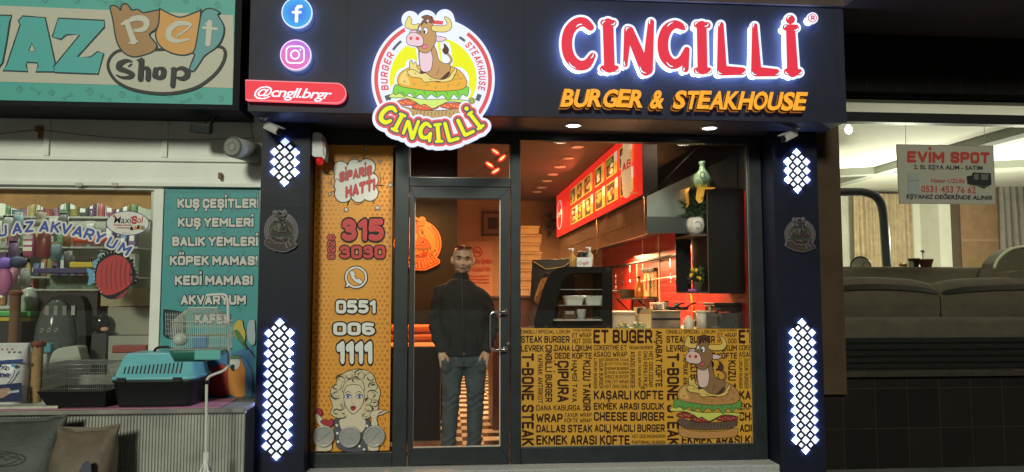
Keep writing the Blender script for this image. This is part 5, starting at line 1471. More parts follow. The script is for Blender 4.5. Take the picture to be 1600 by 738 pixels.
for (x0, x1, lab) in ((881, 911, "pale foam food tub on the upper shelf of the display case, nearer the curved glass"), (912, 940, "pale foam food tub on the upper shelf of the display case, nearer the black back")):
    c = Vector((X((x0 + x1) / 2, .6), .6, zsh)); w_ = (X(x1, .6) - X(x0, .6)) / 2; h_ = .075
    t = thing("food_tub", lab, "food tub", c, "foam tubs in the display case")
    b = MB()
    rings = []
    for (s_, z_) in ((.80, 0), (.98, h_ * .8), (1.04, h_ * .82), (1.04, h_), (.95, h_)):
        rings.append([c + Vector((sx * w_ * s_, sy * .09 * s_, z_)) for sx, sy in ((-1, -.8), (-.8, -1), (.8, -1), (1, -.8), (1, .8), (.8, 1), (-.8, 1), (-1, .8))])
    b.loft(rings, m_tub, False); b.build("tub", t)
    b = MB(); b.loft([[c + Vector((sx * w_ * .99, sy * .088, z_)) for sx, sy in ((-1, -.8), (-.8, -1), (.8, -1), (1, -.8), (1, .8), (.8, 1), (-.8, 1), (-1, .8))] for z_ in (h_ + .001, h_ + .008)], m_tub, False); b.build("lid", t, bevel=.002)
c = Vector((X(908, .58), .58, zsl))
t = thing("paper_cup", "white cup standing on the lower tray of the display case", "cup", c)
b = MB(); b.lathe(c, [(.034, 0), (.047, .085), (.05, .087), (.05, .092), (.043, .092), (.04, .085)], mat("cup_white", (.68, .66, .62), .4), 22); b.build("cup", t)
c = Vector((X(889, .62), .62, zsl))
t = thing("carton", "dark brown printed carton on the lower tray of the display case", "carton", c)
b = MB(); b.obox(c + Vector((0, 0, .05)), (.11, .08, .098), .05, mat("carton_brown", (.10, .03, .02), .5)); b.obox(c + Vector((0, -.043, .06)), (.08, .003, .03), .05, mat("carton_label", (.4, .3, .25), .5)); b.build("carton", t, bevel=.002)
# sauce caddy on the case
c = Vector((X(908, .6), .6, zz + .001)); z0 = c.z
t = thing("sauce_caddy", "white caddy with red script on top of the display case", "caddy", c)
b = MB(); w_ = X(925, .55) - X(902, .55); xx = X(902, .55)
for q in ((xx, xx + w_, .55, .558), (xx, xx + w_, .65, .658), (xx, xx + .008, .559, .649), (xx + w_ - .008, xx + w_, .559, .649)): b.box(*q, z0, z0 + .09, m_whitep)
b.build("box", t); cv = Canvas(lambda u, v: P(u, v, .549), dict(r=mat("caddy_red", (.5, .04, .04), .5)), dy=.0005, start=.001)
cv.text("Cingilli", (904, 408.5, 920, 413.5), 'r', .02, .2); cv.build("lettering", t)
for (px_, lab, lq) in ((895, "clear pump bottle of amber sauce beside the white caddy", (.55, .30, .06)), (922, "clear pump bottle standing in the white caddy on the display case", (.6, .58, .5))):
    c = Vector((X(px_, .60), .60, z0 if px_ < 900 else z0 + .012)); s_ = 1.0
    t = thing("pump_bottle", lab, "bottle", c, "pump bottles on the display case")
    b = MB(); b.lathe(c, [(.026, 0), (.030, .01), (.030, .10), (.012, .125), (.012, .135)], mat("clear_bottle_%d" % px_, lq, .2, alpha=.75), 18); b.build("body", t)
    b = MB(); b.cyl(c + Vector((0, 0, .136)), c + Vector((0, 0, .165)), .008, None, m_whitep, 10); b.obox(c + Vector((-.012, 0, .17)), (.05, .014, .012), 0, m_whitep); b.build("pump", t)
for (px_, lab) in ((907, "black salt shaker in the white caddy, beside the amber pump bottle"), (915, "black pepper shaker in the white caddy, beside the clear pump bottle")):
    c = Vector((X(px_, .605), .605, z0 + .012)); t = thing("shaker", lab, "shaker", c, "black shakers in the caddy")
    b = MB(); b.lathe(c, [(.022, 0), (.022, .12)], m_black, 16); b.build("body", t); b = MB(); b.lathe(c, [(.023, .121), (.023, .135), (.015, .145)], m_chrome, 16); b.build("cap", t)

# ---- lit menu box along the right
mx = 1.83
pn, pf = PX_(1005, 309, mx), PX_(870, 371, mx)
zm0 = (pn.z + pf.z) / 2; zm1 = ZC - .004
print("menu", pn, pf)
yA, yB_ = pn.y, pf.y
menu_red = mat("lit_menu_red", (.4, .02, .02), .4, emit=(.88, .024, .014), es=1.0)
t = thing("menu_board", "long red lit menu box with two rows of food pictures over the kitchen hood", "menu board", (mx + .08, (yA + yB_) / 2, zm0))
b = MB(); b.box(mx, mx + .14, yA, yB_, zm0, zm1, m_black); b.box(mx - .004, mx - .0005, yA + .01, yB_, zm0 + .01, zm1, menu_red); b.build("light_box", t)
fm = lambda u, v: Vector((mx - .004, yA + (yB_ - yA) * u, zm0 + (zm1 - zm0) * v))
PM = {k: mat("menu_" + k, c, .5, emit=c, es=.75, sample=False) for k, c in dict(yellow=(.75, .42, .06), dark=(.10, .04, .02), food=(.55, .24, .05), green=(.25, .30, .04), white=(.80, .62, .48), cream=(.75, .5, .25), red=(.7, .02, .02), meat=(.28, .08, .03)).items()}
cv = Canvas(fm, PM, normal=(-1, 0, 0), dy=.0001, start=.001)
def rect(u0, u1, v0, v1, c): cv.fill([(u0, v0), (u1, v0), (u1, v1), (u0, v1)], c, keep=True)
rr = random.Random(5)
us = [.225, .325, .43, .56, .68, .80]
for v0, v1 in ((.13, .46), (.54, .86)):
    for i, u in enumerate(us):
        u1 = u + .10; uu0 = 1 - u1; uu1 = 1 - u
        uu0, uu1 = uu0 - .04, uu1 - .04
        rect(uu0, uu1, v0, v1, 'yellow'); cv.up()
        rect(uu0 + .028, uu1 - .004, v0 + .02, v1 - .02, 'dark'); cv.up()
        for k in range(7):
            cx, cy = rr.uniform(uu0 + .045, uu1 - .02), rr.uniform(v0 + .07, v1 - .07)
            cv.fill(ellipse(cx, cy, .016, rr.uniform(.03, .05), 9), rr.choice(('food', 'meat', 'green', 'cream', 'food', 'yellow'))); 
        if v0 < .3 or i > 3: rect(uu0 - .002, uu0 + .022, v1 - .15, v1 + .01, 'white')
        for k in range(4): rect(uu0 + .006, uu0 + .02, v0 + .03 + k * .045, v0 + .05 + k * .045, 'food')
        cv.up()
# oval badge at the far end, tall bottle at the near end
cv.line(ellipse(.925, .5, .045, .33, 28), .012, 'white', closed=True)
cv.text("Cingilli", None, 'white', .03, .2, quad=[(.965, .57), (.885, .62), (.885, .5), (.965, .45)])
cv.fill(smooth_loop([(.10, .95), (.13, .92), (.128, .75), (.145, .62), (.14, .35), (.125, .10), (.075, .10), (.065, .35), (.07, .6), (.085, .75), (.085, .92)], 4), 'cream')
cv.line([(.08, .12), (.03, .06)], .012, 'food')
cv.text("AB", None, 'red', .03, 0, quad=[(.135, .60), (.07, .60), (.07, .48), (.135, .48)])
cv.build("print", t)
lamp('AREA', (mx - .12, (yA + yB_) / 2, (zm0 + zm1) / 2), 16, (1, .10, .05), .6, None, aim=(-1, 0, -.2), name="menu_glow")
# ---- extractor hood
m_hood = mat("hood_steel", (.66, .56, .46), .36, 1.0, noise=.2, nscale=5)
hx = 1.86
hb0 = PX_(1007, 366, hx).z; hyA = pn.y - .02; ht0 = zm0 - .012
t = thing("extractor_hood", "long stainless steel extractor hood under the red menu box", "hood", (2.2, (hyA + yB_) / 2, hb0))
hs = hb0 + (ht0 - hb0) * .45
prof = [(hx, hb0), (hx, ht0), (hx + .02, ht0), (2.74, ht0 + .36), (2.74, ht0 + .34), (hx + .02, ht0 - .02), (hx + .02, hb0)]
b = MB()
b.add([(hx, hyA, hb0), (hx, hyA, ht0), (hx, yB_, ht0), (hx, yB_, hb0)], [(0, 1, 2, 3)], m_hood)
b.add([(hx, hyA, ht0), (2.74, hyA, ht0 + .42), (2.74, yB_, ht0 + .42), (hx, yB_, ht0)], [(0, 1, 2, 3)], m_hood)
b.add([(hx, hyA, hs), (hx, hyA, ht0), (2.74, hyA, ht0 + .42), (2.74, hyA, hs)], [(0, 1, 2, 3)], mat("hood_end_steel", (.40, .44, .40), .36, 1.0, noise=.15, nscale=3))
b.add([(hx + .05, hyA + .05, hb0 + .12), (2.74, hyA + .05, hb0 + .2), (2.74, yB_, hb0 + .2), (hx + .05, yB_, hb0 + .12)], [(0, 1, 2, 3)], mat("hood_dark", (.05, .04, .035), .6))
b.build("canopy", t, fix=False)
b = MB(); b.box(hx - .006, 2.74, hyA - .012, hyA - .002, hb0, hs, mat("hood_band", (.16, .17, .16), .35, 1.0)); b.build("end_band", t)
b = MB(); b.box(hx - .012, hx - .001, hyA, yB_, hb0 - .01, hb0 + .012, m_hood); b.box(hx - .008, hx - .001, hyA, yB_, hs - .005, hs + .005, m_hood); b.build("rim", t)
b = MB(); b.tube([(2.60, hyA + .05, ZC - .02), (hx + .05, hyA + .02, ht0 + .03)], .005, m_black, 6); b.build("stay", t)
for yy in (hyA + .03, (hyA + yB_) * .42): 
    b = MB(); b.tube([(hx - .02, yy, zm0 + .02), (hx - .02, yy, hb0 + .02)], .008, mat("hanger", (.5, .3, .15), .4, .6), 6); b.build("hanger", t)
b = MB(); b.tube([PX_(931, 398, hx - .03), PX_(938, 370, hx - .03), PX_(946, 345, hx - .03), PX_(951, 318, hx - .03)], .004, mat("thin_cord", (.35, .18, .1), .5), 5); b.build("cord", t)
lamp('AREA', (2.35, 2.2, hb0 - .02), 150, (1, .55, .25), 1.0, None, name="hood_lamp")
lamp('AREA', (2.35, 4.4, hb0 - .02), 150, (1, .55, .25), 1.0, None, name="hood_lamp")
# ---- black wall cupboard with open end shelves
yu0 = .50
ux0, ux1 = X(1108, yu0), 2.735
uz0, uz1 = Z(459, yu0, 1135), Z(294, yu0, 1135)
m_cup = mat("black_cupboard", (.006, .006, .007), .5)
yu1 = .98
sx0 = X(1084, yu1 - .1)
sx0 = ux0 - .16
t = thing("wall_cupboard", "black wall cupboard with open shelves at its end beside the window", "cupboard", ((ux0 + ux1) / 2, .75, uz0))
b = MB(); b.box(ux0, ux1, yu0, yu1, uz0, uz1, m_cup); b.build("carcass", t, bevel=.003)
b = MB(); b.box(ux0 - .006, ux0 - .0005, yu0 - .004, yu0 + .012, uz0, uz1, mat("brown_edge", (.10, .06, .04), .5)); b.build("edge_strip", t)
zs1 = Z(371, yu0 + .2, 1095)
for z_ in (uz0, zs1, uz1 - .018):
    b = MB(); b.box(sx0, ux0 - .008, yu0 + .02, yu1, z_, z_ + .016, mat("shelf_board", (.09, .065, .05), .5)); b.build("shelf", t)
b = MB(); b.box(sx0, ux0 - .008, yu1 + .001, yu1 + .012, uz0, uz1, m_cup); b.build("shelf_back", t)
# vase, cloth, plants on it
c = Vector((X(1101, .6), .60, uz1 + .002))
t = thing("vase", "pale green patterned vase with a narrow neck on top of the black cupboard", "vase", c)
sc = (Z(253, .6, 1101) - c.z)
b = MB()
m_vase = mat("vase_glaze", (.26, .52, .42), .25, noise=.55, nscale=38)
b.lathe(c, [(r * sc, z * sc) for r, z in ((.14, 0), (.22, .06), (.30, .2), (.32, .34), (.28, .48), (.18, .62), (.11, .72), (.095, .86), (.13, .96), (.14, 1.0), (.10, 1.0), (.08, .9))], m_vase, 28); b.build("body", t)
cv = Canvas(lambda u, v: Vector((c.x + u, c.y - .338 * sc, c.z + v)), dict(b=mat("vase_blue", (.03, .06, .20), .3)), dy=.001, start=.001)
cv.line(ellipse(-.03, .45 * sc, .022, .03, 20), .009, 'b', closed=True); cv.build("mark", t)
t = thing("yellow_cloth", "yellow cloth draped over the end of the black cupboard", "cloth", (ux0 - .02, .6, uz1))
b = MB(); m_yel = mat("yellow_cloth", (.70, .42, .05), .8)
vs = []; W_ = 9
rows = [(X(1122, .56), uz1 + .005), (ux0 - .0, uz1 + .006), (ux0 - .10, uz1 + .004), (sx0 - .006, uz1 + .002), (sx0 - .014, uz1 - .05), (sx0 - .010, uz1 - .10), (sx0 - .012, uz1 - .16)]
for i, (x_, z_) in enumerate(rows):
    for k in range(W_):
        f = k / (W_ - 1); w2 = .06 + .19 * f * (1 - .08 * max(0, i - 3))
        vs.append((x_ + .006 * math.sin(k * 1.7 + i), yu0 - .006 + w2 - .05, z_ + (.012 * math.sin(k * 1.3) if i > 3 else 0) - (.05 * f if i == 6 else 0)))
b.add(vs, [(i * W_ + k, i * W_ + k + 1, (i + 1) * W_ + k + 1, (i + 1) * W_ + k) for i in range(len(rows) - 1) for k in range(W_ - 1)], m_yel, True)
b.add([(X(1092, yu0), yu0 - .008, uz1 + .004), (X(1122, yu0), yu0 - .008, uz1 + .004), (X(1118, yu0), yu0 - .010, uz1 - .012), (X(1104, yu0), yu0 - .010, uz1 - .016), (X(1100, yu0), yu0 - .012, uz1 - .13), (X(1094, yu0), yu0 - .012, uz1 - .15), (X(1089, yu0), yu0 - .010, uz1 - .11)], [(0, 1, 2, 3, 4, 5, 6)], m_yel)
b.build("cloth", t, fix=False)
def leaves(b, c, n, L, w, m, spread, up_, rng, base=0):
    for _ in range(n):
        a = rng.uniform(0, 2 * PI); e = rng.uniform(*up_)
        d = Vector((math.cos(a) * math.cos(e) * spread, math.sin(a) * math.cos(e) * spread, math.sin(e))).normalized()
        s_ = d.cross(Vector((0, 0, 1))); s_ = s_.normalized() if s_.length > .01 else Vector((1, 0, 0))
        l_ = L * rng.uniform(.6, 1.1); o = c + Vector((rng.uniform(-1, 1), rng.uniform(-1, 1), rng.uniform(-1, 1))) * base
        mid = o + d * l_ * .5 + Vector((0, 0, l_ * .05)); tip = o + d * l_ - Vector((0, 0, l_ * .15))
        b.add([o, mid - s_ * w, tip, mid + s_ * w], [(0, 1, 2), (0, 2, 3)], m)
rl = random.Random(11)
m_leaf = mat("dark_leaf", (.035, .085, .035), .5); m_leaf2 = mat("light_leaf", (.12, .17, .04), .5)
pc = Vector((sx0 + .075, yu0 + .10, zs1 + .017))
t = thing("potted_plant", "leafy green plant in a round white pot on the upper end shelf", "plant", pc)
b = MB(); b.lathe(pc, [(.045, 0), (.075, .04), (.085, .09), (.075, .14), (.06, .16), (.05, .155)], mat("white_pot", (.66, .63, .58), .35), 24); b.build("pot", t)
cv = Canvas(lambda u, v: Vector((pc.x + u, pc.y - .088, pc.z + v)), dict(b=m_black), dy=.001, start=.001)
cv.line(smooth_loop([(-.03, .10), (-.01, .115), (.02, .10), (.03, .07)], 4, False), .006, 'b'); cv.line(smooth_loop([(-.02, .06), (.0, .05), (.02, .055)], 4, False), .005, 'b'); cv.build("pot_mark", t)
b = MB(); leaves(b, pc + Vector((0, 0, .22)), 120, .17, .012, m_leaf, 1.0, (.1, 1.5), rl, .05); leaves(b, pc + Vector((-.02, 0, .30)), 60, .12, .010, m_leaf, 1.0, (-.2, 1.4), rl, .05); b.build("leaves", t, fix=False)
b = MB(); b.cyl(pc + Vector((0, 0, .14)), pc + Vector((0, 0, .28)), .008, .004, mat("stem", (.08, .07, .03), .7), 6); b.build("stem", t)
pc = Vector((sx0 + .085, yu0 + .10, uz0 + .017))
t = thing("lemon_plant", "small plant with yellow lemons in a woven pot on the lower end shelf", "plant", pc)
b = MB(); b.lathe(pc, [(.038, 0), (.05, .09), (.052, .095), (.044, .095)], mat("woven_pot", (.13, .10, .075), .8, noise=.4, nscale=40), 20); b.build("pot", t)
b = MB(); leaves(b, pc + Vector((0, 0, .13)), 110, .085, .013, m_leaf, 1.0, (-.2, 1.4), rl, .05); leaves(b, pc + Vector((0, 0, .15)), 40, .08, .012, m_leaf2, 1.0, (-.2, 1.4), rl, .05); b.build("leaves", t, fix=False)
for k in range(6):
    b = MB(); b.ell(pc + Vector((rl.uniform(-.085, .05), rl.uniform(-.08, -.04), rl.uniform(.11, .21))), (.016, .016, .020), mat("lemon", (.70, .42, .02), .5), 10, 8); b.build("lemon", t)
c = Vector((sx0 + .02, yu0 + .06, uz0 + .017))
t = thing("purple_sponge", "small purple sponge lying beside the lemon plant", "sponge", c)
b = MB(); b.obox(c + Vector((0, 0, .013)), (.07, .05, .025), .1, mat("purple", (.35, .10, .45), .7)); b.build("sponge", t, bevel=.008)
# power strip on the wall
p0 = PX_(1016, 278, XRW - .03)
t = thing("power_strip", "white upright power strip on the black wall above the hood", "power strip", (XRW - .02, p0.y, Z(300, p0.y, 1020)))
zz0, zz1 = PX_(1020, 300, XRW - .03).z, PX_(1020, 259, XRW - .03).z
b = MB(); b.box(XRW - .04, XRW - .001, p0.y - .10, p0.y + .10, zz0, zz1, m_whitep); b.build("body", t, bevel=.006)
for k in range(4):
    b = MB(); z_ = zz0 + (zz1 - zz0) * (k + .5) / 4; b.cyl((XRW - .046, p0.y, z_), (XRW - .0405, p0.y, z_), .03, None, mat("socket_grey", (.25, .25, .25), .5), 14); b.build("socket", t)
# wall fan
fy = YB - .35
c = P(862, 347, fy)
t = thing("wall_fan", "dark round wall fan on the tan back wall beside the menu box", "fan", (c.x, YB, c.z))
m_fan = mat("fan_brown", (.06, .035, .025), .4)
b = MB(); rr_ = X(878, fy) - X(862, fy); 
for k in range(3): b.tube([c + Vector((rr_ * (1 - .3 * k) * math.cos(2 * PI * i / 24), -.05 * (1 if k else .3), rr_ * (1 - .3 * k) * math.sin(2 * PI * i / 24))) for i in range(24)], .005, m_fan, 5, True)
for k in range(16): b.tube([c + Vector((0, -.07, 0)), c + Vector((rr_ * math.cos(PI * k / 8), -.015, rr_ * math.sin(PI * k / 8)))], .0025, m_fan, 4)
b.build("cage", t); b = MB(); b.cyl(c + Vector((0, -.04, 0)), c + Vector((0, .12, 0)), .05, None, m_fan, 14); b.tube([c + Vector((0, .1, 0)), c + Vector((0, .12, -.18)), Vector((c.x, YB - .01, c.z - .22))], .02, m_fan, 8); b.build("motor", t)
for k in range(4):
    b = MB(); a = PI * k / 2 + .4; d = Vector((math.cos(a), 0, math.sin(a))); e = Vector((-math.sin(a), 0, math.cos(a)))
    b.add([c + d * .05 - e * .02, c + d * rr_ * .8 - e * .07 + Vector((0, .02, 0)), c + d * rr_ * .85 + e * .05, c + d * .05 + e * .03], [(0, 1, 2, 3)], m_fan); b.build("blade", t)
t = thing("socket_box", "small pale socket box on the back wall under the fan", "socket", P(857, 358, YB))
b = MB(); px_box(b, 853, 866, 352, 359, YB - .04, .04, mat("socket_tan", (.30, .22, .15), .5)); b.build("box", t, bevel=.004)
b = MB(); px_box(b, 855, 859, 353.5, 357.5, YB - .044, .003, m_black); px_box(b, 860.5, 864.5, 353.5, 357.5, YB - .044, .003, m_black); b.build("outlet", t)

# ---- kitchen line along the tiled wall
t = thing("kitchen_counter", "steel kitchen counter running along the red tiled wall", "counter", (2.4, 3.6, ST))
kz = 1.13
b = MB(); b.box(2.05, XRW - .01, 1.2, 6.6, ST, kz - .03, mat("kitchen_front", (.10, .08, .07), .4, .5)); b.build("body", t)
b = MB(); b.box(2.03, XRW - .005, 1.19, 6.6, kz - .028, kz, MATS["counter_steel"]); b.build("top", t)
def at_wall(px_, py_, dx=.01): return PX_(px_, py_, XRW - dx)
# cutting boards and knives on the tiles
def wall_panel(name, label, cat, x0, x1, y0, y1, m, th=.02):
    a = at_wall(x0, (y0 + y1) / 2); c_ = at_wall(x1, (y0 + y1) / 2); yn_, yf_ = min(a.y, c_.y), max(a.y, c_.y); ym_ = (yn_ + yf_) / 2
    zt2 = 1.5 - (y0 - 458) * (ym_ + 6.3) / FPX; zb2 = 1.5 - (y1 - 458) * (ym_ + 6.3) / FPX
    t = thing(name, label, cat, (XRW - .01, ym_, zb2)); b = MB(); b.box(XRW - .004 - th, XRW - .003, yn_, yf_, zb2, zt2, m); b.build(name.split('_')[-1], t, bevel=.004)
    return t, yn_, yf_, zb2, zt2
t, *_ = wall_panel("cutting_board", "pale wooden cutting board standing against the red tiles", "cutting board", 1009, 1026, 424, 464, mat("pale_wood", (.42, .25, .10), .6, noise=.2), .03)
t, ya_, yb2, za_, zb2_ = wall_panel("knife_rack", "dark knife rack with knives hanging before the cutting board", "knife rack", 1005, 1026, 419, 425, m_black, .05)
for k, (L_, m_) in enumerate(((.22, m_black), (.26, mat("red_handle", (.5, .03, .02), .4)), (.20, m_chrome))):
    b = MB(); yy = ya_ + (yb2 - ya_) * (.15 + .3 * k); b.box(XRW - .07, XRW - .06, yy - .02, yy + .02, za_ - L_, za_ - .09, m_); b.box(XRW - .067, XRW - .063, yy - .012, yy + .012, za_ - .0895, za_ + .03, m_chrome); b.build("knife", t)
# gas pipe with hose, conduit, shelf
def wtube(name, label, cat, pts, r, m, extra=None):
    ps = [at_wall(x, y, .06) for x, y in pts]; t = thing(name, label, cat, ps[-1]); b = MB(); b.tube(ps, r, m, 8); b.build(name.split('_')[-1], t)
    return t
t = wtube("gas_pipe", "black gas pipe with an orange hose on the red tiled wall", "pipe", [(1077, 372), (1077, 400), (1077.5, 437)], .022, m_black)
b = MB(); b.tube([at_wall(x, y, .06) for x, y in ((1077.5, 438), (1079, 452), (1082, 472), (1085, 492))], .016, mat("orange_hose", (.6, .22, .03), .4), 8); b.build("hose", t)
b = MB(); c = at_wall(1076, 441, .06); b.ell(c, (.04, .04, .03), mat("gas_tap", (.55, .30, .05), .4), 10, 8); b.build("tap", t)
wtube("wall_conduit", "dark conduit running along the red tiles under the hood", "pipe", [(1072, 396), (1040, 402), (1010, 408), (980, 414), (955, 418)], .02, m_black)
wtube("wall_rail", "thin pale rail running along the red tiles behind the gas pipe", "rail", [(1080, 430), (1040, 434), (1000, 440)], .008, mat("pale_trim"))
# bracket shelf with pots
a = at_wall(985, 466); c_ = at_wall(1030, 466); zsh2 = a.z
t = thing("wall_shelf", "dark bracket shelf on the red tiles above the stove", "shelf", (XRW - .15, (a.y + c_.y) / 2, 1.44))
ylo, yhi = min(a.y, c_.y), max(a.y, c_.y); zq = 1.5 - (466 - 458) * ((ylo + yhi) / 2 + 6.3) / FPX
b = MB(); b.box(XRW - .28, XRW - .004, ylo, yhi, zq - .02, zq, m_black); b.build("board", t)
for yy in (ylo + .15, yhi - .15):
    b = MB(); b.tube([(XRW - .25, yy, zq - .022), (XRW - .02, yy, zq - .24), (XRW - .02, yy, zq - .022)], .012, m_black, 6); b.build("bracket", t)
c = Vector((XRW - .16, ylo + .45, zq + .001))
t = thing("amber_bottle", "tall amber bottle standing on the bracket shelf beside the cutting board", "bottle", c)
b = MB(); b.lathe(c, [(.055, 0), (.06, .02), (.06, .17), (.025, .22), (.022, .27)], mat("amber", (.30, .11, .02), .2), 18); b.build("body", t); b = MB(); b.lathe(c, [(.026, .271), (.026, .30)], m_black, 14); b.build("cap", t)
c = Vector((XRW - .16, yhi - .5, zq + .001))
t = thing("cooking_pot", "dark cooking pot on the far end of the bracket shelf", "pot", c)
b = MB(); b.lathe(c, [(.11, 0), (.12, .02), (.12, .12), (.125, .125), (.11, .125)], mat("dark_pot", (.05, .04, .035), .4, .5), 20); b.build("body", t); b = MB(); b.cyl(c + Vector((-.12, 0, .09)), c + Vector((-.27, 0, .10)), .012, None, m_black, 8); b.build("handle", t)
# things standing on the window counter, kitchen end
def onc(px_, Y): return Vector((X(px_, Y, 500), Y, zk + .001))
def boxthing(name, label, cat, x0, x1, ytop, Y, d, m, group=None, parts=()):
    z1_ = Z(ytop, Y, (x0 + x1) / 2); xa_, xb_ = X(x0, Y, 500), X(x1, Y, 500)
    t = thing(name, label, cat, ((xa_ + xb_) / 2, Y + d / 2, zk + .001), group)
    b = MB(); b.box(xa_, xb_, Y, Y + d, zk + .001, z1_, m); b.build("body", t, bevel=.006)
    return t, xa_, xb_, z1_
t, xa_, xb_, z1_ = boxthing("warmer_box", "white ribbed food warmer glowing orange at one end on the counter", "warmer", 955, 997, 487, .78, .28, mat("warm_white_panel", (.62, .45, .30), .5))
b = MB()
for k in range(12): b.box(xa_ + .02 + (xb_ - xa_ - .04) * k / 12, xa_ + .02 + (xb_ - xa_ - .04) * (k + .45) / 12, .772, .779, z1_ - .035, z1_ - .012, mat("slot_brown", (.2, .1, .05), .6))
b.build("slots", t)
t, xa_, xb_, z1_ = boxthing("kraft_carton", "open kraft carton beside the white ribbed warmer", "carton", 998, 1018, 491, .66, .16, m_card)
b = MB(); b.add([(xa_, .66, z1_), (xb_, .66, z1_), (xb_ + .01, .62, z1_ + .05), (xa_ + .02, .62, z1_ + .05)], [(0, 1, 2, 3)], m_card); b.add([(xa_, .82, z1_), (xb_, .82, z1_), (xb_, .85, z1_ + .06), (xa_, .85, z1_ + .06)], [(0, 1, 2, 3)], m_card); b.build("flap", t, fix=False)
t, xa_, xb_, z1_ = boxthing("steel_chest", "low stainless steel chest with a dark gap along its front", "steel chest", 1018, 1064, 488, .70, .34, mat("chest_steel", (.50, .42, .33), .35, 1.0, noise=.2))
b = MB(); b.box(xa_ + .005, xb_ - .005, .692, .699, z1_ - .075, z1_ - .055, m_black); b.build("gap_strip", t)
b = MB(); b.box(xa_ - .006, xb_ + .006, .69, 1.05, z1_ + .001, z1_ + .014, mat("chest_steel")); b.build("lid", t)
c = onc(1076, .5); h_ = Z(494, .5, 1076) - c.z
t = thing("milk_bottle", "cream plastic bottle with a narrow cap before the steel chest", "bottle", c)
b = MB(); b.lathe(c, [(.042, 0), (.045, .005), (.045, h_ * .66), (.026, h_ * .84), (.022, h_ * .86)], mat("cream_plastic", (.66, .56, .42), .4), 20); b.build("body", t); b = MB(); b.lathe(c, [(.023, h_ * .865), (.023, h_), (.015, h_)], m_whitep, 16); b.build("cap", t)
c = onc(1096, .62); h_ = Z(485, .62, 1096) - c.z
t = thing("canister", "tall cream canister with a lid beside the small steel oven", "canister", c)
b = MB(); b.lathe(c, [(.045, 0), (.047, h_ * .86)], mat("cream_tin", (.58, .50, .40), .4), 22); b.build("body", t); b = MB(); b.lathe(c, [(.052, h_ * .865), (.052, h_ * .94), (.03, h_)], mat("cream_plastic"), 22); b.build("lid", t)
t, xa_, xb_, z1_ = boxthing("steel_oven", "small steel oven with a dark door beside the cream canister", "oven", 1099, 1124, 488, .70, .32, mat("chest_steel"))
b = MB(); b.box(xa_ + .02, xb_ - .03, .688, .699, zk + .02, z1_ - .04, mat("oven_door", (.12, .10, .08), .25)); b.build("door", t); b = MB(); b.cyl((xb_ - .014, .685, zk + .07), (xb_ - .014, .699, zk + .07), .011, None, m_chrome, 12); b.build("knob", t)
t, xa_, xb_, z1_ = boxthing("glass_case", "dim glass fronted case at the window end of the counter", "glass case", 1126, 1172, 489, .60, .35, mat("dim_glass", (.07, .075, .07), .12, .2))
b = MB()
for x_ in (xa_, (xa_ + xb_) / 2, xb_ - .01): b.box(x_, x_ + .008, .590, .5985, zk + .002, z1_, m_chrome)
b.build("frame", t)
zq = z1_ + .008
t = thing("contact_grill", "black contact grill with a steel corner on the glass case", "grill", ((xa_ + xb_) / 2, .77, zq))
b = MB(); b.box(X(1118, .64), xb_ + .0, .64, .95, zq, zq + .05, mat("grill_black", (.03, .025, .022), .35)); b.build("base", t, bevel=.006)
b = MB(); b.box(X(1116, .63), xb_ + .0, .63, .95, zq + .054, zq + .085, mat("grill_black")); b.build("lid", t, bevel=.008)
b = MB(); b.box(X(1119, .63), X(1125, .63), .624, .6385, zq + .012, zq + .038, m_chrome); b.build("latch", t)
# clutter on the steel chest
zc_ = Z(488, .7, 1040) + .016
for i, (x, lab, r_) in enumerate(((1049, "black pan with its handle up on the steel chest", .055), (1066, "dark pan behind the black pan on the kitchen counter", .06))):
    c = Vector((X(x, .86), .86, zc_)); t = thing("frying_pan", lab, "pan", c)
    b = MB(); b.lathe(c, [(r_ * .8, 0), (r_, .03), (r_ * 1.03, .032), (r_ * .9, .006)], mat("pan_black", (.03, .026, .022), .4), 20); b.build("pan", t)
    b = MB(); b.tube([c + Vector((r_ * .7, 0, .03)), c + Vector((r_ * 1.4, -.03, .06)), c + Vector((r_ * 2.0, -.05, .07))], .008, m_black, 6); b.build("handle", t)
rq = random.Random(8)
for i in range(7):
    x = (1000, 1024, 1031, 1041, 1057, 1088, 1112)[i]
    lab = ("small dark jar on the kraft carton", "small brown jar at the left end of the steel chest lid", "small pale cup on the steel chest lid", "small red capped jar on the steel chest lid", "small grey tin between the two pans", "small dark bowl behind the cream bottle", "small white bowl behind the steel oven")[i]
    Y = .9; zz_ = zc_ if i not in (0, 5, 6) else zk
    if i == 0: Y, zz_ = .75, Z(491, .66, 1008) + .002
    if i == 6: Y, zz_ = .8, Z(488, .7, 1112) + .003
    c = Vector((X(x, Y), Y, zz_)); t = thing("small_jar" if i not in (5, 6) else "small_bowl", lab, "jar" if i not in (5, 6) else "bowl", c, "jars and bowls on the counter")
    hh = rq.uniform(.05, .09); rad = rq.uniform(.02, .032)
    colr = ((.05, .03, .02), (.2, .08, .03), (.5, .42, .33), (.3, .2, .15), (.25, .24, .22), (.06, .05, .04), (.6, .55, .5))[i]
    b = MB(); b.lathe(c, [(rad * .85, 0), (rad, .01), (rad, hh * .8), (rad * .8, hh * .85)], mat("jar_%d" % i, colr, .35), 14); b.build("body", t)
    b = MB(); b.lathe(c, [(rad * .9, hh * .855), (rad * .9, hh), (rad * .5, hh)], mat("jar_lid_%d" % (i % 3), ((.03, .03, .03), (.4, .03, .02), (.5, .45, .4))[i % 3], .4), 14); b.build("lid", t)
uc = [(962, 419, 'steel ladle', m_chrome), (972, 417, 'black spatula', m_black), (984, 415, 'steel skimmer', m_chrome), (995, 413, 'wooden spoon', mat("pale_wood")), (1047, 404, 'steel tongs', m_chrome), (1057, 402, 'black whisk', m_black)]
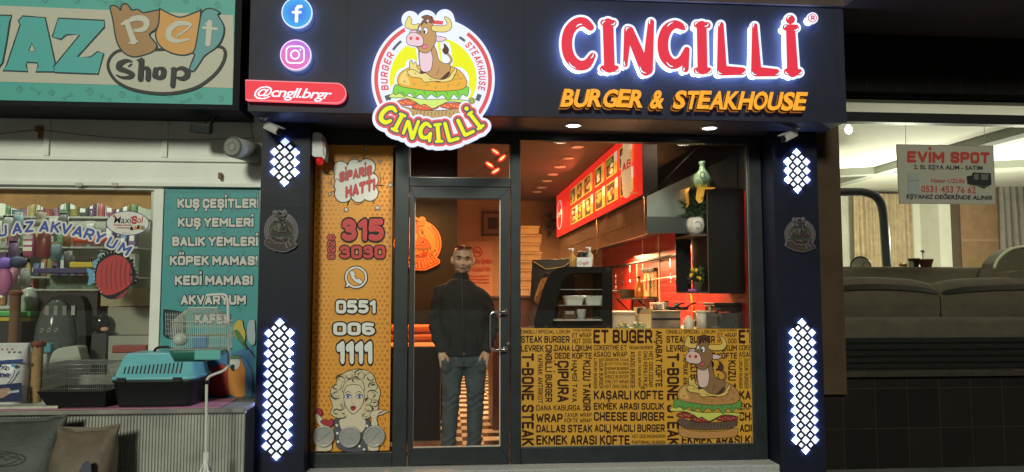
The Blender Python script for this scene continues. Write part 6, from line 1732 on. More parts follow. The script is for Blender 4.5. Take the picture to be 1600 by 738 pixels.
for (x, y, nm_, m_) in uc:
    p = at_wall(x, y, .075); L_ = .22 + .03 * (x % 3)
    t = thing("kitchen_utensil", nm_ + " hanging from the dark conduit on the red tiles", "utensil", p, "utensils hanging on the red tiles")
    b = MB(); b.tube([p, p - Vector((0, 0, L_))], .007, m_, 6); b.build("handle", t)
    b = MB(); b.ell(p - Vector((0, 0, L_ + .03)), (.018, .035, .042), m_, 12, 8); b.build("head", t)
c = Vector((X(1030, .92), .95, zc_))
t = thing("plate_stack", "short stack of pale plates on the steel chest behind the jars", "plates", c)
b = MB()
for k in range(6): b.lathe(c + Vector((0, 0, .012 * k)), [(.05, 0), (.085, .008), (.088, .011), (.05, .004)], mat("cream_tin"), 22)
b.build("plates", t)
# salad tray close behind the film
c = onc(985, .48)
t = thing("salad_tray", "shallow tray of bread and green salad close behind the gold film", "tray", c)
b = MB(); b.box(X(968, .42, 500), X(1012, .42, 500), .42, .58, zk + .001, zk + .018, mat("green_tray", (.12, .3, .2), .4)); b.build("tray", t, bevel=.004)
b = MB()
for i in range(26):
    p = Vector((rq.uniform(X(970, .45, 500), X(1008, .45, 500)), rq.uniform(.44, .56), zk + .03 + rq.uniform(0, .03))); b.ell(p, (rq.uniform(.012, .035), .015, .011), mat("food_%d" % (i % 4), ((.6, .42, .2), (.5, .45, .2), (.2, .3, .06), (.62, .55, .42))[i % 4], .6), 8, 6, Matrix.Rotation(rq.uniform(-.5, .5), 3, 'Y'))
b.build("food", t)
# ------------------------------------------------------------------ the man behind the door
MY = .30
mxc = X(721, MY)
MO = Vector((mxc, MY, ST))
man = thing("person", "man in a black zip jacket and jeans behind the glass door, hands in pockets", "person", MO)
HT = Z(383, MY, 722) - ST
SC_ = HT / 1.80
print("man height", HT)
def Wp(x, y, z): return MO + Vector((x * SC_, y * SC_, z * SC_))

def ring(cx, cy, z, hw, hd, n=20, p=2.4):
    out = []
    for i in range(n):
        t = 2 * PI * i / n; c, s_ = math.cos(t), math.sin(t)
        out.append(Wp(cx + hw * math.copysign(abs(c) ** (2 / p), c), cy + hd * math.copysign(abs(s_) ** (2 / p), s_), z))
    return out
def limb(b, pts, m, n=14):
    """pts: (x, y, z, r) smoothly joined"""
    P4 = []
    for i in range(len(pts) - 1):
        p0, p1, p2, p3 = pts[max(i - 1, 0)], pts[i], pts[i + 1], pts[min(i + 2, len(pts) - 1)]
        for j in range(5):
            t = j / 5
            P4.append([.5 * (2 * p1[a] + (-p0[a] + p2[a]) * t + (2 * p0[a] - 5 * p1[a] + 4 * p2[a] - p3[a]) * t * t + (-p0[a] + 3 * p1[a] - 3 * p2[a] + p3[a]) * t ** 3) for a in range(4)])
    P4.append(list(pts[-1]))
    b.tube([Wp(*q[:3]) for q in P4], [q[3] * SC_ for q in P4], m, n)
    b.ell(Wp(*pts[0][:3]), (pts[0][3] * SC_,) * 3, m, 12, 8); b.ell(Wp(*pts[-1][:3]), (pts[-1][3] * SC_,) * 3, m, 12, 8)

def voxel(b, size, smooth_it=4, fac=.5):
    o = b.build("remesh_source", None, fix=False)
    md = o.modifiers.new("r", 'REMESH'); md.mode = 'VOXEL'; md.voxel_size = size
    ms = o.modifiers.new("s", 'SMOOTH'); ms.iterations = smooth_it; ms.factor = fac
    dg = bpy.context.evaluated_depsgraph_get()
    me = bpy.data.meshes.new_from_object(o.evaluated_get(dg), depsgraph=dg)
    bpy.data.objects.remove(o)
    return me
def adopt(me, name, parent, mats, shade=None, pick=None, disp=None):
    n = len(me.vertices); co = np.empty(n * 3, 'f'); me.vertices.foreach_get('co', co); co = co.reshape(-1, 3)
    loc = (co - np.array(MO)) / SC_
    if disp is not None:
        no = np.empty(n * 3, 'f'); me.vertices.foreach_get('normal', no); no = no.reshape(-1, 3)
        co = co + no * (disp(loc) * SC_)[:, None]
    co = co - np.array(BASE[parent.name])
    me.vertices.foreach_set('co', co.astype('f').ravel())
    me.materials.clear()
    for m in mats: me.materials.append(m)
    k = len(me.polygons)
    me.polygons.foreach_set('use_smooth', [True] * k)
    if pick is not None:
        c = np.empty(k * 3, 'f'); me.polygons.foreach_get('center', c); c = c.reshape(-1, 3)
        l = (c + np.array(BASE[parent.name]) - np.array(MO)) / SC_
        me.polygons.foreach_set('material_index', pick(l).astype('i'))
    else: me.polygons.foreach_set('material_index', [0] * k)
    me.update()
    o = bpy.data.objects.new(name, me); COL.objects.link(o); o.parent = parent
    BASE[o.name] = BASE[parent.name]
    return o
m_skin = mat("skin", (.60, .34, .225), .5, noise=.12, nscale=30)
m_stub = mat("stubbled_skin", (.33, .20, .14), .55, noise=.15, nscale=60)
m_scalp = mat("shaved_scalp", (.45, .255, .165), .5)
m_lip = mat("lips", (.26, .11, .09), .5)
tmp = mat("skin")
# body: one continuous figure -------------------------------------------------
b = MB()
hz = 1.672                                             # head centre
b.ell(Wp(0, .018, hz + .035), (.084 * SC_, .100 * SC_, .094 * SC_), tmp, 24, 16)     # cranium
b.ell(Wp(0, -.012, hz - .035), (.074 * SC_, .080 * SC_, .084 * SC_), tmp, 24, 16)    # face
b.ell(Wp(0, -.030, hz - .088), (.058 * SC_, .056 * SC_, .038 * SC_), tmp, 20, 12)    # jaw
b.ell(Wp(0, -.066, hz - .104), (.024 * SC_, .020 * SC_, .018 * SC_), tmp, 14, 10)    # chin
b.ell(Wp(0, -.082, hz + .018), (.056 * SC_, .020 * SC_, .011 * SC_), tmp, 16, 8)     # brow
for s_ in (-1, 1):
    b.ell(Wp(.042 * s_, -.062, hz - .030), (.024 * SC_, .022 * SC_, .020 * SC_), tmp, 12, 8)   # cheek
    b.ell(Wp(.087 * s_, .012, hz - .012), (.012 * SC_, .022 * SC_, .034 * SC_), tmp, 12, 10)   # ear
b.loft([[Wp(dx * w_ , y, z) for dx, y in ((-1, -.075), (0, y0), (1, -.075), (0, -.06))] for z, w_, y0 in ((hz + .012, .008, -.094), (hz - .020, .013, -.108), (hz - .038, .019, -.116), (hz - .050, .017, -.104))], tmp)
b.ell(Wp(0, -.100, hz - .040), (.012 * SC_, .014 * SC_, .011 * SC_), tmp, 12, 8)
b.ell(Wp(0, -.086, hz - .072), (.026 * SC_, .010 * SC_, .007 * SC_), tmp, 12, 8)
limb(b, [(0, .03, 1.60, .054), (0, .03, 1.53, .056), (0, .02, 1.46, .070)], tmp)
b.loft([ring(0, 0, z, w_, d_) for z, w_, d_ in ((.86, .15, .10), (1.0, .15, .10), (1.2, .165, .105), (1.34, .150, .09), (1.43, .085, .06))], tmp)
ARM = lambda s_: [(.150 * s_, .01, 1.345), ((.236 if s_ < 0 else .252) * s_, .035, 1.13 if s_ < 0 else 1.12), (.190 * s_, -.075, .905 if s_ < 0 else .897)]
for s_ in (-1, 1):
    a, e, w_ = ARM(s_)
    limb(b, [(*a, .050), ((a[0] + e[0]) / 2 + .01 * s_, .025, (a[2] + e[2]) / 2, .047), (*e, .042), ((e[0] + w_[0]) / 2, -.02, (e[2] + w_[2]) / 2, .036), (*w_, .029)], tmp)
    # hand sliding into the pocket: palm, thumb, four fingers
    pw = Vector((.178 * s_, -.092, .845))
    b.loft([ring(.186 * s_, -.082, .895, .026, .020, 12), ring(.180 * s_, -.092, .862, .038, .018, 12), ring(.172 * s_, -.098, .815, .040, .016, 12)], tmp)
    limb(b, [(.160 * s_, -.098, .870, .014), (.140 * s_, -.112, .842, .012), (.132 * s_, -.114, .815, .010)], tmp, 8)
    for k, (L_, dx) in enumerate(((.062, -.028), (.074, -.009), (.070, .010), (.055, .028))):
        x_ = .171 * s_ + dx * s_ * -1
        limb(b, [(x_, -.098, .818, .0098), (x_ - .004 * s_, -.104, .818 - L_ * .55, .0092), (x_ - .006 * s_, -.098, .818 - L_, .0078)], tmp, 8)
    limb(b, [(.088 * s_, 0, .88, .080), (.100 * s_, -.005, .66, .068), (.105 * s_, -.01, .46, .050), (.107 * s_, .012, .30, .048), (.110 * s_, .02, .09, .036)], tmp)
    b.loft([ring(.112 * s_, -.05, .01, .036, .11, 14), ring(.112 * s_, -.045, .05, .036, .10, 14), ring(.111 * s_, .0, .09, .034, .05, 14)], tmp)
me = voxel(b, .0052, 3)
def pick(l):
    x, y, z = l[:, 0], l[:, 1], l[:, 2]
    out = np.zeros(len(l), int)
    zz = z - hz
    beard = (zz < -.048) & (zz > -.135) & (y < .015) & ~((np.abs(x) < .020) & (zz > -.066))
    out[beard] = 1
    out[(zz < -.057) & (zz > -.068) & (np.abs(x) < .036) & (y < -.06)] = 1
    out[(zz > .055 + .6 * np.maximum(0, -y - .03)) & (z > 1.6)] = 2
    out[(y > .03) & (zz > -.04) & (np.abs(x) < .076)] = 2
    out[(np.abs(zz + .0725) < .0058) & (np.abs(x) < .025) & (y < -.07)] = 3
    return out
adopt(me, "body", man, [m_skin, m_stub, m_scalp, m_lip], pick=pick)
# eyes, brows, mouth line
m_eye = mat("eye_white", (.34, .31, .28), .3); m_iris = mat("iris", (.03, .018, .012), .25); m_brow = mat("brow_hair", (.035, .025, .02), .7)
for s_ in (-1, 1):
    b = MB(); b.ell(Wp(.031 * s_, -.073, hz - .004), (.0135 * SC_, .010 * SC_, .0066 * SC_), m_eye, 14, 10); b.ell(Wp(.031 * s_, -.081, hz - .004), (.0058 * SC_, .0034 * SC_, .0058 * SC_), m_iris, 12, 8)
    b.build("eye", man)
    b = MB(); b.tube([Wp(.014 * s_, -.098, hz + .016), Wp(.032 * s_, -.098, hz + .023), Wp(.052 * s_, -.086, hz + .016)], [.0045 * SC_, .0068 * SC_, .004 * SC_], m_brow, 6); b.build("eyebrow", man)
    b = MB(); b.tube([Wp(.017 * s_, -.083, hz + .003), Wp(.031 * s_, -.088, hz + .0075), Wp(.047 * s_, -.080, hz + .001)], .0026 * SC_, m_stub, 6); b.build("eyelid", man)
b = MB(); b.tube([Wp(-.025, -.088, hz - .0715), Wp(-.010, -.0965, hz - .0735), Wp(.010, -.0965, hz - .0735), Wp(.025, -.088, hz - .0715)], .0018 * SC_, mat("mouth_line", (.08, .03, .025), .6), 6); b.build("mouth", man)
# sunglasses pushed up on the head
b = MB(); m_sg = mat("sunglass_frame", (.20, .02, .015), .25); m_sl = mat("sunglass_lens", (.10, .02, .015), .1)
for s_ in (-1, 1):
    c = Wp(.034 * s_, -.072, hz + .103); Rx = Matrix.Rotation(-.95, 3, 'X')
    b.tube([c + Rx @ Vector((.030 * SC_ * math.cos(2 * PI * k / 20), 0, .019 * SC_ * math.sin(2 * PI * k / 20))) for k in range(20)], .0036, m_sg, 6, True)
    b.ell(c, (.029 * SC_, .002, .018 * SC_), m_sl, 16, 8, Rx)
    b.tube([c + Vector((.030 * s_ * SC_, 0, 0)), Wp(.082 * s_, -.02, hz + .07), Wp(.086 * s_, .04, hz + .035)], .003, m_sg, 6)
b.tube([Wp(-.006, -.076, hz + .104), Wp(0, -.079, hz + .107), Wp(.006, -.076, hz + .104)], .003, m_sg, 6)
b.build("sunglasses", man)
# jacket
m_jk = mat("black_fleece", (.021, .020, .021), .85, noise=.3, nscale=14, bump=.35, bscale=160)
b = MB()
b.loft([ring(0, -.005, z, w_, d_, 24, 2.6) for z, w_, d_ in ((.845, .175, .125), (.86, .186, .135), (.93, .190, .140), (1.05, .192, .142), (1.2, .200, .140), (1.32, .200, .132), (1.40, .170, .115), (1.455, .134, .098), (1.495, .096, .084))], tmp)
for s_ in (-1, 1):
    a, e, w_ = ARM(s_)
    limb(b, [(.13 * s_, .005, 1.395, .064), (.178 * s_, .012, 1.355, .070), ((a[0] + e[0]) / 2 + .018 * s_, .025, 1.25, .066), (e[0], e[1], e[2], .061), ((e[0] + w_[0]) / 2 + .006 * s_, -.02, 1.01, .056), (.196 * s_, -.066, .925, .046), (.192 * s_, -.072, .908, .043)], tmp)
b.loft([ring(0, .018 - .0 * z, z, w_, d_, 20, 2.1) for z, w_, d_ in ((1.44, .088, .085), (1.50, .072, .074), (1.555, .066, .070))], tmp)
me = voxel(b, .008, 5)
def wr(l):
    x, y, z = l[:, 0], l[:, 1], l[:, 2]
    arm = np.clip((np.abs(x) - .17) / .05, 0, 1)
    f = .0055 * np.sin(z * 62 + np.abs(x) * 55 + 2.2 * np.sin(x * 21)) * arm
    f += .0042 * np.sin(z * 30 + 3 * np.sin(x * 14 + 1) + x * 22) * (1 - arm) * np.clip((1.42 - z) / .2, 0, 1)
    f += .004 * np.exp(-((z - .865) / .02) ** 2)
    f -= .004 * np.exp(-((x) / .006) ** 2) * (y < 0)
    return f
jk = adopt(me, "jacket", man, [m_jk], disp=wr)
b = MB(); zp_pts = [(0, -.148, .87), (0, -.150, 1.05), (0, -.147, 1.2), (0, -.140, 1.32), (0, -.122, 1.42), (0, -.084, 1.48), (0, -.062, 1.545)]
b.tube([Wp(x, y - .004, z) for x, y, z in zp_pts], .0035, mat("zip_teeth", (.06, .06, .06), .35, .6), 6)
b.obox(Wp(0, -.157, .875), (.008, .004, .02), 0, m_chrome); b.build("zip", jk)
for s_ in (-1, 1):
    b = MB(); b.tube([Wp(.105 * s_, -.146, 1.04), Wp(.128 * s_, -.140, .93)], .004, mat("pocket_seam", (.008, .008, .009), .8), 6); b.build("pocket_seam", jk)
# jeans
m_jn = mat("faded_jeans", (.070, .085, .098), .85, noise=.45, nscale=9, bump=.3, bscale=220)
b = MB()
b.loft([ring(0, .0, z, w_, d_, 22, 2.3) for z, w_, d_ in ((.98, .165, .115), (.90, .178, .125), (.82, .180, .125), (.76, .150, .11))], tmp)
for s_ in (-1, 1):
    limb(b, [(.090 * s_, .0, .84, .098), (.100 * s_, -.004, .68, .092), (.104 * s_, -.012, .50, .076), (.106 * s_, -.004, .36, .071), (.108 * s_, .008, .20, .066), (.110 * s_, .012, .075, .064)], tmp, 18)
    b.ell(Wp(.150 * s_, -.078, .79), (.060 * SC_, .045 * SC_, .085 * SC_), tmp, 16, 12)
me = voxel(b, .0075, 4)
def wj(l):
    x, y, z = l[:, 0], l[:, 1], l[:, 2]
    kn = np.exp(-((z - .47) / .07) ** 2) + 1.2 * np.exp(-((z - .12) / .07) ** 2) + .5 * np.exp(-((z - .78) / .06) ** 2)
    return .0055 * np.sin(z * 105 + 4 * np.sin(x * 30) + x * 25) * kn + .002 * np.sin(z * 40 + x * 60)
jn = adopt(me, "jeans", man, [m_jn], disp=wj)
b = MB(); b.tube([Wp(0, -.116, .85), Wp(0, -.124, .80), Wp(.002, -.108, .73)], .004, mat("jeans_seam", (.02, .032, .05), .8), 6); b.build("fly_seam", jn)
# shoes
for s_ in (-1, 1):
    b = MB(); b.loft([ring(.113 * s_, -.055, z, w_, d_, 18, 2.3) for z, w_, d_ in ((.0, .046, .135), (.022, .048, .138), (.024, .044, .132))], m_black); 
    b.loft([ring(.113 * s_, cy, z, w_, d_, 18, 2.2) for z, w_, d_, cy in ((.025, .043, .130, -.055), (.05, .042, .12, -.048), (.078, .040, .085, -.02), (.10, .041, .058, .01))], mat("dark_leather", (.02, .018, .016), .4)); b.build("shoe", man)

# ease the stance: hips to one side, one shoulder lower, head tipped a little
def ease(o):
    for ch in o.children: ease(ch)
    if o.type != 'MESH': return
    me = o.data; n = len(me.vertices); co = np.empty(n * 3, 'f'); me.vertices.foreach_get('co', co); co = co.reshape(-1, 3)
    z = co[:, 2] / SC_; x = co[:, 0].copy()
    up_ = np.clip((z - 1.0) / .4, 0, 1)
    co[:, 2] -= .10 * x * up_ * np.clip((1.60 - z) / .12, 0, 1)
    hd = np.clip((z - 1.50) / .08, 0, 1)
    x = x * (1 + .09 * np.clip((z - 1.545) / .03, 0, 1))
    a = .075 * hd; zc_ = (z - 1.52) * SC_
    co[:, 0] = x * np.cos(a) + zc_ * np.sin(a) * hd
    co[:, 2] += -x * np.sin(a)
    co[:, 0] += .022 * np.sin(np.clip(z, 0, 1.5) / 1.5 * PI) * SC_
    me.vertices.foreach_set('co', co.ravel()); me.update()
ease(man)
# ------------------------------------------------------------------ pet shop: sign, print, fittings
ysn = -.42
fsn = lambda u, v: P(u, v, ysn)
TEAL = (.025, .37, .335)
PALS = {k: mat("sign_" + k, c, .5) for k, c in dict(teal=TEAL, teal2=(.02, .30, .275), cream=(.50, .49, .40), dark=(.012, .04, .045), letter=(.022, .38, .385), tan=(.36, .17, .03), orange=(.66, .30, .03), bird=(.06, .30, .34), ink=(.03, .035, .035), white=(.58, .56, .48)).items()}
sg = thing("shop_sign", "big teal and cream pet shop sign board with animal shaped letters", "sign", P(150, 170, ysn))
sx1 = X(377, ysn, 90); sz0 = Z(170.5, ysn, 250); sx0_ = X(-330, ysn); sz1 = Z(-60, ysn, 200)
ix1 = X(366, ysn, 90); iz0 = Z(162.5, ysn, 250)
b = MB(); b.box(sx0_, ix1, ysn + .0, YW - .06, iz0, sz1, PALS['teal'])
b.box(ix1 + .001, sx1, ysn - .02, YW - .062, sz0, sz1, mat("sign_frame", (.016, .018, .02), .7, spec=.1)); b.box(sx0_, ix1, ysn - .02, YW - .062, sz0, iz0 - .001, MATS["sign_frame"])
b.build("board", sg)
cv = Canvas(fsn, PALS, dy=.0006, start=.002)
cv.fill([(-300, -4), (0, 9), (365, 24), (365, 138), (0, 128), (-300, 118)], 'cream')
def paw(x, y, s_, c='teal2'):
    cv.fill(ellipse(x, y, 4 * s_, 3.4 * s_, 10), c, keep=True)
    for dx, dy in ((-4.5, -3), (-1.7, -6), (1.7, -6), (4.5, -3)): cv.fill(ellipse(x + dx * s_, y + dy * s_, 1.5 * s_, 2 * s_, 8), c, keep=True)
for x, y, s_ in ((20, -3, 1), (70, 3, .8), (120, 2, 1), (185, 7, 1.1), (245, 6, 1.2), (290, 4, .9), (340, 10, 1), (30, 142, 1), (80, 147, .9), (140, 145, 1.1), (190, 150, 1), (215, 155, .8), (265, 150, 1), (310, 152, 1.1), (345, 156, .9)): paw(x, y, s_)
def bone(x, y, a, c='teal2'):
    d = (math.cos(a), math.sin(a)); cv.line([(x - 6 * d[0], y - 6 * d[1]), (x + 6 * d[0], y + 6 * d[1])], 2.4, c, keep=True)
    for s_ in (-1, 1):
        for q in (-1, 1): cv.fill(ellipse(x + s_ * 7 * d[0] - q * 1.8 * d[1], y + s_ * 7 * d[1] + q * 1.8 * d[0], 2, 2, 8), c, keep=True)
for x, y, a in ((55, 141, .6), (105, 151, -.5), (165, 153, .4), (290, 158, -.3), (160, 1, .5), (315, 14, .3)): bone(x, y, a)
cv.up()
def S2(pts): return [(x / 1.995, y / 1.995) for x, y in pts]
def letter(outer, hole=None):
    o = S2(outer)
    cv.line(o, 4.6, 'dark', closed=True)
    if hole: cv.loops([o, S2(hole)], 'letter'); cv.line(S2(hole), 1.6, 'dark', closed=True)
    else: cv.fill(o, 'letter')
letter([(72, 53), (140, 57), (172, 203), (183, 213), (179, 223), (112, 223), (122, 208), (118, 195), (84, 193), (80, 208), (88, 222), (10, 219), (24, 203), (66, 78), (60, 66)], [(100, 135), (90, 160), (111, 161)])
letter([(183, 60), (326, 67), (325, 84), (240, 178), (284, 181), (306, 164), (322, 168), (306, 230), (172, 225), (170, 210), (252, 110), (208, 107), (190, 122), (166, 116)])
letter([(-90, 48), (38, 52), (30, 66), (20, 130), (8, 195), (-12, 222), (-60, 225), (-110, 200), (-100, 60)])
def S41(pts): return [(x / 4.1 + 160, y / 4.1) for x, y in pts]
ov = smooth_loop(S41([(735, 302), (785, 325), (778, 395), (722, 478), (620, 555), (500, 592), (365, 602), (205, 578), (95, 525), (42, 445), (52, 375), (110, 328), (200, 330), (420, 320), (600, 330)]), 5)
cv.fill(ov, 'cream'); cv.line(ov, 5.0, 'ink', closed=True)
def blob(pts, c): cv.shape(S41(pts), c, 2.2, 'dark', 4)
blob([(52, 52), (62, 40), (82, 40), (105, 52), (120, 70), (124, 45), (140, 28), (160, 30), (178, 50), (192, 68), (230, 64), (268, 84), (355, 68), (374, 80), (370, 140), (345, 190), (304, 225), (345, 280), (350, 305), (325, 335), (270, 356), (210, 368), (155, 352), (115, 310), (90, 250), (70, 130)], 'tan')
blob([(370, 60), (378, 64), (470, 108), (525, 110), (622, 74), (632, 76), (622, 190), (606, 300), (580, 340), (520, 357), (450, 345), (385, 310), (350, 260), (345, 210), (364, 150)], 'orange')
blob([(640, 85), (662, 65), (690, 58), (725, 66), (754, 84), (742, 100), (772, 150), (782, 195), (768, 255), (730, 310), (662, 358), (625, 410), (590, 458), (565, 455), (566, 425), (594, 356), (582, 345), (600, 300), (620, 180), (632, 115)], 'bird')
pl = sdf(to_px([(S41([(128, 160), (160, 145), (205, 270)]), [1.6, 4, 4.6]), (S41([(165, 150), (200, 125), (260, 122), (288, 150), (270, 190), (210, 200)]), [2, 4, 4.6, 4.6, 4, 2]), (S41([(178, 280), (226, 268)]), 1.4)], lambda p: p, 1), 180, 240, 20, 75, .5)
cv.loops(contours(pl, 0), 'white')
pe = sdf(to_px([(S41([(480, 238), (568, 172), (535, 155), (480, 158), (435, 195), (432, 245), (480, 268), (560, 255)]), [1.2, 1.6, 3.4, 4.2, 4.6, 4.4, 3.2, 1.2])], lambda p: p, 1), 255, 305, 30, 75, .5)
cv.loops(contours(pe, 0), 'white')
ptt = sdf([(S41([(690, 150), (680, 285)]), 4.2), (S41([(650, 182), (735, 190)]), 2.0), (S41([(668, 158), (690, 155)]), 1.6)], 310, 345, 30, 75, .5)
cv.loops(contours(ptt, 0), 'white')
ps = sdf(to_px([(S41([(192, 398), (160, 392), (118, 412), (112, 440), (160, 460), (195, 480), (180, 498), (130, 500), (95, 485)]), [1.2, 2.6, 4.6, 4.6, 3.6, 3.8, 3, 2, 1.2]), (S41([(190, 415), (172, 428)]), 1.2),
          (S41([(228, 390), (255, 392), (248, 510)]), [1.2, 4.4, 4.4]), (S41([(255, 450), (285, 438), (298, 455), (296, 510)]), [1.4, 2.4, 4, 4.2]),
          (S41([(345, 450), (340, 490), (368, 505)]), [4, 4.4, 3]), (S41([(368, 440), (395, 452), (392, 490), (368, 505)]), [2, 4.2, 4.2, 3]), (S41([(345, 452), (368, 440)]), 2),
          (S41([(445, 445), (462, 450), (454, 552)]), [1.4, 4.2, 4.0]), (S41([(470, 452), (510, 440), (545, 460), (545, 490), (515, 508), (478, 500)]), [1.4, 3, 4.6, 4.6, 3.4, 1.4])], lambda p: p, 1), 178, 302, 88, 140, .5)
cv.loops(contours(ps, 0), 'ink')
cv.build("artwork", sg)

# teal list poster
yp = YW - .004
fp = lambda u, v: P(u, v, yp)
PALT = {k: mat("poster_" + k, c, .5) for k, c in dict(teal=(.030, .27, .285), teal2=(.022, .215, .235), dark=(.012, .05, .08), white=(.56, .56, .54), ink=(.012, .02, .03), red=(.45, .03, .02), blue=(.03, .16, .34), orange=(.55, .20, .02), yellow=(.48, .38, .06), green=(.05, .16, .04), sky=(.05, .20, .33), pale=(.30, .40, .44), cage=(.30, .34, .34)).items()}
t = thing("list_poster", "teal poster listing pet goods in white capitals beside the shop window", "poster", P(330, 625, yp))
cv = Canvas(fp, PALT, dy=.0005, start=.0)
xr = 404
cv.fill([(254, 294), (xr + 2, 294), (xr - 2, 622), (249, 622)], 'teal')
cv.clip = lambda p: p[0] < 403.5
for i in range(58):
    x, y = 258 + rr.random() * 140, 306 + rr.random() * 240
    pass
cv2 = cv
def paw2(x, y, s_):
    cv.fill(ellipse(x, y, 3.2 * s_, 2.7 * s_, 9), 'teal2', keep=True)
    for dx, dy in ((-3.6, -2.4), (-1.4, -4.8), (1.4, -4.8), (3.6, -2.4)): cv.fill(ellipse(x + dx * s_, y + dy * s_, 1.2 * s_, 1.6 * s_, 7), 'teal2', keep=True)
for i in range(46): paw2(258 + (i * 37) % 142, 304 + (i * 53) % 190, .7 + .5 * ((i * 7) % 5) / 5)
cv.up()
for i in range(9):
    x, y, a = 262 + (i * 61) % 135, 310 + (i * 47) % 170, i * .9
    d = (math.cos(a), math.sin(a)); cv.line([(x - 5 * d[0], y - 5 * d[1]), (x + 5 * d[0], y + 5 * d[1])], 2.4, 'teal2', keep=True)
cv.up()
cv.clip = None
cv.fill([(253, 296), (403.6, 296), (403.2, 301), (253, 302)], 'teal2')
# bay of blue at the foot
cv.shape([(250, 560), (275, 545), (300, 552), (330, 540), (360, 552), (396, 540), (398.5, 621), (250, 621)], 'blue', 0, k=3, smooth=False)
cv.clip = lambda p: p[0] < 403.8 - (p[1] - 300) * .018
for s_, x0, x1, y0, y1 in (("KUŞ ÇEŞİTLERİ", 277.5, 405, 310.5, 325.5), ("KUŞ YEMLERİ", 278, 396.5, 340.5, 355), ("BALIK YEMLERİ", 269.5, 403.5, 370, 385), ("KÖPEK MAMASI", 265.5, 403, 400, 415), ("KEDİ MAMASI", 273.5, 395, 430.5, 446), ("AKVARYUM", 283, 384.5, 461, 476.5), ("KAFES", 305, 360, 490.5, 506)):
    cv.text(s_, (x0, y0, x1, y1), 'white', .055, outline=(.115, 'ink'))
# printed birds
def bd(pts, c, lw=.4): cv.shape([(x / 2.477 + 160, y / 2.477 + 440) for x, y in pts], c, lw, 'ink', 4)
bd([(352, 360), (370, 335), (400, 322), (440, 330), (470, 318), (485, 345), (500, 400), (495, 438), (420, 438), (390, 400), (372, 388), (360, 380)], 'red')
bd([(358, 345), (372, 338), (398, 345), (395, 360), (375, 368), (368, 390), (360, 372)], 'white'); bd([(360, 362), (372, 366), (370, 390), (362, 384)], 'ink')
bd([(488, 320), (498, 292), (525, 284), (548, 300), (560, 340), (558, 438), (498, 438), (488, 380)], 'orange')
bd([(530, 285), (556, 300), (580, 350), (582, 438), (556, 438), (556, 350), (545, 312)], 'blue')
bd([(495, 300), (518, 290), (535, 310), (528, 335), (505, 340), (494, 325)], 'white'); bd([(497, 325), (512, 322), (512, 345), (502, 342)], 'ink'); bd([(494, 296), (515, 284), (540, 292), (530, 298), (505, 300)], 'green')
bd([(510, 170), (525, 150), (543, 152), (548, 175), (556, 200), (552, 235), (538, 232), (515, 212), (508, 190)], 'yellow'); bd([(512, 195), (528, 190), (552, 230), (560, 262), (540, 240)], 'green')
bd([(562, 175), (568, 152), (582, 148), (592, 156), (592, 240), (570, 238), (560, 205)], 'pale')
cv.line([((x) / 2.477 + 160, y / 2.477 + 440) for x, y in ((545, 235), (575, 268), (590, 290))], 1.6, 'ink')
# printed cage
bd([(240, 115), (250, 108), (312, 118), (318, 130), (316, 215), (246, 215), (240, 170)], 'ink'); 
for k in range(8): cv.line([((248 + k * 9) / 2.477 + 160, 120 / 2.477 + 440), ((250 + k * 9) / 2.477 + 160, 208 / 2.477 + 440)], .9, 'cage', keep=True)
cv.up()
for k in range(5): cv.line([(248 / 2.477 + 160, (128 + k * 18) / 2.477 + 440), (314 / 2.477 + 160, (130 + k * 18) / 2.477 + 440)], .7, 'cage', keep=True)
cv.build("print", t)

# lettering and stickers on the pet window
yw_ = YW + .026
fw = lambda u, v: P(u, v, yw_)
PALW = {k: mat("vinyl_" + k, c, .5) for k, c in dict(white=(.66, .66, .64), blue=(.025, .06, .36), red=(.42, .015, .02), dark=(.02, .02, .03), dred=(.24, .012, .015), sky=(.10, .32, .48), black=(.015, .015, .018), orange=(.6, .25, .03), cream=(.68, .66, .62), navy=(.02, .05, .18), grey=(.2, .2, .2)).items()}
t = thing("window_lettering", "arched blue vinyl lettering with white edges on the pet shop window", "lettering", fw(100, 385))
cv = Canvas(fw, PALW, dy=.0006, start=.0)
for ch, cx, cy, a in (("U", 4, 361, -.16), ("A", 26, 357, -.13), ("Z", 46, 354.5, -.08), ("A", 69, 354, .0), ("K", 87, 355.5, .06), ("V", 105, 358, .12), ("A", 122, 361.5, .20), ("R", 140, 366, .27), ("Y", 157, 371.5, .34), ("U", 176, 380, .42), ("M", 196, 389.5, .48)):
    cv.text_rot(ch, cx, cy, 15.5 if ch != 'M' else 19, 17.5, a, 'blue', .03, .12, outline=(.135, 'white'))
cv.build("letters", t)
t = thing("window_sticker", "white oval sticker with black and red script on the pet shop window", "sticker", fw(200, 368))
cv = Canvas(fw, PALW, dy=.0006, start=.0)
cv.fill(ellipse(199.5, 349, 34, 19.5, 40, .02), 'navy'); cv.fill(ellipse(199.5, 349, 32.6, 18.2, 40, .02), 'cream')
cv.text("Maxi", (178, 338.5, 206, 349), 'dark', .012, .2); cv.text("S", (205.5, 337.5, 214.5, 350.5), 'red', .05, .1); cv.text("ol", (214.5, 338, 224, 348.5), 'red', .012, .2); cv.fill(ellipse(178.5, 338, 2, 2, 9), 'red')
cv.text("ürünleri burada", (178, 350, 206, 353), 'red', .01, .1); cv.text("satılmaktadır", (182, 354.5, 203, 357.2), 'red', .01, .1); cv.text("www", (190, 363.5, 205, 365), 'grey', 0)
for x, y, c in ((206, 357, 'dark'), (212, 356, 'orange'), (217, 355, 'dark'), (221, 355.5, 'orange'), (224, 356, 'grey')): cv.fill(smooth_loop([(x - 2.5, y + 2.5), (x - 2, y - 1.5), (x, y - 3.2), (x + 2, y - 1), (x + 2.4, y + 2.5)], 3), c)
cv.build("print", t)
t = thing("window_sticker", "round red striped fish sticker on the pet shop window", "sticker", fw(180, 468))
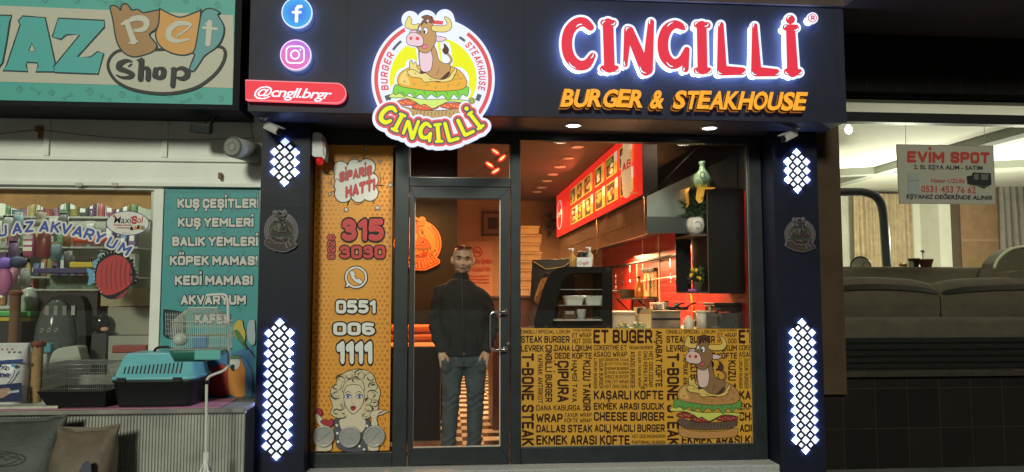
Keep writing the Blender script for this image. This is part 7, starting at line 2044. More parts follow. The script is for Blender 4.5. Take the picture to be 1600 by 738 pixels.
cv = Canvas(fw, PALW, dy=.0006, start=.0)
def F4(pts): return [(x / 4.1 + 120, y / 4.1 + 290) for x, y in pts]
cv.shape(F4([(62, 530), (105, 545), (120, 590), (108, 625), (68, 642), (76, 590)]), 'sky', .5)
cv.shape(F4([(100, 495), (130, 470), (180, 440), (120, 530)]), 'sky', .3)
cv.shape(F4([(120, 560), (140, 480), (190, 430), (250, 405), (310, 425), (350, 490), (392, 600), (350, 645), (290, 690), (225, 728), (160, 700), (125, 640)]), 'black', 1.0)
cv.shape(F4([(290, 690), (330, 665), (300, 712), (240, 732)]), 'dred', .3)
cv.shape(F4([(124, 580), (140, 510), (190, 465), (250, 445), (310, 465), (350, 520), (380, 590), (345, 635), (280, 680), (200, 705), (150, 680), (126, 630)]), 'red', .6)
for k in range(7): x = 160 + k * 30; cv.line(smooth_loop(F4([(x + 10, 470 + abs(k - 3) * 8), (x - 2, 570), (x + 8, 680 - abs(k - 2) * 10)]), 4, False), 1.6, 'dred', taper=True)
cv.shape(F4([(352, 520), (375, 570), (392, 602), (352, 640), (360, 585)]), 'black', .3); cv.shape(F4([(396, 600), (376, 622), (330, 662), (352, 645)]), 'white', .2); cv.fill(F4(ellipse(352, 570, 8, 10, 12)), 'dark')
for k in range(26):
    a = 2.3 + k * .17; r0, r1 = 142, 158
    cv.line(F4([(252 + r0 * .92 * math.cos(a), 572 + r0 * math.sin(a)), (252 + r1 * .9 * math.cos(a), 572 + r1 * math.sin(a))]), .6, 'white', keep=True)
cv.build("print", t)

# scalloped awning strip inside the window
ya_ = YW + .07
t = thing("scalloped_awning", "faded orange brown scalloped awning strip along the top of the pet window", "awning", P(120, 330, ya_))
top = [(-200, 294), (236, 294)]
edge = []
for k in range(0, 62): 
    x = 236 - k * 7.0; edge.append((x, 322.5 + 4.5 * math.sin(k * .86 + 1.1) + 1.0 * math.sin(k * .3)))
lp = top + edge
b = MB(); b.prism([(P(x, y, ya_).x, P(x, y, ya_).z) for x, y in lp], ya_, ya_ + .006, mat("awning_cloth", (.62, .36, .17), .85, noise=.3, nscale=5)); b.build("cloth", t)
# cable and fixings on the facade
t = thing("facade_cable", "thin sagging cable strung across the white pet shop facade", "cable", P(200, 212, YW - .03))
cb = [(-60, 212), (0, 209), (54, 203), (61, 201), (66, 203), (150, 213), (240, 218), (330, 218), (398, 215)]
b = MB(); b.tube([P(x, y, YW - .03) for x, y in smooth_loop(cb, 4, False)], .003, mat("old_cable", (.10, .10, .08), .7), 6)
b.tube([P(x, y, YW - .03) for x, y in ((389, 178), (393, 200), (398, 232))], .003, MATS["old_cable"], 6); b.build("wire", t)
b = MB(); c = P(61, 202, YW - .03); b.obox(c, (.05, .03, .05), .2, mat("rusty_clip", (.22, .12, .05), .7)); b.obox(c + Vector((.01, 0, -.05)), (.03, .02, .06), 0, MATS["rusty_clip"]); b.build("clip", t, bevel=.004)
t = thing("wall_bracket", "small rusty bracket on the white band above the teal poster", "bracket", P(344, 275, YW - .052))
b = MB(); c = P(344, 275, YW - .03); b.obox(c, (.025, .04, .05), 0, MATS["rusty_clip"]); b.build("bracket", t, bevel=.003)
for i, px_ in enumerate((123, 179)):
    t = thing("wall_bracket", ("small pale tab on the moulding over the pet window, above the word lettering", "small pale tab on the moulding over the pet window, above the oval sticker")[i], "bracket", P(px_, 288, YW - .06)); b = MB(); b.obox(P(px_, 288.5, YW - .056), (.05, .006, .028), 0, mat("pale_tab", (.5, .48, .38), .6)); b.build("tab", t, bevel=.002)
# flood light hanging under the sign
c = P(315, 201, -.22)
t = thing("flood_light", "small black flood light on a bent arm under the teal sign", "flood light", P(340, 172, -.2))
Mx = Matrix.Rotation(.10, 3, 'Y') @ Matrix.Rotation(.25, 3, 'X')
b = MB(); b.obox(c, (.155, .07, .075), Mx, mat("flood_black", (.02, .022, .022), .4)); b.build("housing", t, bevel=.006)
b = MB(); b.obox(c + Mx @ Vector((0, -.037, 0)), (.135, .003, .058), Mx, mat("flood_glass", (.03, .034, .034), .5)); b.build("glass", t)
b = MB(); b.tube([P(x, y, -.2) for x, y in smooth_loop([(326, 203), (329, 195), (334, 190), (340, 184), (344, 178), (350, 173)], 3, False)], .009, m_black, 8); b.tube([P(x, y, -.21) for x, y in smooth_loop([(320, 193), (328, 186), (331, 178), (334, 172)], 3, False)], .004, m_black, 6); b.build("arm", t)
# vent pipe out of the wall
t = thing("vent_pipe", "grey flue pipe with a slotted cap poking out of the white facade", "pipe", P(398, 240, YW))
p0, p1 = P(402, 241, YW - .02), P(364, 230, -.30)
d = (p1 - p0).normalized(); rp = .082
b = MB(); b.cyl(p0, p1, rp, None, mat("flue_grey", (.33, .33, .30), .5, noise=.25, nscale=8), 28); b.build("tube", t)
b = MB(); b.cyl(p0 + d * .003, p0 + d * .02, rp * 1.25, None, mat("flue_collar", (.36, .33, .27), .7, noise=.3), 28); b.build("collar", t)
u = d.orthogonal().normalized(); v = d.cross(u)
b = MB(); b.cyl(p1 + d * .001, p1 + d * .012, rp * .98, rp * .85, mat("flue_cap", (.10, .12, .12), .5), 28)
b.cyl(p1 + d * .0125, p1 + d * .016, rp * .33, None, mat("flue_grey"), 20)
for k in range(20):
    a = 2 * PI * k / 20; e = u * math.cos(a) + v * math.sin(a); f = d.cross(e)
    b.add([p1 + d * .015 + e * rp * .42 - f * .006, p1 + d * .015 + e * rp * .80 - f * .009, p1 + d * .015 + e * rp * .80 + f * .004, p1 + d * .015 + e * rp * .42 + f * .002], [(0, 1, 2, 3)], mat("flue_grey"))
b.build("cap", t, fix=False)

# ------------------------------------------------------------------ goods on the ledge
def onl(px_, Y): return Vector((X(px_, Y, 620), Y, lz + .001))
t = thing("pink_board", "pink sheet lying on the window ledge under the pet goods", "board", onl(200, -.3))
b = MB(); m_pk = mat("pink_sheet", (.50, .20, .30), .6, noise=.2, nscale=3)
b.box(X(-60, -.4, 620), X(352, -.4, 620), -.53, -.06, lz + .001, lz + .006, m_pk); b.build("sheet", t)
lz += .0062
# scratching post on a pale board
Yp_ = -.28
c = onl(56, Yp_)
t = thing("scratching_post", "rope wound scratching post with a brown fringe on a pale base board on the ledge", "scratching post", c)
b = MB(); b.box(X(0, -.3, 620), X(112, -.3, 620), -.50, -.12, c.z, c.z + .018, mat("pale_board", (.50, .50, .43), .6, noise=.25, nscale=5))
for q in (.3, .66): b.box(X(0, -.3, 620) + .01, X(112, -.3, 620) - .01, -.50 + .38 * q, -.50 + .38 * q + .004, c.z + .018, c.z + .0195, mat("board_gap", (.18, .17, .15), .8))
b.build("base", t, bevel=.003)
zt2 = Z(541, Yp_, 56); m_rope = mat("sisal_rope", (.33, .21, .095), .9, noise=.3, nscale=30)
b = MB(); n = 46; rp2 = (X(64.5, Yp_, 580) - X(48, Yp_, 580)) / 2
prof = []
for k in range(n):
    z_ = .019 + (zt2 - c.z - .019) * k / (n - 1); prof += [(rp2 * .965, z_), (rp2, z_ + (zt2 - c.z) / n * .5)]
b.lathe(c, prof, m_rope, 24); b.build("rope_post", t)
b = MB(); rf = random.Random(4)
m_fr = mat("brown_fringe", (.20, .075, .05), .9, noise=.3)
b.lathe(Vector((c.x, c.y, zt2)), [(rp2 * 1.2, .0), (rp2 * 1.35, .012), (rp2 * 1.3, .03), (rp2 * .7, .036)], m_fr, 20)
for k in range(150):
    a = rf.uniform(0, 2 * PI); e = Vector((math.cos(a), math.sin(a), 0)); z_ = zt2 + rf.uniform(0, .03); p = Vector((c.x, c.y, z_)) + e * rp2 * 1.2
    q = p + e * rp2 * rf.uniform(.2, .5) + Vector((0, 0, rf.uniform(-.03, .02))); s_ = Vector((-e.y, e.x, 0)) * .006
    b.add([p - s_, p + s_, q], [(0, 1, 2)], m_fr)
b.build("fringe", t, fix=False)
# dry food bag
c = onl(14, -.36)
t = thing("food_bag", "white and blue bag of dry pet food leaning at the left end of the ledge", "bag", c)
xa_, xb_ = X(-40, -.36, 590), X(38, -.36, 590); zt3 = Z(537, -.36, 10)
b = MB(); rings = []
for f, wk, dk in ((0, .96, .09), (.06, 1.0, .10), (.5, 1.02, .11), (.80, 1.0, .08), (.93, .97, .03), (1, .96, .012)):
    z_ = c.z + (zt3 - c.z) * f; cx = (xa_ + xb_) / 2; hw = (xb_ - xa_) / 2 * wk
    rings.append([Vector((cx + hw * math.copysign(abs(math.cos(2 * PI * k / 20)) ** .5, math.cos(2 * PI * k / 20)), -.30 + dk * math.copysign(abs(math.sin(2 * PI * k / 20)) ** .7, math.sin(2 * PI * k / 20)), z_)) for k in range(20)])
b.loft(rings, mat("bag_white", (.58, .58, .56), .4, noise=.15)); b.build("bag", t)
fb = lambda u, v: P(u, v, -.415)
cv = Canvas(fb, dict(b=mat("bag_blue", (.02, .05, .22), .4), d=mat("bag_navy", (.01, .015, .07), .4), t=mat("bag_tan", (.35, .22, .15), .5), s=mat("bag_silver", (.42, .45, .5), .35), l=mat("bag_light_blue", (.12, .30, .5), .4)), dy=.0006, start=.0)
cv.fill([(-38, 566), (36, 561), (37, 566), (-38, 571)], 'b'); cv.fill([(-38, 605), (34, 598), (36, 627), (-38, 629)], 'd'); cv.fill([(-30, 612), (14, 606), (20, 613), (4, 622), (-30, 624)], 't'); cv.fill([(12, 612), (30, 609), (30, 613), (12, 615)], 's')
cv.text("Pro", (-9, 568, 12, 578), 'b', .02, .1); cv.text("Line", (-12, 580, 15, 589.5), 'b', .02, .1); cv.fill(ellipse(21, 571, 3.6, 3.2, 14), 'l'); cv.line(smooth_loop([(24, 578), (20, 590), (12, 600), (2, 607)], 3, False), 1.4, 'b')
for k in range(3): cv.fill(ellipse(4 + k * 8, 546, 2.2, 2.2, 10), 't', keep=True)
cv.build("print", t)
# wire cage with black tray
t = thing("wire_cage", "low wire cage with a flared black tray on the ledge beside the scratching post", "cage", onl(130, -.3))
m_wire = mat("cage_wire", (.36, .36, .33), .4, .7)
tz = lz + .001
rt = []
for f, x0, x1, y0, y1 in ((0, 92, 178, -.47, -.16), (.115, 80, 184, -.52, -.11), (.125, 79, 185, -.525, -.105), (.125, 82, 182, -.51, -.12), (.02, 94, 176, -.46, -.17)):
    rt.append([Vector((X(x, -.32, 620), y, tz + f)) for x, y in ((x0, y0), (x1, y0), (x1, y1), (x0, y1))])
b = MB(); b.loft(rt, mat("black_plastic", (.014, .015, .016), .4), False); b.build("tray", t, bevel=.004)
cx0, cx1, cy0_, cy1_ = X(84, -.32, 600), X(181, -.32, 600), -.50, -.13
cz0, cz1 = tz + .12, Z(566, -.3, 130)
b = MB()
nx_, ny_ = 30, 12
for k in range(nx_ + 1):
    x = cx0 + (cx1 - cx0) * k / nx_
    for y in (cy0_, cy1_): b.tube([(x, y, cz0), (x, y, cz1)], .0014, m_wire, 4)
    b.tube([(x, cy0_, cz1), (x, cy1_, cz1)], .0014, m_wire, 4)
for k in range(ny_ + 1):
    y = cy0_ + (cy1_ - cy0_) * k / ny_
    for x in (cx0, cx1): b.tube([(x, y, cz0), (x, y, cz1)], .0014, m_wire, 4)
for z_ in (cz0 + .02, (cz0 + cz1) / 2, cz1 - .03, cz1):
    b.tube([(cx0, cy0_, z_), (cx1, cy0_, z_), (cx1, cy1_, z_), (cx0, cy1_, z_)], .0022, m_wire, 5, True)
b.build("wires", t, fix=False)
# pet carrier
Yk = -.50
t = thing("pet_carrier", "turquoise and black plastic pet carrier with a handle on the ledge", "pet carrier", onl(240, -.3))
m_tq = mat("turquoise_plastic", (.15, .46, .52), .38, noise=.08, nscale=6)
ka, kb = X(172, Yk, 600), X(304, Yk, 600)
kz0 = tz; kz1 = Z(594, Yk, 240); kz2 = Z(552, Yk + .05, 240)
def rrect(x0, x1, y0, y1, z, r=.05, n=5):
    o = []
    for cx, cy, a in ((x1 - r, y0 + r, -90), (x1 - r, y1 - r, 0), (x0 + r, y1 - r, 90), (x0 + r, y0 + r, 180)):
        o += [Vector((cx + r * math.cos(R(a + 90 * k / n)), cy + r * math.sin(R(a + 90 * k / n)), z)) for k in range(n + 1)]
    return o
b = MB(); b.loft([rrect(ka + .035, kb - .035, Yk + .03, -.10, kz0), rrect(ka + .03, kb - .03, Yk + .025, -.095, kz0 + .02), rrect(ka + .008, kb - .008, Yk + .006, -.075, kz1 - .025), rrect(ka, kb, Yk - .004, -.07, kz1 - .02), rrect(ka, kb, Yk - .004, -.07, kz1)], mat("carrier_black", (.016, .018, .020), .4)); b.build("base", t)
b = MB(); b.loft([rrect(ka - .002, kb + .002, Yk - .008, -.068, kz1 + .001), rrect(ka - .002, kb + .002, Yk - .008, -.068, kz1 + .02), rrect(ka + .012, kb - .012, Yk + .004, -.08, kz1 + .024), rrect(ka + .05, kb - .04, Yk + .05, -.12, kz2 - .03), rrect(ka + .075, kb - .06, Yk + .075, -.145, kz2 - .004), rrect(ka + .10, kb - .08, Yk + .10, -.17, kz2)], m_tq)
b.build("lid", t)
fk = lambda u, v: P(u, v, Yk)
b = MB()
for k in range(15):
    f = k / 14; x = ka + .085 + (kb - ka - .20) * f
    za, zb2_ = kz1 + .045, kz1 + .045 + .05 + .03 * f
    yy = lambda z_: Yk + .004 + (z_ - kz1 - .024) / (kz2 - kz1 - .054) * .046 - .002
    b.add([(x, yy(za), za), (x + .011, yy(za), za), (x + .015, yy(zb2_), zb2_), (x + .004, yy(zb2_), zb2_)], [(0, 1, 2, 3)], m_black)
for k in range(5):
    y = Yk + .10 + k * .05; b.add([(kb - .024, y, kz1 + .05), (kb - .024, y + .015, kz1 + .05), (kb - .040, y + .015, kz1 + .11), (kb - .040, y, kz1 + .11)], [(0, 1, 2, 3)], m_black)
b.build("vents", t, fix=False)
b = MB(); xm = (ka + kb) / 2; b.tube([(xm - .07, -.30, kz2 - .004), (xm - .06, -.30, kz2 + .022), (xm - .03, -.30, kz2 + .034), (xm + .03, -.30, kz2 + .034), (xm + .06, -.30, kz2 + .022), (xm + .07, -.30, kz2 - .004)], .010, m_black, 8); b.build("handle", t)
for x in (ka + .08, kb - .12):
    b = MB(); b.obox((x, Yk - .012, kz1 + .002), (.065, .010, .035), 0, MATS["carrier_black"]); b.build("latch", t, bevel=.003)
# hook stand on the pavement with a hanging bird cage
Ys = -.86
t = thing("hook_stand", "white bent pole stand on the pavement holding the bird cage", "stand", Vector((X(322, Ys, 700), Ys, 0)))
m_wm = mat("white_metal", (.62, .62, .60), .4)
sp = [(322, 705), (322.5, 640), (323, 600), (326, 590), (335, 585), (348, 580), (355, 574), (357.5, 565), (357, 520), (356, 475), (354, 464), (349, 460.5), (335, 460.5), (322, 462)]
pts = [P(x, y, Ys) for x, y in smooth_loop(sp, 4, False)]
b = MB(); b.tube([Vector((pts[0].x, Ys, .25))] + pts, .0095, m_wm, 10); b.build("pole", t)
b = MB(); b.cyl((pts[0].x, Ys, .20), (pts[0].x, Ys, Z(707, Ys, 322)), .020, None, m_wm, 14); b.cyl(P(323, 600, Ys), P(323, 594, Ys), .016, None, m_black, 12); b.build("sleeve", t)
for k in range(4):
    a = PI / 4 + k * PI / 2; e = Vector((math.cos(a), math.sin(a), 0)); c = Vector((pts[0].x, Ys, 0))
    b = MB(); b.tube([c + e * .012 + Vector((0, 0, .34)), c + e * .03 + Vector((0, 0, .30)), c + e * .16 + Vector((0, 0, .012)), c + e * .18 + Vector((0, 0, .010))], .008, m_wm, 8); b.build("leg", t)
# bird cage
Yc_ = Ys
t = thing("bird_cage", "house shaped white wire bird cage with a green tray hanging from the hook stand", "bird cage", P(318, 470, Yc_))
gx0_, gx1_ = X(276, Yc_, 530), X(354, Yc_, 530); gy0, gy1 = Yc_ - .13, Yc_ + .15
gz0_, gzw, gzt = Z(546, Yc_, 315), Z(502, Yc_, 315), Z(481, Yc_, 315)
m_cw = mat("white_wire", (.62, .64, .54), .4)
b = MB(); nx_ = 26; ym_ = (gy0 + gy1) / 2; rx0_, rx1_ = gx0_ + .07, gx1_ - .07
for k in range(nx_ + 1):
    f = k / nx_; x = gx0_ + (gx1_ - gx0_) * f; xr_ = rx0_ + (rx1_ - rx0_) * f
    for y in (gy0, gy1):
        b.tube([(x, y, gz0_), (x, y, gzw), (xr_, ym_, gzt)], .0013, m_cw, 4)
for k in range(9):
    y = gy0 + (gy1 - gy0) * k / 8
    for x, xr_ in ((gx0_, rx0_), (gx1_, rx1_)): b.tube([(x, y, gz0_), (x, y, gzw), (xr_, ym_, gzt)], .0013, m_cw, 4)
for z_ in (gz0_ + .01, gz0_ + .09, gz0_ + .16, gzw): b.tube([(gx0_, gy0, z_), (gx1_, gy0, z_), (gx1_, gy1, z_), (gx0_, gy1, z_)], .0022, m_cw, 5, True)
b.tube([(rx0_, ym_, gzt), (rx1_, ym_, gzt)], .003, m_cw, 6)
b.build("wires", t, fix=False)
b = MB(); xc_ = (rx0_ + rx1_) / 2; pe_ = pts[-1]
b.tube([(xc_, ym_, gzt), (xc_ + .0, ym_, gzt + .02), (pe_.x, pe_.y, pe_.z + .004)], .003, m_cw, 6); b.build("hook", t)
b = MB(); b.loft([rrect(gx0_ + .02, gx1_ - .10, gy0 + .02, gy1 - .02, gz0_ - .075, .03), rrect(gx0_ - .006, gx1_ + .006, gy0 - .006, gy1 + .006, gz0_ - .012, .03), rrect(gx0_ - .006, gx1_ + .006, gy0 - .006, gy1 + .006, gz0_, .03)], mat("cage_tray_green", (.03, .16, .12), .4)); b.build("tray", t)
b = MB(); b.box((gx0_ + gx1_) / 2, gx1_ + .004, gy0 - .014, gy0 - .007, gz0_ - .06, gz0_ + .004, mat("cage_tray_teal", (.10, .42, .40), .4)); b.build("tray_front", t, bevel=.003)
b = MB(); b.ell((gx0_ + .06, gy0 + .03, gz0_ + .075), (.05, .05, .045), mat("milky_plastic", (.45, .5, .48), .4), 16, 10); b.build("feeder", t)
b = MB(); b.tube([(gx0_, ym_, gz0_ + .10), (gx1_, ym_, gz0_ + .10)], .006, mat("perch", (.4, .3, .18), .6), 8); b.build("perch", t)
b = MB(); b.box(gx0_ + .15, gx0_ + .24, gy0 + .005, gy0 + .05, gz0_ + .02, gz0_ + .10, mat("blue_cup", (.06, .2, .4), .4)); b.build("cup", t, bevel=.004)

# feed sacks on the pavement against the ribbed panel
def sack(name, label, cx_px, w_px, top_px, Y, m, lean, printf=None):
    c = Vector((X(cx_px, Y, 700), Y, 0)); hw = (X(cx_px + w_px / 2, Y, 700) - c.x); H = Z(top_px, Y, cx_px)
    t = thing(name, label, "sack", c, "feed sacks in front of the ribbed panel")
    rings = []
    for f, wk, dk in ((0, .90, .10), (.08, 1.0, .14), (.4, 1.02, .15), (.7, 1.0, .12), (.88, .98, .06), (.97, 1.02, .02), (1.0, 1.03, .006)):
        ring_ = []
        for k in range(28):
            a = 2 * PI * k / 28; cc, ss = math.cos(a), math.sin(a)
            x = hw * wk * math.copysign(abs(cc) ** .6, cc); y = dk * math.copysign(abs(ss) ** .8, ss)
            z_ = H * f - (.045 * (1 - (x / hw) ** 2) if f > .8 else 0) + .008 * math.sin(k * 2.3 + f * 9)
            ring_.append(c + Vector((x + lean * f + .006 * math.sin(k + f * 20), y + .06 * f, z_)))
        rings.append(ring_)
    b = MB(); b.loft(rings, m); b.build("sack_body", t)
    if printf: printf(t, c, hw, H)
    return t
m_s1 = mat("sack_green_grey", (.052, .06, .05), .6, noise=.35, nscale=7, bump=.3, bscale=40); m_s2 = mat("sack_tan", (.13, .10, .068), .6, noise=.3, nscale=7, bump=.3, bscale=40)
def pr1_(t, c, hw, H):
    cv = Canvas(lambda u, v: Vector((c.x + u, c.y - .152, v)), dict(k=mat("sack_ink", (.03, .04, .035), .6)), dy=.0006, start=.001)
    cv.line(ellipse(.0, H * .62, .12, .045, 30), .006, 'k', closed=True); cv.line(smooth_loop([(-.1, H * .61), (-.04, H * .66), (.0, H * .62), (.05, H * .65), (.1, H * .61)], 4, False), .005, 'k'); cv.build("print", t)
def pr2_(t, c, hw, H):
    cv = Canvas(lambda u, v: Vector((c.x + u, c.y - .152, v)), dict(g=mat("sack_green", (.03, .10, .05), .6), k=mat("sack_blue", (.06, .06, .10), .6)), dy=.0006, start=.001)
    cv.fill(smooth_loop([(-.18, .02), (-.14, H * .40), (-.05, H * .52), (.0, H * .35), (-.02, .02)], 4), 'g'); cv.fill(smooth_loop([(.05, .02), (.06, H * .55), (.13, H * .62), (.14, .02)], 4), 'k'); cv.build("print", t)
sack("feed_sack", "dark grey green feed sack with an oval print leaning on the ribbed panel", 20, 150, 652, -.74, m_s1, .0, pr1_)
sack("feed_sack", "tan feed sack with a green print leaning on the ribbed panel", 128, 96, 667, -.78, m_s2, .01, pr2_)
# ------------------------------------------------------------------ goods inside the pet shop window
dz_ = wz0 - .01
lamp('AREA', (X(120, 1.), 1.0, zp_hi - .56), 26, (.92, 1.0, .84), .8, None, name="pet_lamp")
lamp('AREA', (X(-60, 1.4), 1.4, zp_hi - .56), 16, (.92, 1.0, .84), .8, None, name="pet_lamp")
def onf(px_, Y): return Vector((X(px_, Y, 560), Y, dz_ + .001))
rg = random.Random(21)
# wall racks at the back with hanging and standing packets
Yb = 1.75
t = thing("shelf_rack", "grey metal shelf rack full of pet goods along the back of the pet shop", "shelf", (X(100, Yb), Yb + .1, 0))
m_sh = mat("rack_grey", (.42, .42, .38), .5)
levels = [338, 385, 432, 478, 520]
zl = [Z(y, Yb, 100) for y in levels]
for z_ in zl:
    b = MB(); b.box(X(-240, Yb), X(212, Yb), Yb, Yb + .35, z_ - .02, z_, m_sh); b.build("shelf_board", t)
for px_ in (-100, 40, 212):
    b = MB(); b.box(X(px_, Yb) - .015, X(px_, Yb) + .015, Yb + .351, Yb + .38, dz_, zl[0] + .3, m_sh); b.build("upright", t)
pal_g = [("pink", (.55, .12, .30)), ("blue", (.05, .14, .45)), ("green", (.10, .34, .10)), ("yellow", (.62, .48, .06)), ("white", (.62, .62, .60)), ("red", (.50, .03, .03)), ("purple", (.22, .08, .36)), ("pale blue", (.25, .45, .6)), ("orange", (.65, .25, .04)), ("dark", (.05, .05, .06))]
pname = ["top", "second", "middle", "fourth", "bottom"]
for li, z_ in enumerate(zl):
    x = -6
    while x < 206:
        cn, cc = rg.choice(pal_g); w_ = rg.uniform(7, 15); hgt = rg.uniform(.13, .28)
        kind = rg.choice(("box", "bottle", "packet"))
        c = Vector((X(x + w_ / 2, Yb - .0), Yb + .08, z_ + .001)); hw = (X(x + w_ / 2, Yb) - X(x, Yb)) * .92
        m_ = mat("goods_" + cn.replace(' ', '_'), tuple(.55 * q + .10 for q in cc), .4, noise=.35, nscale=18)
        t = thing("pet_food_" + kind if kind != "bottle" else "pet_care_bottle", "small %s %s among the pet goods on the %s shelf inside the pet shop" % (cn, kind, pname[li]), kind, c, "packed pet goods on the back shelves")
        b = MB()
        if kind == "box": b.box(c.x - hw, c.x + hw, c.y - .05, c.y + .06, c.z, c.z + hgt, m_); b.box(c.x - hw * .7, c.x + hw * .7, c.y - .053, c.y - .0505, c.z + hgt * .35, c.z + hgt * .75, rg.choice((m_whitep, mat("goods_yellow", (.62, .48, .06), .4), m_black)))
        elif kind == "bottle": b.lathe(c, [(hw * .8, 0), (hw * .85, .01), (hw * .85, hgt * .6), (hw * .35, hgt * .75), (hw * .35, hgt * .82)], m_, 14); b.lathe(c, [(hw * .42, hgt * .822), (hw * .42, hgt), (hw * .2, hgt)], rg.choice((m_whitep, m_black)), 12)
        else:
            b.loft([[c + Vector((sx * hw * k_, sy * d_, z2)) for sx, sy in ((-1, -.6), (-.6, -1), (.6, -1), (1, -.6), (1, .6), (.6, 1), (-.6, 1), (-1, .6))] for z2, k_, d_ in ((0, .8, .02), (.02, 1, .045), (hgt * .7, 1, .04), (hgt * .92, .95, .012), (hgt, .95, .006))], m_); b.box(c.x - hw * .6, c.x + hw * .6, c.y - .05, c.y - .046, c.z + hgt * .3, c.z + hgt * .6, m_whitep)
        b.build("pack", t)
        x += w_ + rg.uniform(.5, 3)
# hanging bags nearer the glass
for px_, py0, py1, w_, c1_, lab in ((48, 365, 402, 17, (.50, .10, .26), "pink and white striped packet hanging behind the window lettering"), (70, 360, 405, 18, (.22, .05, .06), "dark red packet hanging behind the window lettering")):
    Y = .75; c = P(px_, py0, Y); zb2_ = Z(py1, Y, px_); hw = X(px_ + w_ / 2, Y) - X(px_, Y)
    t = thing("hanging_packet", lab, "packet", c)
    m_ = mat("packet_%d" % px_, c1_, .3)
    b = MB(); b.loft([[Vector((c.x + sx * hw * k_, Y + sy * d_, z2)) for sx, sy in ((-1, -.6), (-.6, -1), (.6, -1), (1, -.6), (1, .6), (.6, 1), (-.6, 1), (-1, .6))] for z2, k_, d_ in ((zb2_, .9, .006), (zb2_ + .03, 1, .04), (c.z - .06, 1, .035), (c.z, .9, .004))], m_); b.build("bag", t)
    if px_ == 48:
        b = MB()
        for k in range(3): z2 = zb2_ + (c.z - zb2_) * (.25 + .25 * k); b.box(c.x - hw * .85, c.x + hw * .85, Y - .043, Y - .041, z2, z2 + .035, m_whitep)
        b.build("stripes", t)
    b = MB(); b.tube([c, c + Vector((0, 0, .16))], .003, m_wire, 5); b.build("hook", t)
hang = [(14, 342, 16, 'white'), (30, 338, 12, 'pale blue'), (84, 345, 14, 'white'), (100, 338, 12, 'dark'), (22, 382, 13, 'purple'), (88, 384, 15, 'pale blue'), (106, 362, 11, 'orange'), (20, 418, 14, 'pink'), (40, 426, 13, 'white'), (108, 398, 12, 'dark'), (142, 352, 13, 'white'), (160, 398, 12, 'pale blue')]
where = ["above the first letters", "above the gap in the word", "above the middle letters", "right of the cream lamp shade", "below the first letters", "below the middle letters", "between the middle letters", "beside the navy pet bed", "under the pink striped packet", "left of the rodent cage", "above the last letters", "left of the fish sticker"]
for (px_, py0, w_, cn), wh in zip(hang, where):
    Y = 1.15; c = P(px_, py0 - 6, Y); zb2_ = Z(py0 + 24, Y, px_); hw = X(px_ + w_ / 2, Y) - X(px_, Y); cc = dict(pal_g)[cn]
    t = thing("hanging_packet", "hanging %s packet %s in the pet shop window" % (cn, wh), "packet", c, "packets hanging in the pet window")
    b = MB(); b.loft([[Vector((c.x + sx * hw * k_, Y + sy * d_, z2)) for sx, sy in ((-1, -.6), (-.6, -1), (.6, -1), (1, -.6), (1, .6), (.6, 1), (-.6, 1), (-1, .6))] for z2, k_, d_ in ((zb2_, .9, .006), (zb2_ + .03, 1, .035), (c.z - .07, 1.03, .03), (c.z, .96, .004))], mat("goods_" + cn.replace(' ', '_'), cc, .25)); b.build("bag", t)
    b = MB(); b.box(c.x - hw * .95, c.x + hw * .95, Y - .012, Y - .006, c.z - .045, c.z - .005, rg.choice((m_whitep, MATS["goods_yellow"] if "goods_yellow" in MATS else m_whitep, m_black))); b.build("card", t)
    b = MB(); b.tube([c, c + Vector((0, 0, .10))], .003, m_wire, 5); b.build("hook", t)
# yellow topped hamster cage on a purple base
Y = .62
def hcage(x0, x1, yt, yb_, lab, c_top, c_base, name="rodent_cage"):
    a, e = X(x0, Y), X(x1, Y); zt_ = Z(yt, Y, 140); zb_ = Z(yb_, Y, 140)
    t = thing(name, lab, "cage", ((a + e) / 2, Y, zb_))
    b = MB(); b.box(a, e, Y - .14, Y + .14, zb_, zb_ + .05, c_base); b.build("base", t, bevel=.012)
    b = MB()
    for k in range(15):
        x = a + .02 + (e - a - .04) * k / 14
        for y in (Y - .12, Y + .12): b.tube([(x, y, zb_ + .05), (x, y, zt_ - .05)], .0015, m_wire, 4)
    for z_ in (zb_ + .09, zb_ + .13): b.tube([(a + .02, Y - .12, z_), (e - .02, Y - .12, z_)], .0015, m_wire, 4)
    b.build("wires", t, fix=False)
    b = MB(); b.box(a + .01, e - .01, Y - .13, Y + .13, zt_ - .05, zt_, c_top); b.build("lid", t, bevel=.02, seg=3)
    return t
lev2 = Z(455, Y, 100)
t = thing("glass_tank", "glass tank with a dark purple rim standing in the pet window", "tank", onf(120, Y))
a, e = X(64, Y), X(166, Y)
b = MB(); b.box(a, e, Y - .15, Y + .15, Z(428, Y, 100), Z(420, Y, 100), mat("tank_purple", (.05, .035, .14), .4)); b.box(a, e, Y - .15, Y + .15, Z(455, Y, 100), Z(452, Y, 100), m_sh); b.build("rim", t, bevel=.006)
b = MB(); b.box(a + .01, e - .01, Y - .145, Y - .14, Z(452, Y, 100) + .001, Z(428, Y, 100) - .001, g_pane); b.build("glass", t)
b = MB(); b.box(a + .02, e - .02, Y + .10, Y + .13, Z(452, Y, 100) + .001, Z(430, Y, 100), mat("tank_back", (.22, .30, .24), .5, noise=.6, nscale=14)); b.build("back_print", t)
b = MB(); b.box(a + .02, e - .02, Y - .12, Y + .12, dz_ + .001, Z(455, Y, 100) - .002, mat("stand_dark", (.05, .045, .05), .5)); b.build("stand", t)
hcage(118, 174, 372, 419.5, "rodent cage with a red lid and a yellow base on top of the glass tank", mat("cage_red", (.55, .06, .03), .4), mat("cage_yellow", (.62, .46, .04), .4))
t = thing("rodent_house", "pale domed pet house on a green and yellow base inside the window", "pet house", P(46, 492, .5))
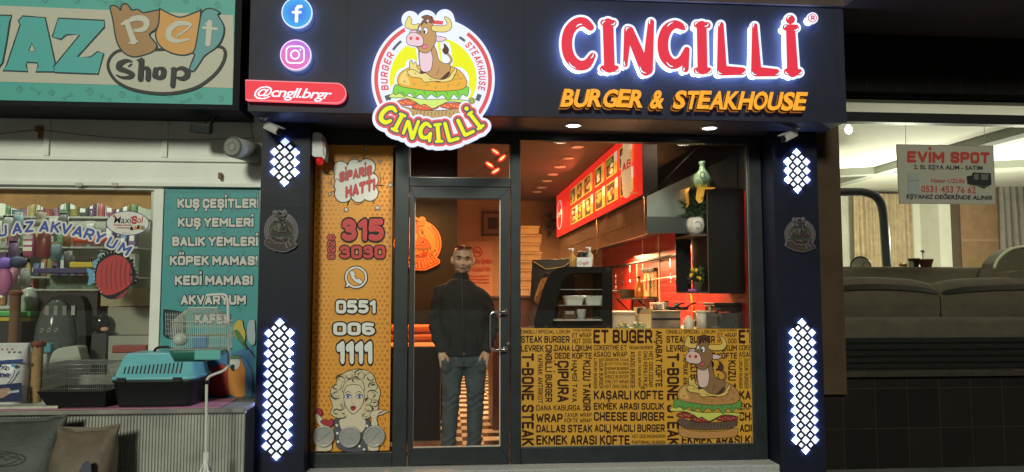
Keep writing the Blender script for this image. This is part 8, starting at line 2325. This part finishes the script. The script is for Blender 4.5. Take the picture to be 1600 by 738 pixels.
c = P(46, 487, .5); hw = X(60, .5) - X(46, .5); zt_ = Z(449, .5, 46)
b = MB(); b.lathe(Vector((c.x, .5, c.z)), [(hw * .98, 0), (hw, .08), (hw * .95, (zt_ - c.z) * .7), (hw * .7, (zt_ - c.z) * .92), (hw * .2, zt_ - c.z)], mat("milky_dome", (.42, .46, .46), .3), 24); b.build("dome", t)
b = MB(); b.box(X(-60, .5), X(62, .5), .36, .66, Z(486.5, .5, 40) - .04, Z(486.5, .5, 40), mat("base_green", (.08, .42, .10), .4)); b.build("green_base", t, bevel=.008)
b = MB(); b.box(X(-60, .5), X(60, .5), .38, .64, Z(496, .5, 40) - .03, Z(487, .5, 40) - .042, mat("base_yellow", (.60, .45, .05), .4)); b.build("yellow_base", t, bevel=.008)
b = MB(); b.box(X(-60, .5), X(58, .5), .40, .62, dz_ + .001, Z(496, .5, 40) - .032, mat("stand_dark")); b.build("stand", t)
# bubble backpack carrier
Y = .40
c = P(92, 536, Y)
t = thing("bubble_carrier", "black pet backpack with a clear bubble front inside the window", "pet carrier", Vector((c.x, Y, dz_ + .001)))
m_bk = mat("bag_black", (.02, .021, .026), .5)
hw = (X(126, Y) - X(48, Y)) / 2; zt_ = Z(463, Y, 90); zb_ = dz_ + .05; cx = X(95, Y)
b = MB(); so = [(cx - hw, zb_), (cx - hw, zb_ + (zt_ - zb_) * .45), (cx - hw * .82, zb_ + (zt_ - zb_) * .78), (cx - hw * .35, zt_ - .01), (cx + hw * .4, zt_), (cx + hw * .95, zt_ - .06), (cx + hw * 1.15, zb_ + .2), (cx + hw * 1.1, zb_)]
b.prism(smooth_loop(so, 4), Y, Y + .25, m_bk); b.build("shell", t, bevel=.02)
b = MB(); bc = Vector((cx - hw * .12, Y - .01, zb_ + (zt_ - zb_) * .52)); m_bub = mat("bubble_clear", (.25, .27, .29), .12, alpha=.32)
b.ell(bc, (hw * .78, .13, (zt_ - zb_) * .45), m_bub, 28, 18); b.build("bubble", t)
b = MB()
for k in range(24):
    pass
b.tube([bc + Vector((hw * .79 * math.cos(2 * PI * k / 32), .0, (zt_ - zb_) * .455 * math.sin(2 * PI * k / 32))) for k in range(32)], .008, m_bk, 6, True); b.build("bubble_rim", t)
for k in range(3):
    p = P(65 + k * 11.3, 516.5 - k * .5, Y - .1); b = MB(); b.tube([p + Vector((.014 * math.cos(2 * PI * q / 14), 0, .014 * math.sin(2 * PI * q / 14))) for q in range(14)], .004, mat("eyelet", (.5, .5, .48), .3, .8), 6, True); b.build("eyelet", t)
b = MB()
for k in range(4): b.box(cx - hw * .55 + k * .07, cx - hw * .55 + k * .07 + .03, Y - .02, Y - .015, zt_ - .16, zt_ - .08, mat("mesh_grey", (.35, .35, .35), .6))
b.box(cx - hw * .62, cx - hw * .56, Y - .02, Y - .015, zt_ - .15, zt_ - .10, mat("red_tab", (.5, .03, .03), .5)); b.build("mesh_window", t)
# litter boxes and a storage bin
t = thing("litter_box", "grey white covered litter box with a blue lid inside the window", "litter box", onf(62, .30))
b = MB(); a, e = X(36, .30), X(84, .30); b.box(a, e, .24, .36, dz_ + .001, Z(552, .3, 60), mat("litter_grey", (.40, .42, .42), .5)); b.build("body", t, bevel=.015)
b = MB(); b.box(a - .01, e + .03, .23, .37, Z(551, .3, 60), Z(536, .3, 60), mat("litter_blue", (.08, .30, .42), .45)); b.build("lid", t, bevel=.015)
t = thing("litter_box", "grey white rounded litter box hood beside the blue lidded box", "litter box", onf(104, .26))
b = MB(); lp = [(78, 585), (82, 556), (92, 545), (120, 541), (126, 552), (128, 585)]
b.prism([(P(x, y, .2).x, P(x, y, .2).z) for x, y in smooth_loop(lp, 3)], .18, .33, mat("litter_white", (.44, .45, .44), .5)); b.build("hood", t, bevel=.015)
b = MB(); b.box(X(78, .2), X(128, .2), .18, .34, dz_ + .001, Z(586, .2, 100), mat("litter_white")); b.build("base", t, bevel=.008)
# second post behind the glass
c = onf(20, .28); zt_ = Z(462, .28, 20)
t = thing("scratching_post", "taller brown scratching post standing inside the window behind the food bag", "scratching post", c)
b = MB(); rp2 = X(28, .28) - X(20, .28); b.lathe(c, [(rp2 * (1 if k % 2 else .96), .0 + (zt_ - c.z) * k / 70) for k in range(71)], mat("brown_rope", (.20, .10, .06), .9), 20); b.build("rope_post", t)
b = MB(); b.lathe(Vector((c.x, c.y, zt_)), [(rp2 * 1.2, .001), (rp2 * 1.35, .02), (rp2 * 1.1, .04), (rp2 * .4, .045)], m_fr, 18); b.build("fringe", t)
# cardboard display, box and counter on the right of the window
t = thing("display_counter", "grey and wood counter behind the fish sticker in the pet window", "counter", onf(200, .62))
b = MB(); b.box(X(166, .6), X(242, .6), .5, .9, Z(478, .6, 200), Z(451, .6, 200), mat("counter_wood", (.34, .28, .18), .5, noise=.2, nscale=4)); b.build("fascia_board", t)
b = MB(); b.box(X(172, .55), X(244, .55), .52, .9, Z(523, .55, 200), Z(479, .6, 200) - .0, mat("counter_grey", (.26, .25, .21), .5)); b.build("front", t)
b = MB(); b.box(X(160, .55), X(246, .55), .45, .9, dz_ + .001, Z(524, .55, 200), mat("counter_low", (.30, .31, .29), .5)); b.build("plinth", t)
t = thing("red_tray", "flat dark red tray lying before the grey counter in the pet window", "tray", P(207, 551, .3))
b = MB(); b.box(X(184, .35), X(236, .35), .28, .42, Z(551, .3, 200), Z(539, .4, 200), mat("tray_red", (.28, .03, .03), .5)); b.build("tray", t, bevel=.006)
b = MB(); b.box(X(182, .35), X(238, .35), .26, .43, dz_ + .001, Z(551, .3, 200) - .002, mat("counter_low")); b.build("block", t)
c = P(158, 505, .45)
t = thing("toy_bowl", "dark round bowl with a pink piece beside the bubble backpack", "bowl", c)
b = MB(); b.ell(c, (.075, .06, .085), m_gblack, 18, 12); b.build("bowl", t)
b = MB(); b.ell(c + Vector((.05, -.045, -.05)), (.035, .02, .02), mat("pink_piece", (.6, .3, .25), .5), 12, 8); b.build("piece", t)
b = MB(); b.box(c.x - .06, c.x + .06, c.y - .03, c.y + .06, dz_ + .001, c.z - .088, mat("stand_dark")); b.build("stand", t)
# low white back board behind the ledge goods
t = thing("white_panel", "low white board standing along the foot of the pet window", "board", onf(100, .14))
b = MB(); b.box(X(-60, .13), X(232, .13), .125, .14, dz_ + .001, Z(586, .13, 100), mat("panel_white", (.42, .43, .40), .6, noise=.15)); b.build("panel", t)
# hats and goods hanging on the left
for px_, py_, cn, cc, lab in ((28, 410, "navy", (.03, .04, .10), "navy cloth pet bed hanging at the left of the pet window"), (6, 440, "pink", (.45, .12, .32), "pink pet coat hanging at the left edge of the pet window"), (8, 412, "violet", (.16, .08, .45), "violet pet bowl hanging over the pink coat")):
    Y = .9; c = P(px_, py_, Y); t = thing("hanging_goods", lab, "pet goods", c)
    b = MB(); b.ell(c, (.075, .05, .055 if cn != "pink" else .13), mat("hang_" + cn, cc, .6), 16, 10); b.build("goods", t)
    b = MB(); b.tube([c + Vector((0, 0, .04)), c + Vector((0, 0, .22))], .003, m_wire, 5); b.build("hook", t)
c = P(62, 345, .8)
t = thing("pendant_shade", "small cream lamp shade hanging above the window lettering", "lamp shade", c)
b = MB(); b.lathe(c, [(.07, -.05), (.055, .0), (.03, .03), (.055, .07), (.03, .075)], mat("cream_shade", (.45, .40, .32), .6), 20); b.build("shade", t)
b = MB(); b.tube([c + Vector((0, 0, .07)), c + Vector((0, 0, .5))], .004, m_wire, 5); b.build("cord", t)
# ------------------------------------------------------------------ furniture shop
lamp('POINT', (X(1420, 3.2), 3.2, fzc - 1.0), 210, (1.0, .98, .80), .12, None, name="shop_fill_light")  # added unseen fill light in mid-air, evens out the room
lamp('POINT', (X(1620, 2.6), 2.6, fzc - 1.0), 150, (1.0, .98, .80), .12, None, name="shop_fill_light")  # second added fill light, likewise without a fixture
# bare bulb high at the left
c = P(1326, 203, .9)
t = thing("bare_bulb", "bright bare bulb high at the left edge of the furniture shop window", "light bulb", c)
b = MB(); b.ell(c, (.035, .035, .042), mat("bulb_glow", (.9, .9, .9), .3, emit=(.95, 1.0, .95), es=14), 16, 12); b.build("glass", t)
b = MB(); b.cyl(c + Vector((0, 0, .04)), c + Vector((0, 0, .09)), .016, None, m_whitep, 12); b.tube([c + Vector((0, 0, .09)), Vector((c.x, c.y, fzc))], .004, m_black, 6); b.build("holder", t)
# hanging sign
ye = YR - .03
fe = lambda u, v: P(u, v, ye)
t = thing("hanging_sign", "pale sign with red and black writing hung on the furniture shop window", "sign", P(1478, 319, ye))
PALE = {k: mat("esign_" + k, c, .5) for k, c in dict(pale=(.29, .275, .225), red=(.33, .035, .025), ink=(.018, .02, .03), fridge=(.23, .26, .24), sofa=(.022, .022, .022), hi=(.10, .10, .09), edge=(.18, .17, .13)).items()}
cr = [(1401, 226), (1552, 228.5), (1555.5, 319.5), (1405.5, 318)]
b = MB(); pts = [fe(*p) for p in cr]; b.add(pts + [p + Vector((0, .012, 0)) for p in pts], [(0, 1, 2, 3), (4, 5, 6, 7), (0, 1, 5, 4), (1, 2, 6, 5), (2, 3, 7, 6), (3, 0, 4, 7)], PALE['pale']); b.build("board", t)
cv = Canvas(fe, PALE, dy=.0006, start=.001); cv.bf = True
def S57(pts): return [(x / 5.714 + 1320, y / 5.714 + 220) for x, y in pts]
cv.line(cr, 1.2, 'edge', closed=True)
def tx(s_, x0, yt0, x1, yt1, h, c, bold=.03, shear=0): cv.text(s_, None, c, bold, shear, quad=S57([(x0, yt0), (x1, yt1), (x1, yt1 + h), (x0, yt0 + h)]))
cv.bf = False
tx("EVİM", 555, 92, 888, 100, 103, 'red', .055); tx("SPOT", 942, 98, 1292, 104, 103, 'red', .055)
cv.bf = True
tx("2. EL EŞYA ALIM - SATIM", 615, 216, 1228, 226, 36, 'ink', .03)
tx("Hasan UZUN", 770, 336, 1065, 342, 36, 'red', .02); tx("0531 453 76 62", 680, 402, 1168, 412, 56, 'red', .02); tx("EŞYANIZ DEĞERİNDE ALINIR", 548, 480, 1316, 492, 36, 'ink', .035, .12)
cv.fill(S57([(562, 290), (660, 290), (664, 478), (570, 478)]), 'fridge'); cv.line(S57([(566, 357), (662, 358)]), .8, 'hi')
cv.shape(S57([(1086, 318), (1130, 312), (1138, 284), (1300, 292), (1306, 390), (1240, 428), (1180, 405), (1092, 385)]), 'sofa', 0, smooth=False); cv.shape(S57([(1150, 300), (1190, 296), (1188, 350), (1150, 346)]), 'hi', 0, smooth=False); cv.shape(S57([(1210, 300), (1280, 304), (1270, 350), (1215, 350)]), 'hi', 0, smooth=False); cv.line(S57([(1110, 392), (1250, 412), (1290, 400)]), .8, 'hi')
cv.build("print", t)
b = MB()
for x, y in ((1415, 226), (1538, 228)): b.tube([P(x, y, ye + .006), P(x, 196, ye + .02)], .0025, mat("hang_thread", (.3, .3, .25), .6), 5)
b.build("thread", t)
# sofas on a slatted base
m_sofa = mat("taupe_velour", (.078, .062, .047), .95, noise=.28, nscale=6, bump=.35, bscale=70)
m_sofa2 = mat("taupe_velour_light", (.088, .070, .050), .95, noise=.22, nscale=6, bump=.35, bscale=70)
def sb(b, x0, x1, y0, y1, z0, z1, m): b.box(x0, x1, y0, y1, z0, z1, m)
Yf = .36
sx_, ex_ = X(1310, Yf), X(1800, Yf)
zs_t = Z(497, Yf, 1450); zs_b = Z(533, Yf, 1450)
t = thing("sofa", "taupe sofa with two back cushions close behind the furniture shop window", "sofa", ((sx_ + ex_) / 2, Yf, zs_b - .1))
b = MB(); b.box(sx_, ex_, Yf, Yf + .62, zs_b, zs_t, m_sofa); b.build("seat", t, bevel=.05, seg=4)
Yb2 = .80
zb_t = Z(432, Yb2, 1450); zb_b = zs_t - .02
xm_ = X(1468, Yb2)
for a, e in ((sx_ - .1, xm_ - .006), (xm_ + .006, ex_)):
    b = MB()
    n = 9; rows_ = []
    prof = [(0, 0), (.0, .15), (-.02, .5), (.02, .80), (.07, .93), (.14, 1.0), (.22, .97)]
    for (dy, f) in prof:
        row = []
        for k in range(n + 1):
            u = k / n; bul = math.sin(PI * u) ** .38
            row.append(Vector((a + (e - a) * u, Yb2 + dy - .075 * bul * math.sin(PI * min(1, f + .12)), zb_b + (zb_t - zb_b) * f * (.84 + .16 * bul))))
        rows_.append(row)
    vs = [v for r in rows_ for v in r]; w1 = n + 1
    fsx = [(i * w1 + k, i * w1 + k + 1, (i + 1) * w1 + k + 1, (i + 1) * w1 + k) for i in range(len(prof) - 1) for k in range(n)]
    for f_i, f in enumerate(fsx): b.add([vs[q] for q in f], [(0, 1, 2, 3)], m_sofa, True)
    b.box(a, e, Yb2 + .16, Yb2 + .26, zb_b, zb_t - .03, m_sofa)
    cu = b.build("back_cushion", t, sub=2)
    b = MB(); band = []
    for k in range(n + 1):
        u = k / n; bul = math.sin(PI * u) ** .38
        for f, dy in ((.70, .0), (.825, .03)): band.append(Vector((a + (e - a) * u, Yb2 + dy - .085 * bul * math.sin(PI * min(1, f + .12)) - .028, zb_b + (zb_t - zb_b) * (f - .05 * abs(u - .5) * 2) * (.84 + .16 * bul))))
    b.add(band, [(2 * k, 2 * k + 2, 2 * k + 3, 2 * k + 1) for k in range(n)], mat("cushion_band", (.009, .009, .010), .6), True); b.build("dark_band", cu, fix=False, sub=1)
b = MB(); b.box(sx_, ex_, Yf + .03, Yf + .6, rz0 + .002 + .3, zs_b - .004, m_black); b.build("base", t)
# slatted dark crate below
t = thing("slatted_base", "dark slatted bed frame lying under the taupe sofa in the window", "bed frame", ((sx_ + ex_) / 2, Yf, .25))
zA = rz0 + .298
for k in range(5):
    b = MB(); z_ = rz0 - .02 + (zA - rz0) * k / 5; b.box(sx_, ex_, Yf - .02, Yf + .03, z_ + .004, z_ + .045, mat("slat_dark", (.004, .0036, .0033), .8)); b.build("slat", t, bevel=.004)
b = MB(); b.box(sx_, ex_, Yf + .04, Yf + .6, .25, zA, m_black); b.build("body", t)
# second sofa back behind
Yg = 1.45
t = thing("sofa", "plain taupe sofa back standing behind the cushioned sofa", "sofa", (X(1450, Yg), Yg, .25))
b = MB(); b.box(X(1290, Yg), X(1577, Yg), Yg, Yg + .22, .4, Z(417, Yg, 1450), m_sofa2); b.build("back", t, bevel=.05, seg=4)
b = MB(); b.box(X(1290, Yg), X(1577, Yg), Yg + .23, Yg + .9, .4, .95, m_sofa2); b.build("seat", t, bevel=.05, seg=4)
# armchair with pale piping at the right
Yq = 1.2
t = thing("armchair", "round backed armchair with pale piping behind the right end of the sofas", "armchair", (X(1620, Yq), Yq, .25))
lp = [(1552, 470), (1553, 420), (1560, 405), (1575, 392), (1595, 386), (1640, 384), (1690, 400), (1700, 470)]
b = MB(); b.prism([(P(x, y, Yq).x, P(x, y, Yq).z) for x, y in smooth_loop(lp, 3)], Yq, Yq + .2, m_sofa2); b.build("back", t, bevel=.03)
b = MB(); b.tube([P(x, y, Yq - .004) for x, y in smooth_loop(lp[1:7], 4, False)], .014, mat("pale_piping", (.45, .42, .33), .7), 8); b.build("piping", t)
b = MB(); b.box(X(1552, Yq), X(1700, Yq), Yq + .0, Yq + .7, .3, Z(471, Yq, 1600), m_sofa2); b.build("seat", t, bevel=.03)
lp = [(1578, 450), (1579, 430), (1586, 424), (1610, 422), (1625, 430), (1626, 450)]
b = MB(); b.prism([(P(x, y, Yq - .25).x, P(x, y, Yq - .25).z) for x, y in smooth_loop(lp, 3)], Yq - .25, Yq - .005, m_sofa2); b.build("arm", t, bevel=.03)
# arched dark frame
Ya = 2.6
t = thing("arched_headboard", "dark arched metal bed headboard standing behind the sofas", "headboard", (X(1350, Ya), Ya, .25))
ap = [(1240, 301), (1330, 300), (1352, 301), (1368, 307), (1377, 320), (1381, 345), (1385, 400), (1387, 425)]
b = MB(); b.tube([P(x, y, Ya) for x, y in smooth_loop(ap, 4, False)] + [Vector((P(1387, 425, Ya).x, Ya, .25))], .052, mat("dark_tube", (.022, .027, .032), .45), 14); b.build("tube", t)
# curtains
def curtain(name, label, x0, x1, yt, Y, m, zb=.3, folds=14, amp=.03):
    a, e = X(x0, Y), X(x1, Y); zt_ = Z(yt, Y, (x0 + x1) / 2)
    t = thing(name, label, "curtain", ((a + e) / 2, Y, zb))
    n = folds * 8; vs = []
    for j in range(7):
        z_ = zb + (zt_ - zb) * j / 6
        for k in range(n + 1):
            u = k / n; vs.append((a + (e - a) * u + .01 * math.sin(k * .5 + j), Y + amp * math.sin(u * folds * 2 * PI + .5 * math.sin(j)) + .4 * amp * math.sin(u * folds * 5 + j * .7), z_))
    b = MB(); b.add(vs, [(j * (n + 1) + k, j * (n + 1) + k + 1, (j + 1) * (n + 1) + k + 1, (j + 1) * (n + 1) + k) for j in range(6) for k in range(n)], m, True); b.build("cloth", t, fix=False)
    b = MB(); b.tube([(a - .05, Y, zt_ + .01), (e + .05, Y, zt_ + .01)], .012, m_black, 8); b.build("rail", t)
curtain("curtain", "beige patterned curtain hanging beside the arched headboard", 1338, 1430, 303, 5.7, mat("beige_curtain", (.46, .36, .22), .85, noise=.3, nscale=9))
curtain("curtain", "grey brown curtain hanging at the right of the brown wardrobe panel", 1566, 1720, 287, 5.2, mat("grey_curtain", (.21, .195, .165), .85, noise=.2, nscale=6), folds=16)
# wardrobe panel
Yw2 = 5.3
t = thing("wardrobe", "plain light brown wardrobe panel standing between the pier and the grey curtain", "wardrobe", (X(1540, Yw2), Yw2, .25))
b = MB(); b.box(X(1506, Yw2), X(1571, Yw2), Yw2, Yw2 + .5, .25, Z(285, Yw2, 1540), mat("wardrobe_brown", (.30, .185, .095), .5, noise=.22, nscale=5)); b.build("body", t, bevel=.004)
b = MB(); b.box(X(1506, Yw2) - .03, X(1506, Yw2) - .002, Yw2, Yw2 + .5, .25, Z(285, Yw2, 1540), mat("wardrobe_edge", (.08, .05, .03), .5)); b.build("side", t)
b = MB(); b.box(X(1508, Yw2), X(1571, Yw2), Yw2 - .008, Yw2 - .002, Z(377, Yw2, 1540), Z(374, Yw2, 1540), mat("wardrobe_tape", (.34, .24, .15), .3)); b.build("tape", t)
# pots on the sofa back
zsb = Z(417, Yg, 1450) + .001
for x, lab, cc, r_, h_ in ((1447, "red brown plastic plant pot with a small sprout on the sofa back", (.20, .05, .04), .075, .085), (1433, "dark plant pot behind the red brown pot", (.05, .035, .03), .06, .095)):
    c = Vector((X(x, Yg + .11), Yg + (.09 if x > 1440 else .14), zsb)); t = thing("plant_pot", lab, "plant pot", c)
    b = MB(); b.lathe(c, [(r_ * .72, 0), (r_ * .95, h_ * .8), (r_ * 1.05, h_ * .82), (r_ * 1.05, h_), (r_ * .9, h_), (r_ * .85, h_ * .7)], mat("pot_%d" % x, cc, .5), 22); b.build("pot", t)
    if x > 1440:
        b = MB(); b.tube([c + Vector((-.03, 0, h_ * .7)), c + Vector((-.035, 0, h_ + .07))], .004, mat("stem"), 6); leaves(b, c + Vector((-.035, 0, h_ + .07)), 10, .04, .012, m_leaf, 1, (0, 1.4), rl, .01); b.build("sprout", t, fix=False)
c = Vector((X(1425, Yg + .1), Yg + .1, zsb))
t = thing("small_card", "small white card propped on the sofa back beside the plant pots", "card", c)
b = MB(); b.obox(c + Vector((0, 0, .03)), (.07, .01, .06), .2, m_whitep); b.build("card", t)
t = thing("orange_cup", "small orange cup lying on the sofa back beside the headboard", "cup", Vector((X(1412, Yg + .1), Yg + .1, zsb)))
b = MB(); c = Vector((X(1412, Yg + .1), Yg + .1, zsb + .022)); b.cyl(c + Vector((-.04, 0, 0)), c + Vector((.04, 0, 0)), .015, .022, mat("cup_orange", (.5, .2, .06), .5), 14); b.build("cup", t)
# round mirror
c = P(1345, 418, 1.75)
t = thing("round_mirror", "round mirror with a dark rim standing low behind the sofa back", "mirror", c)
rm = X(1361, 1.75) - X(1345, 1.75)
b = MB(); b.tube([c + Vector((rm * math.cos(2 * PI * k / 32), 0, rm * math.sin(2 * PI * k / 32))) for k in range(32)], .008, m_black, 6, True); b.build("rim", t)
b = MB(); b.lathe(c, [(rm * .98, .0), (rm * .98, .006)], mat("mirror_face", (.50, .50, .42), .25), 32, 'Y'); b.build("face", t)
b = MB(); b.tube([c + Vector((0, -.004, .0)), c + Vector((.05, -.004, .06))], .003, m_black, 5); b.build("hand", t)
# wall socket
t = thing("wall_hook", "small dark hook on the cream wall right of the beige curtain", "hook", P(1443, 333, fyb))
b = MB(); c = P(1443, 333, fyb - .01); b.ell(c, (.03, .012, .05), mat("hook_brown", (.06, .05, .035), .5), 12, 10); b.tube([c, c + Vector((0, -.04, -.03)), c + Vector((0, -.04, .0))], .008, MATS["hook_brown"], 6); b.build("hook", t)
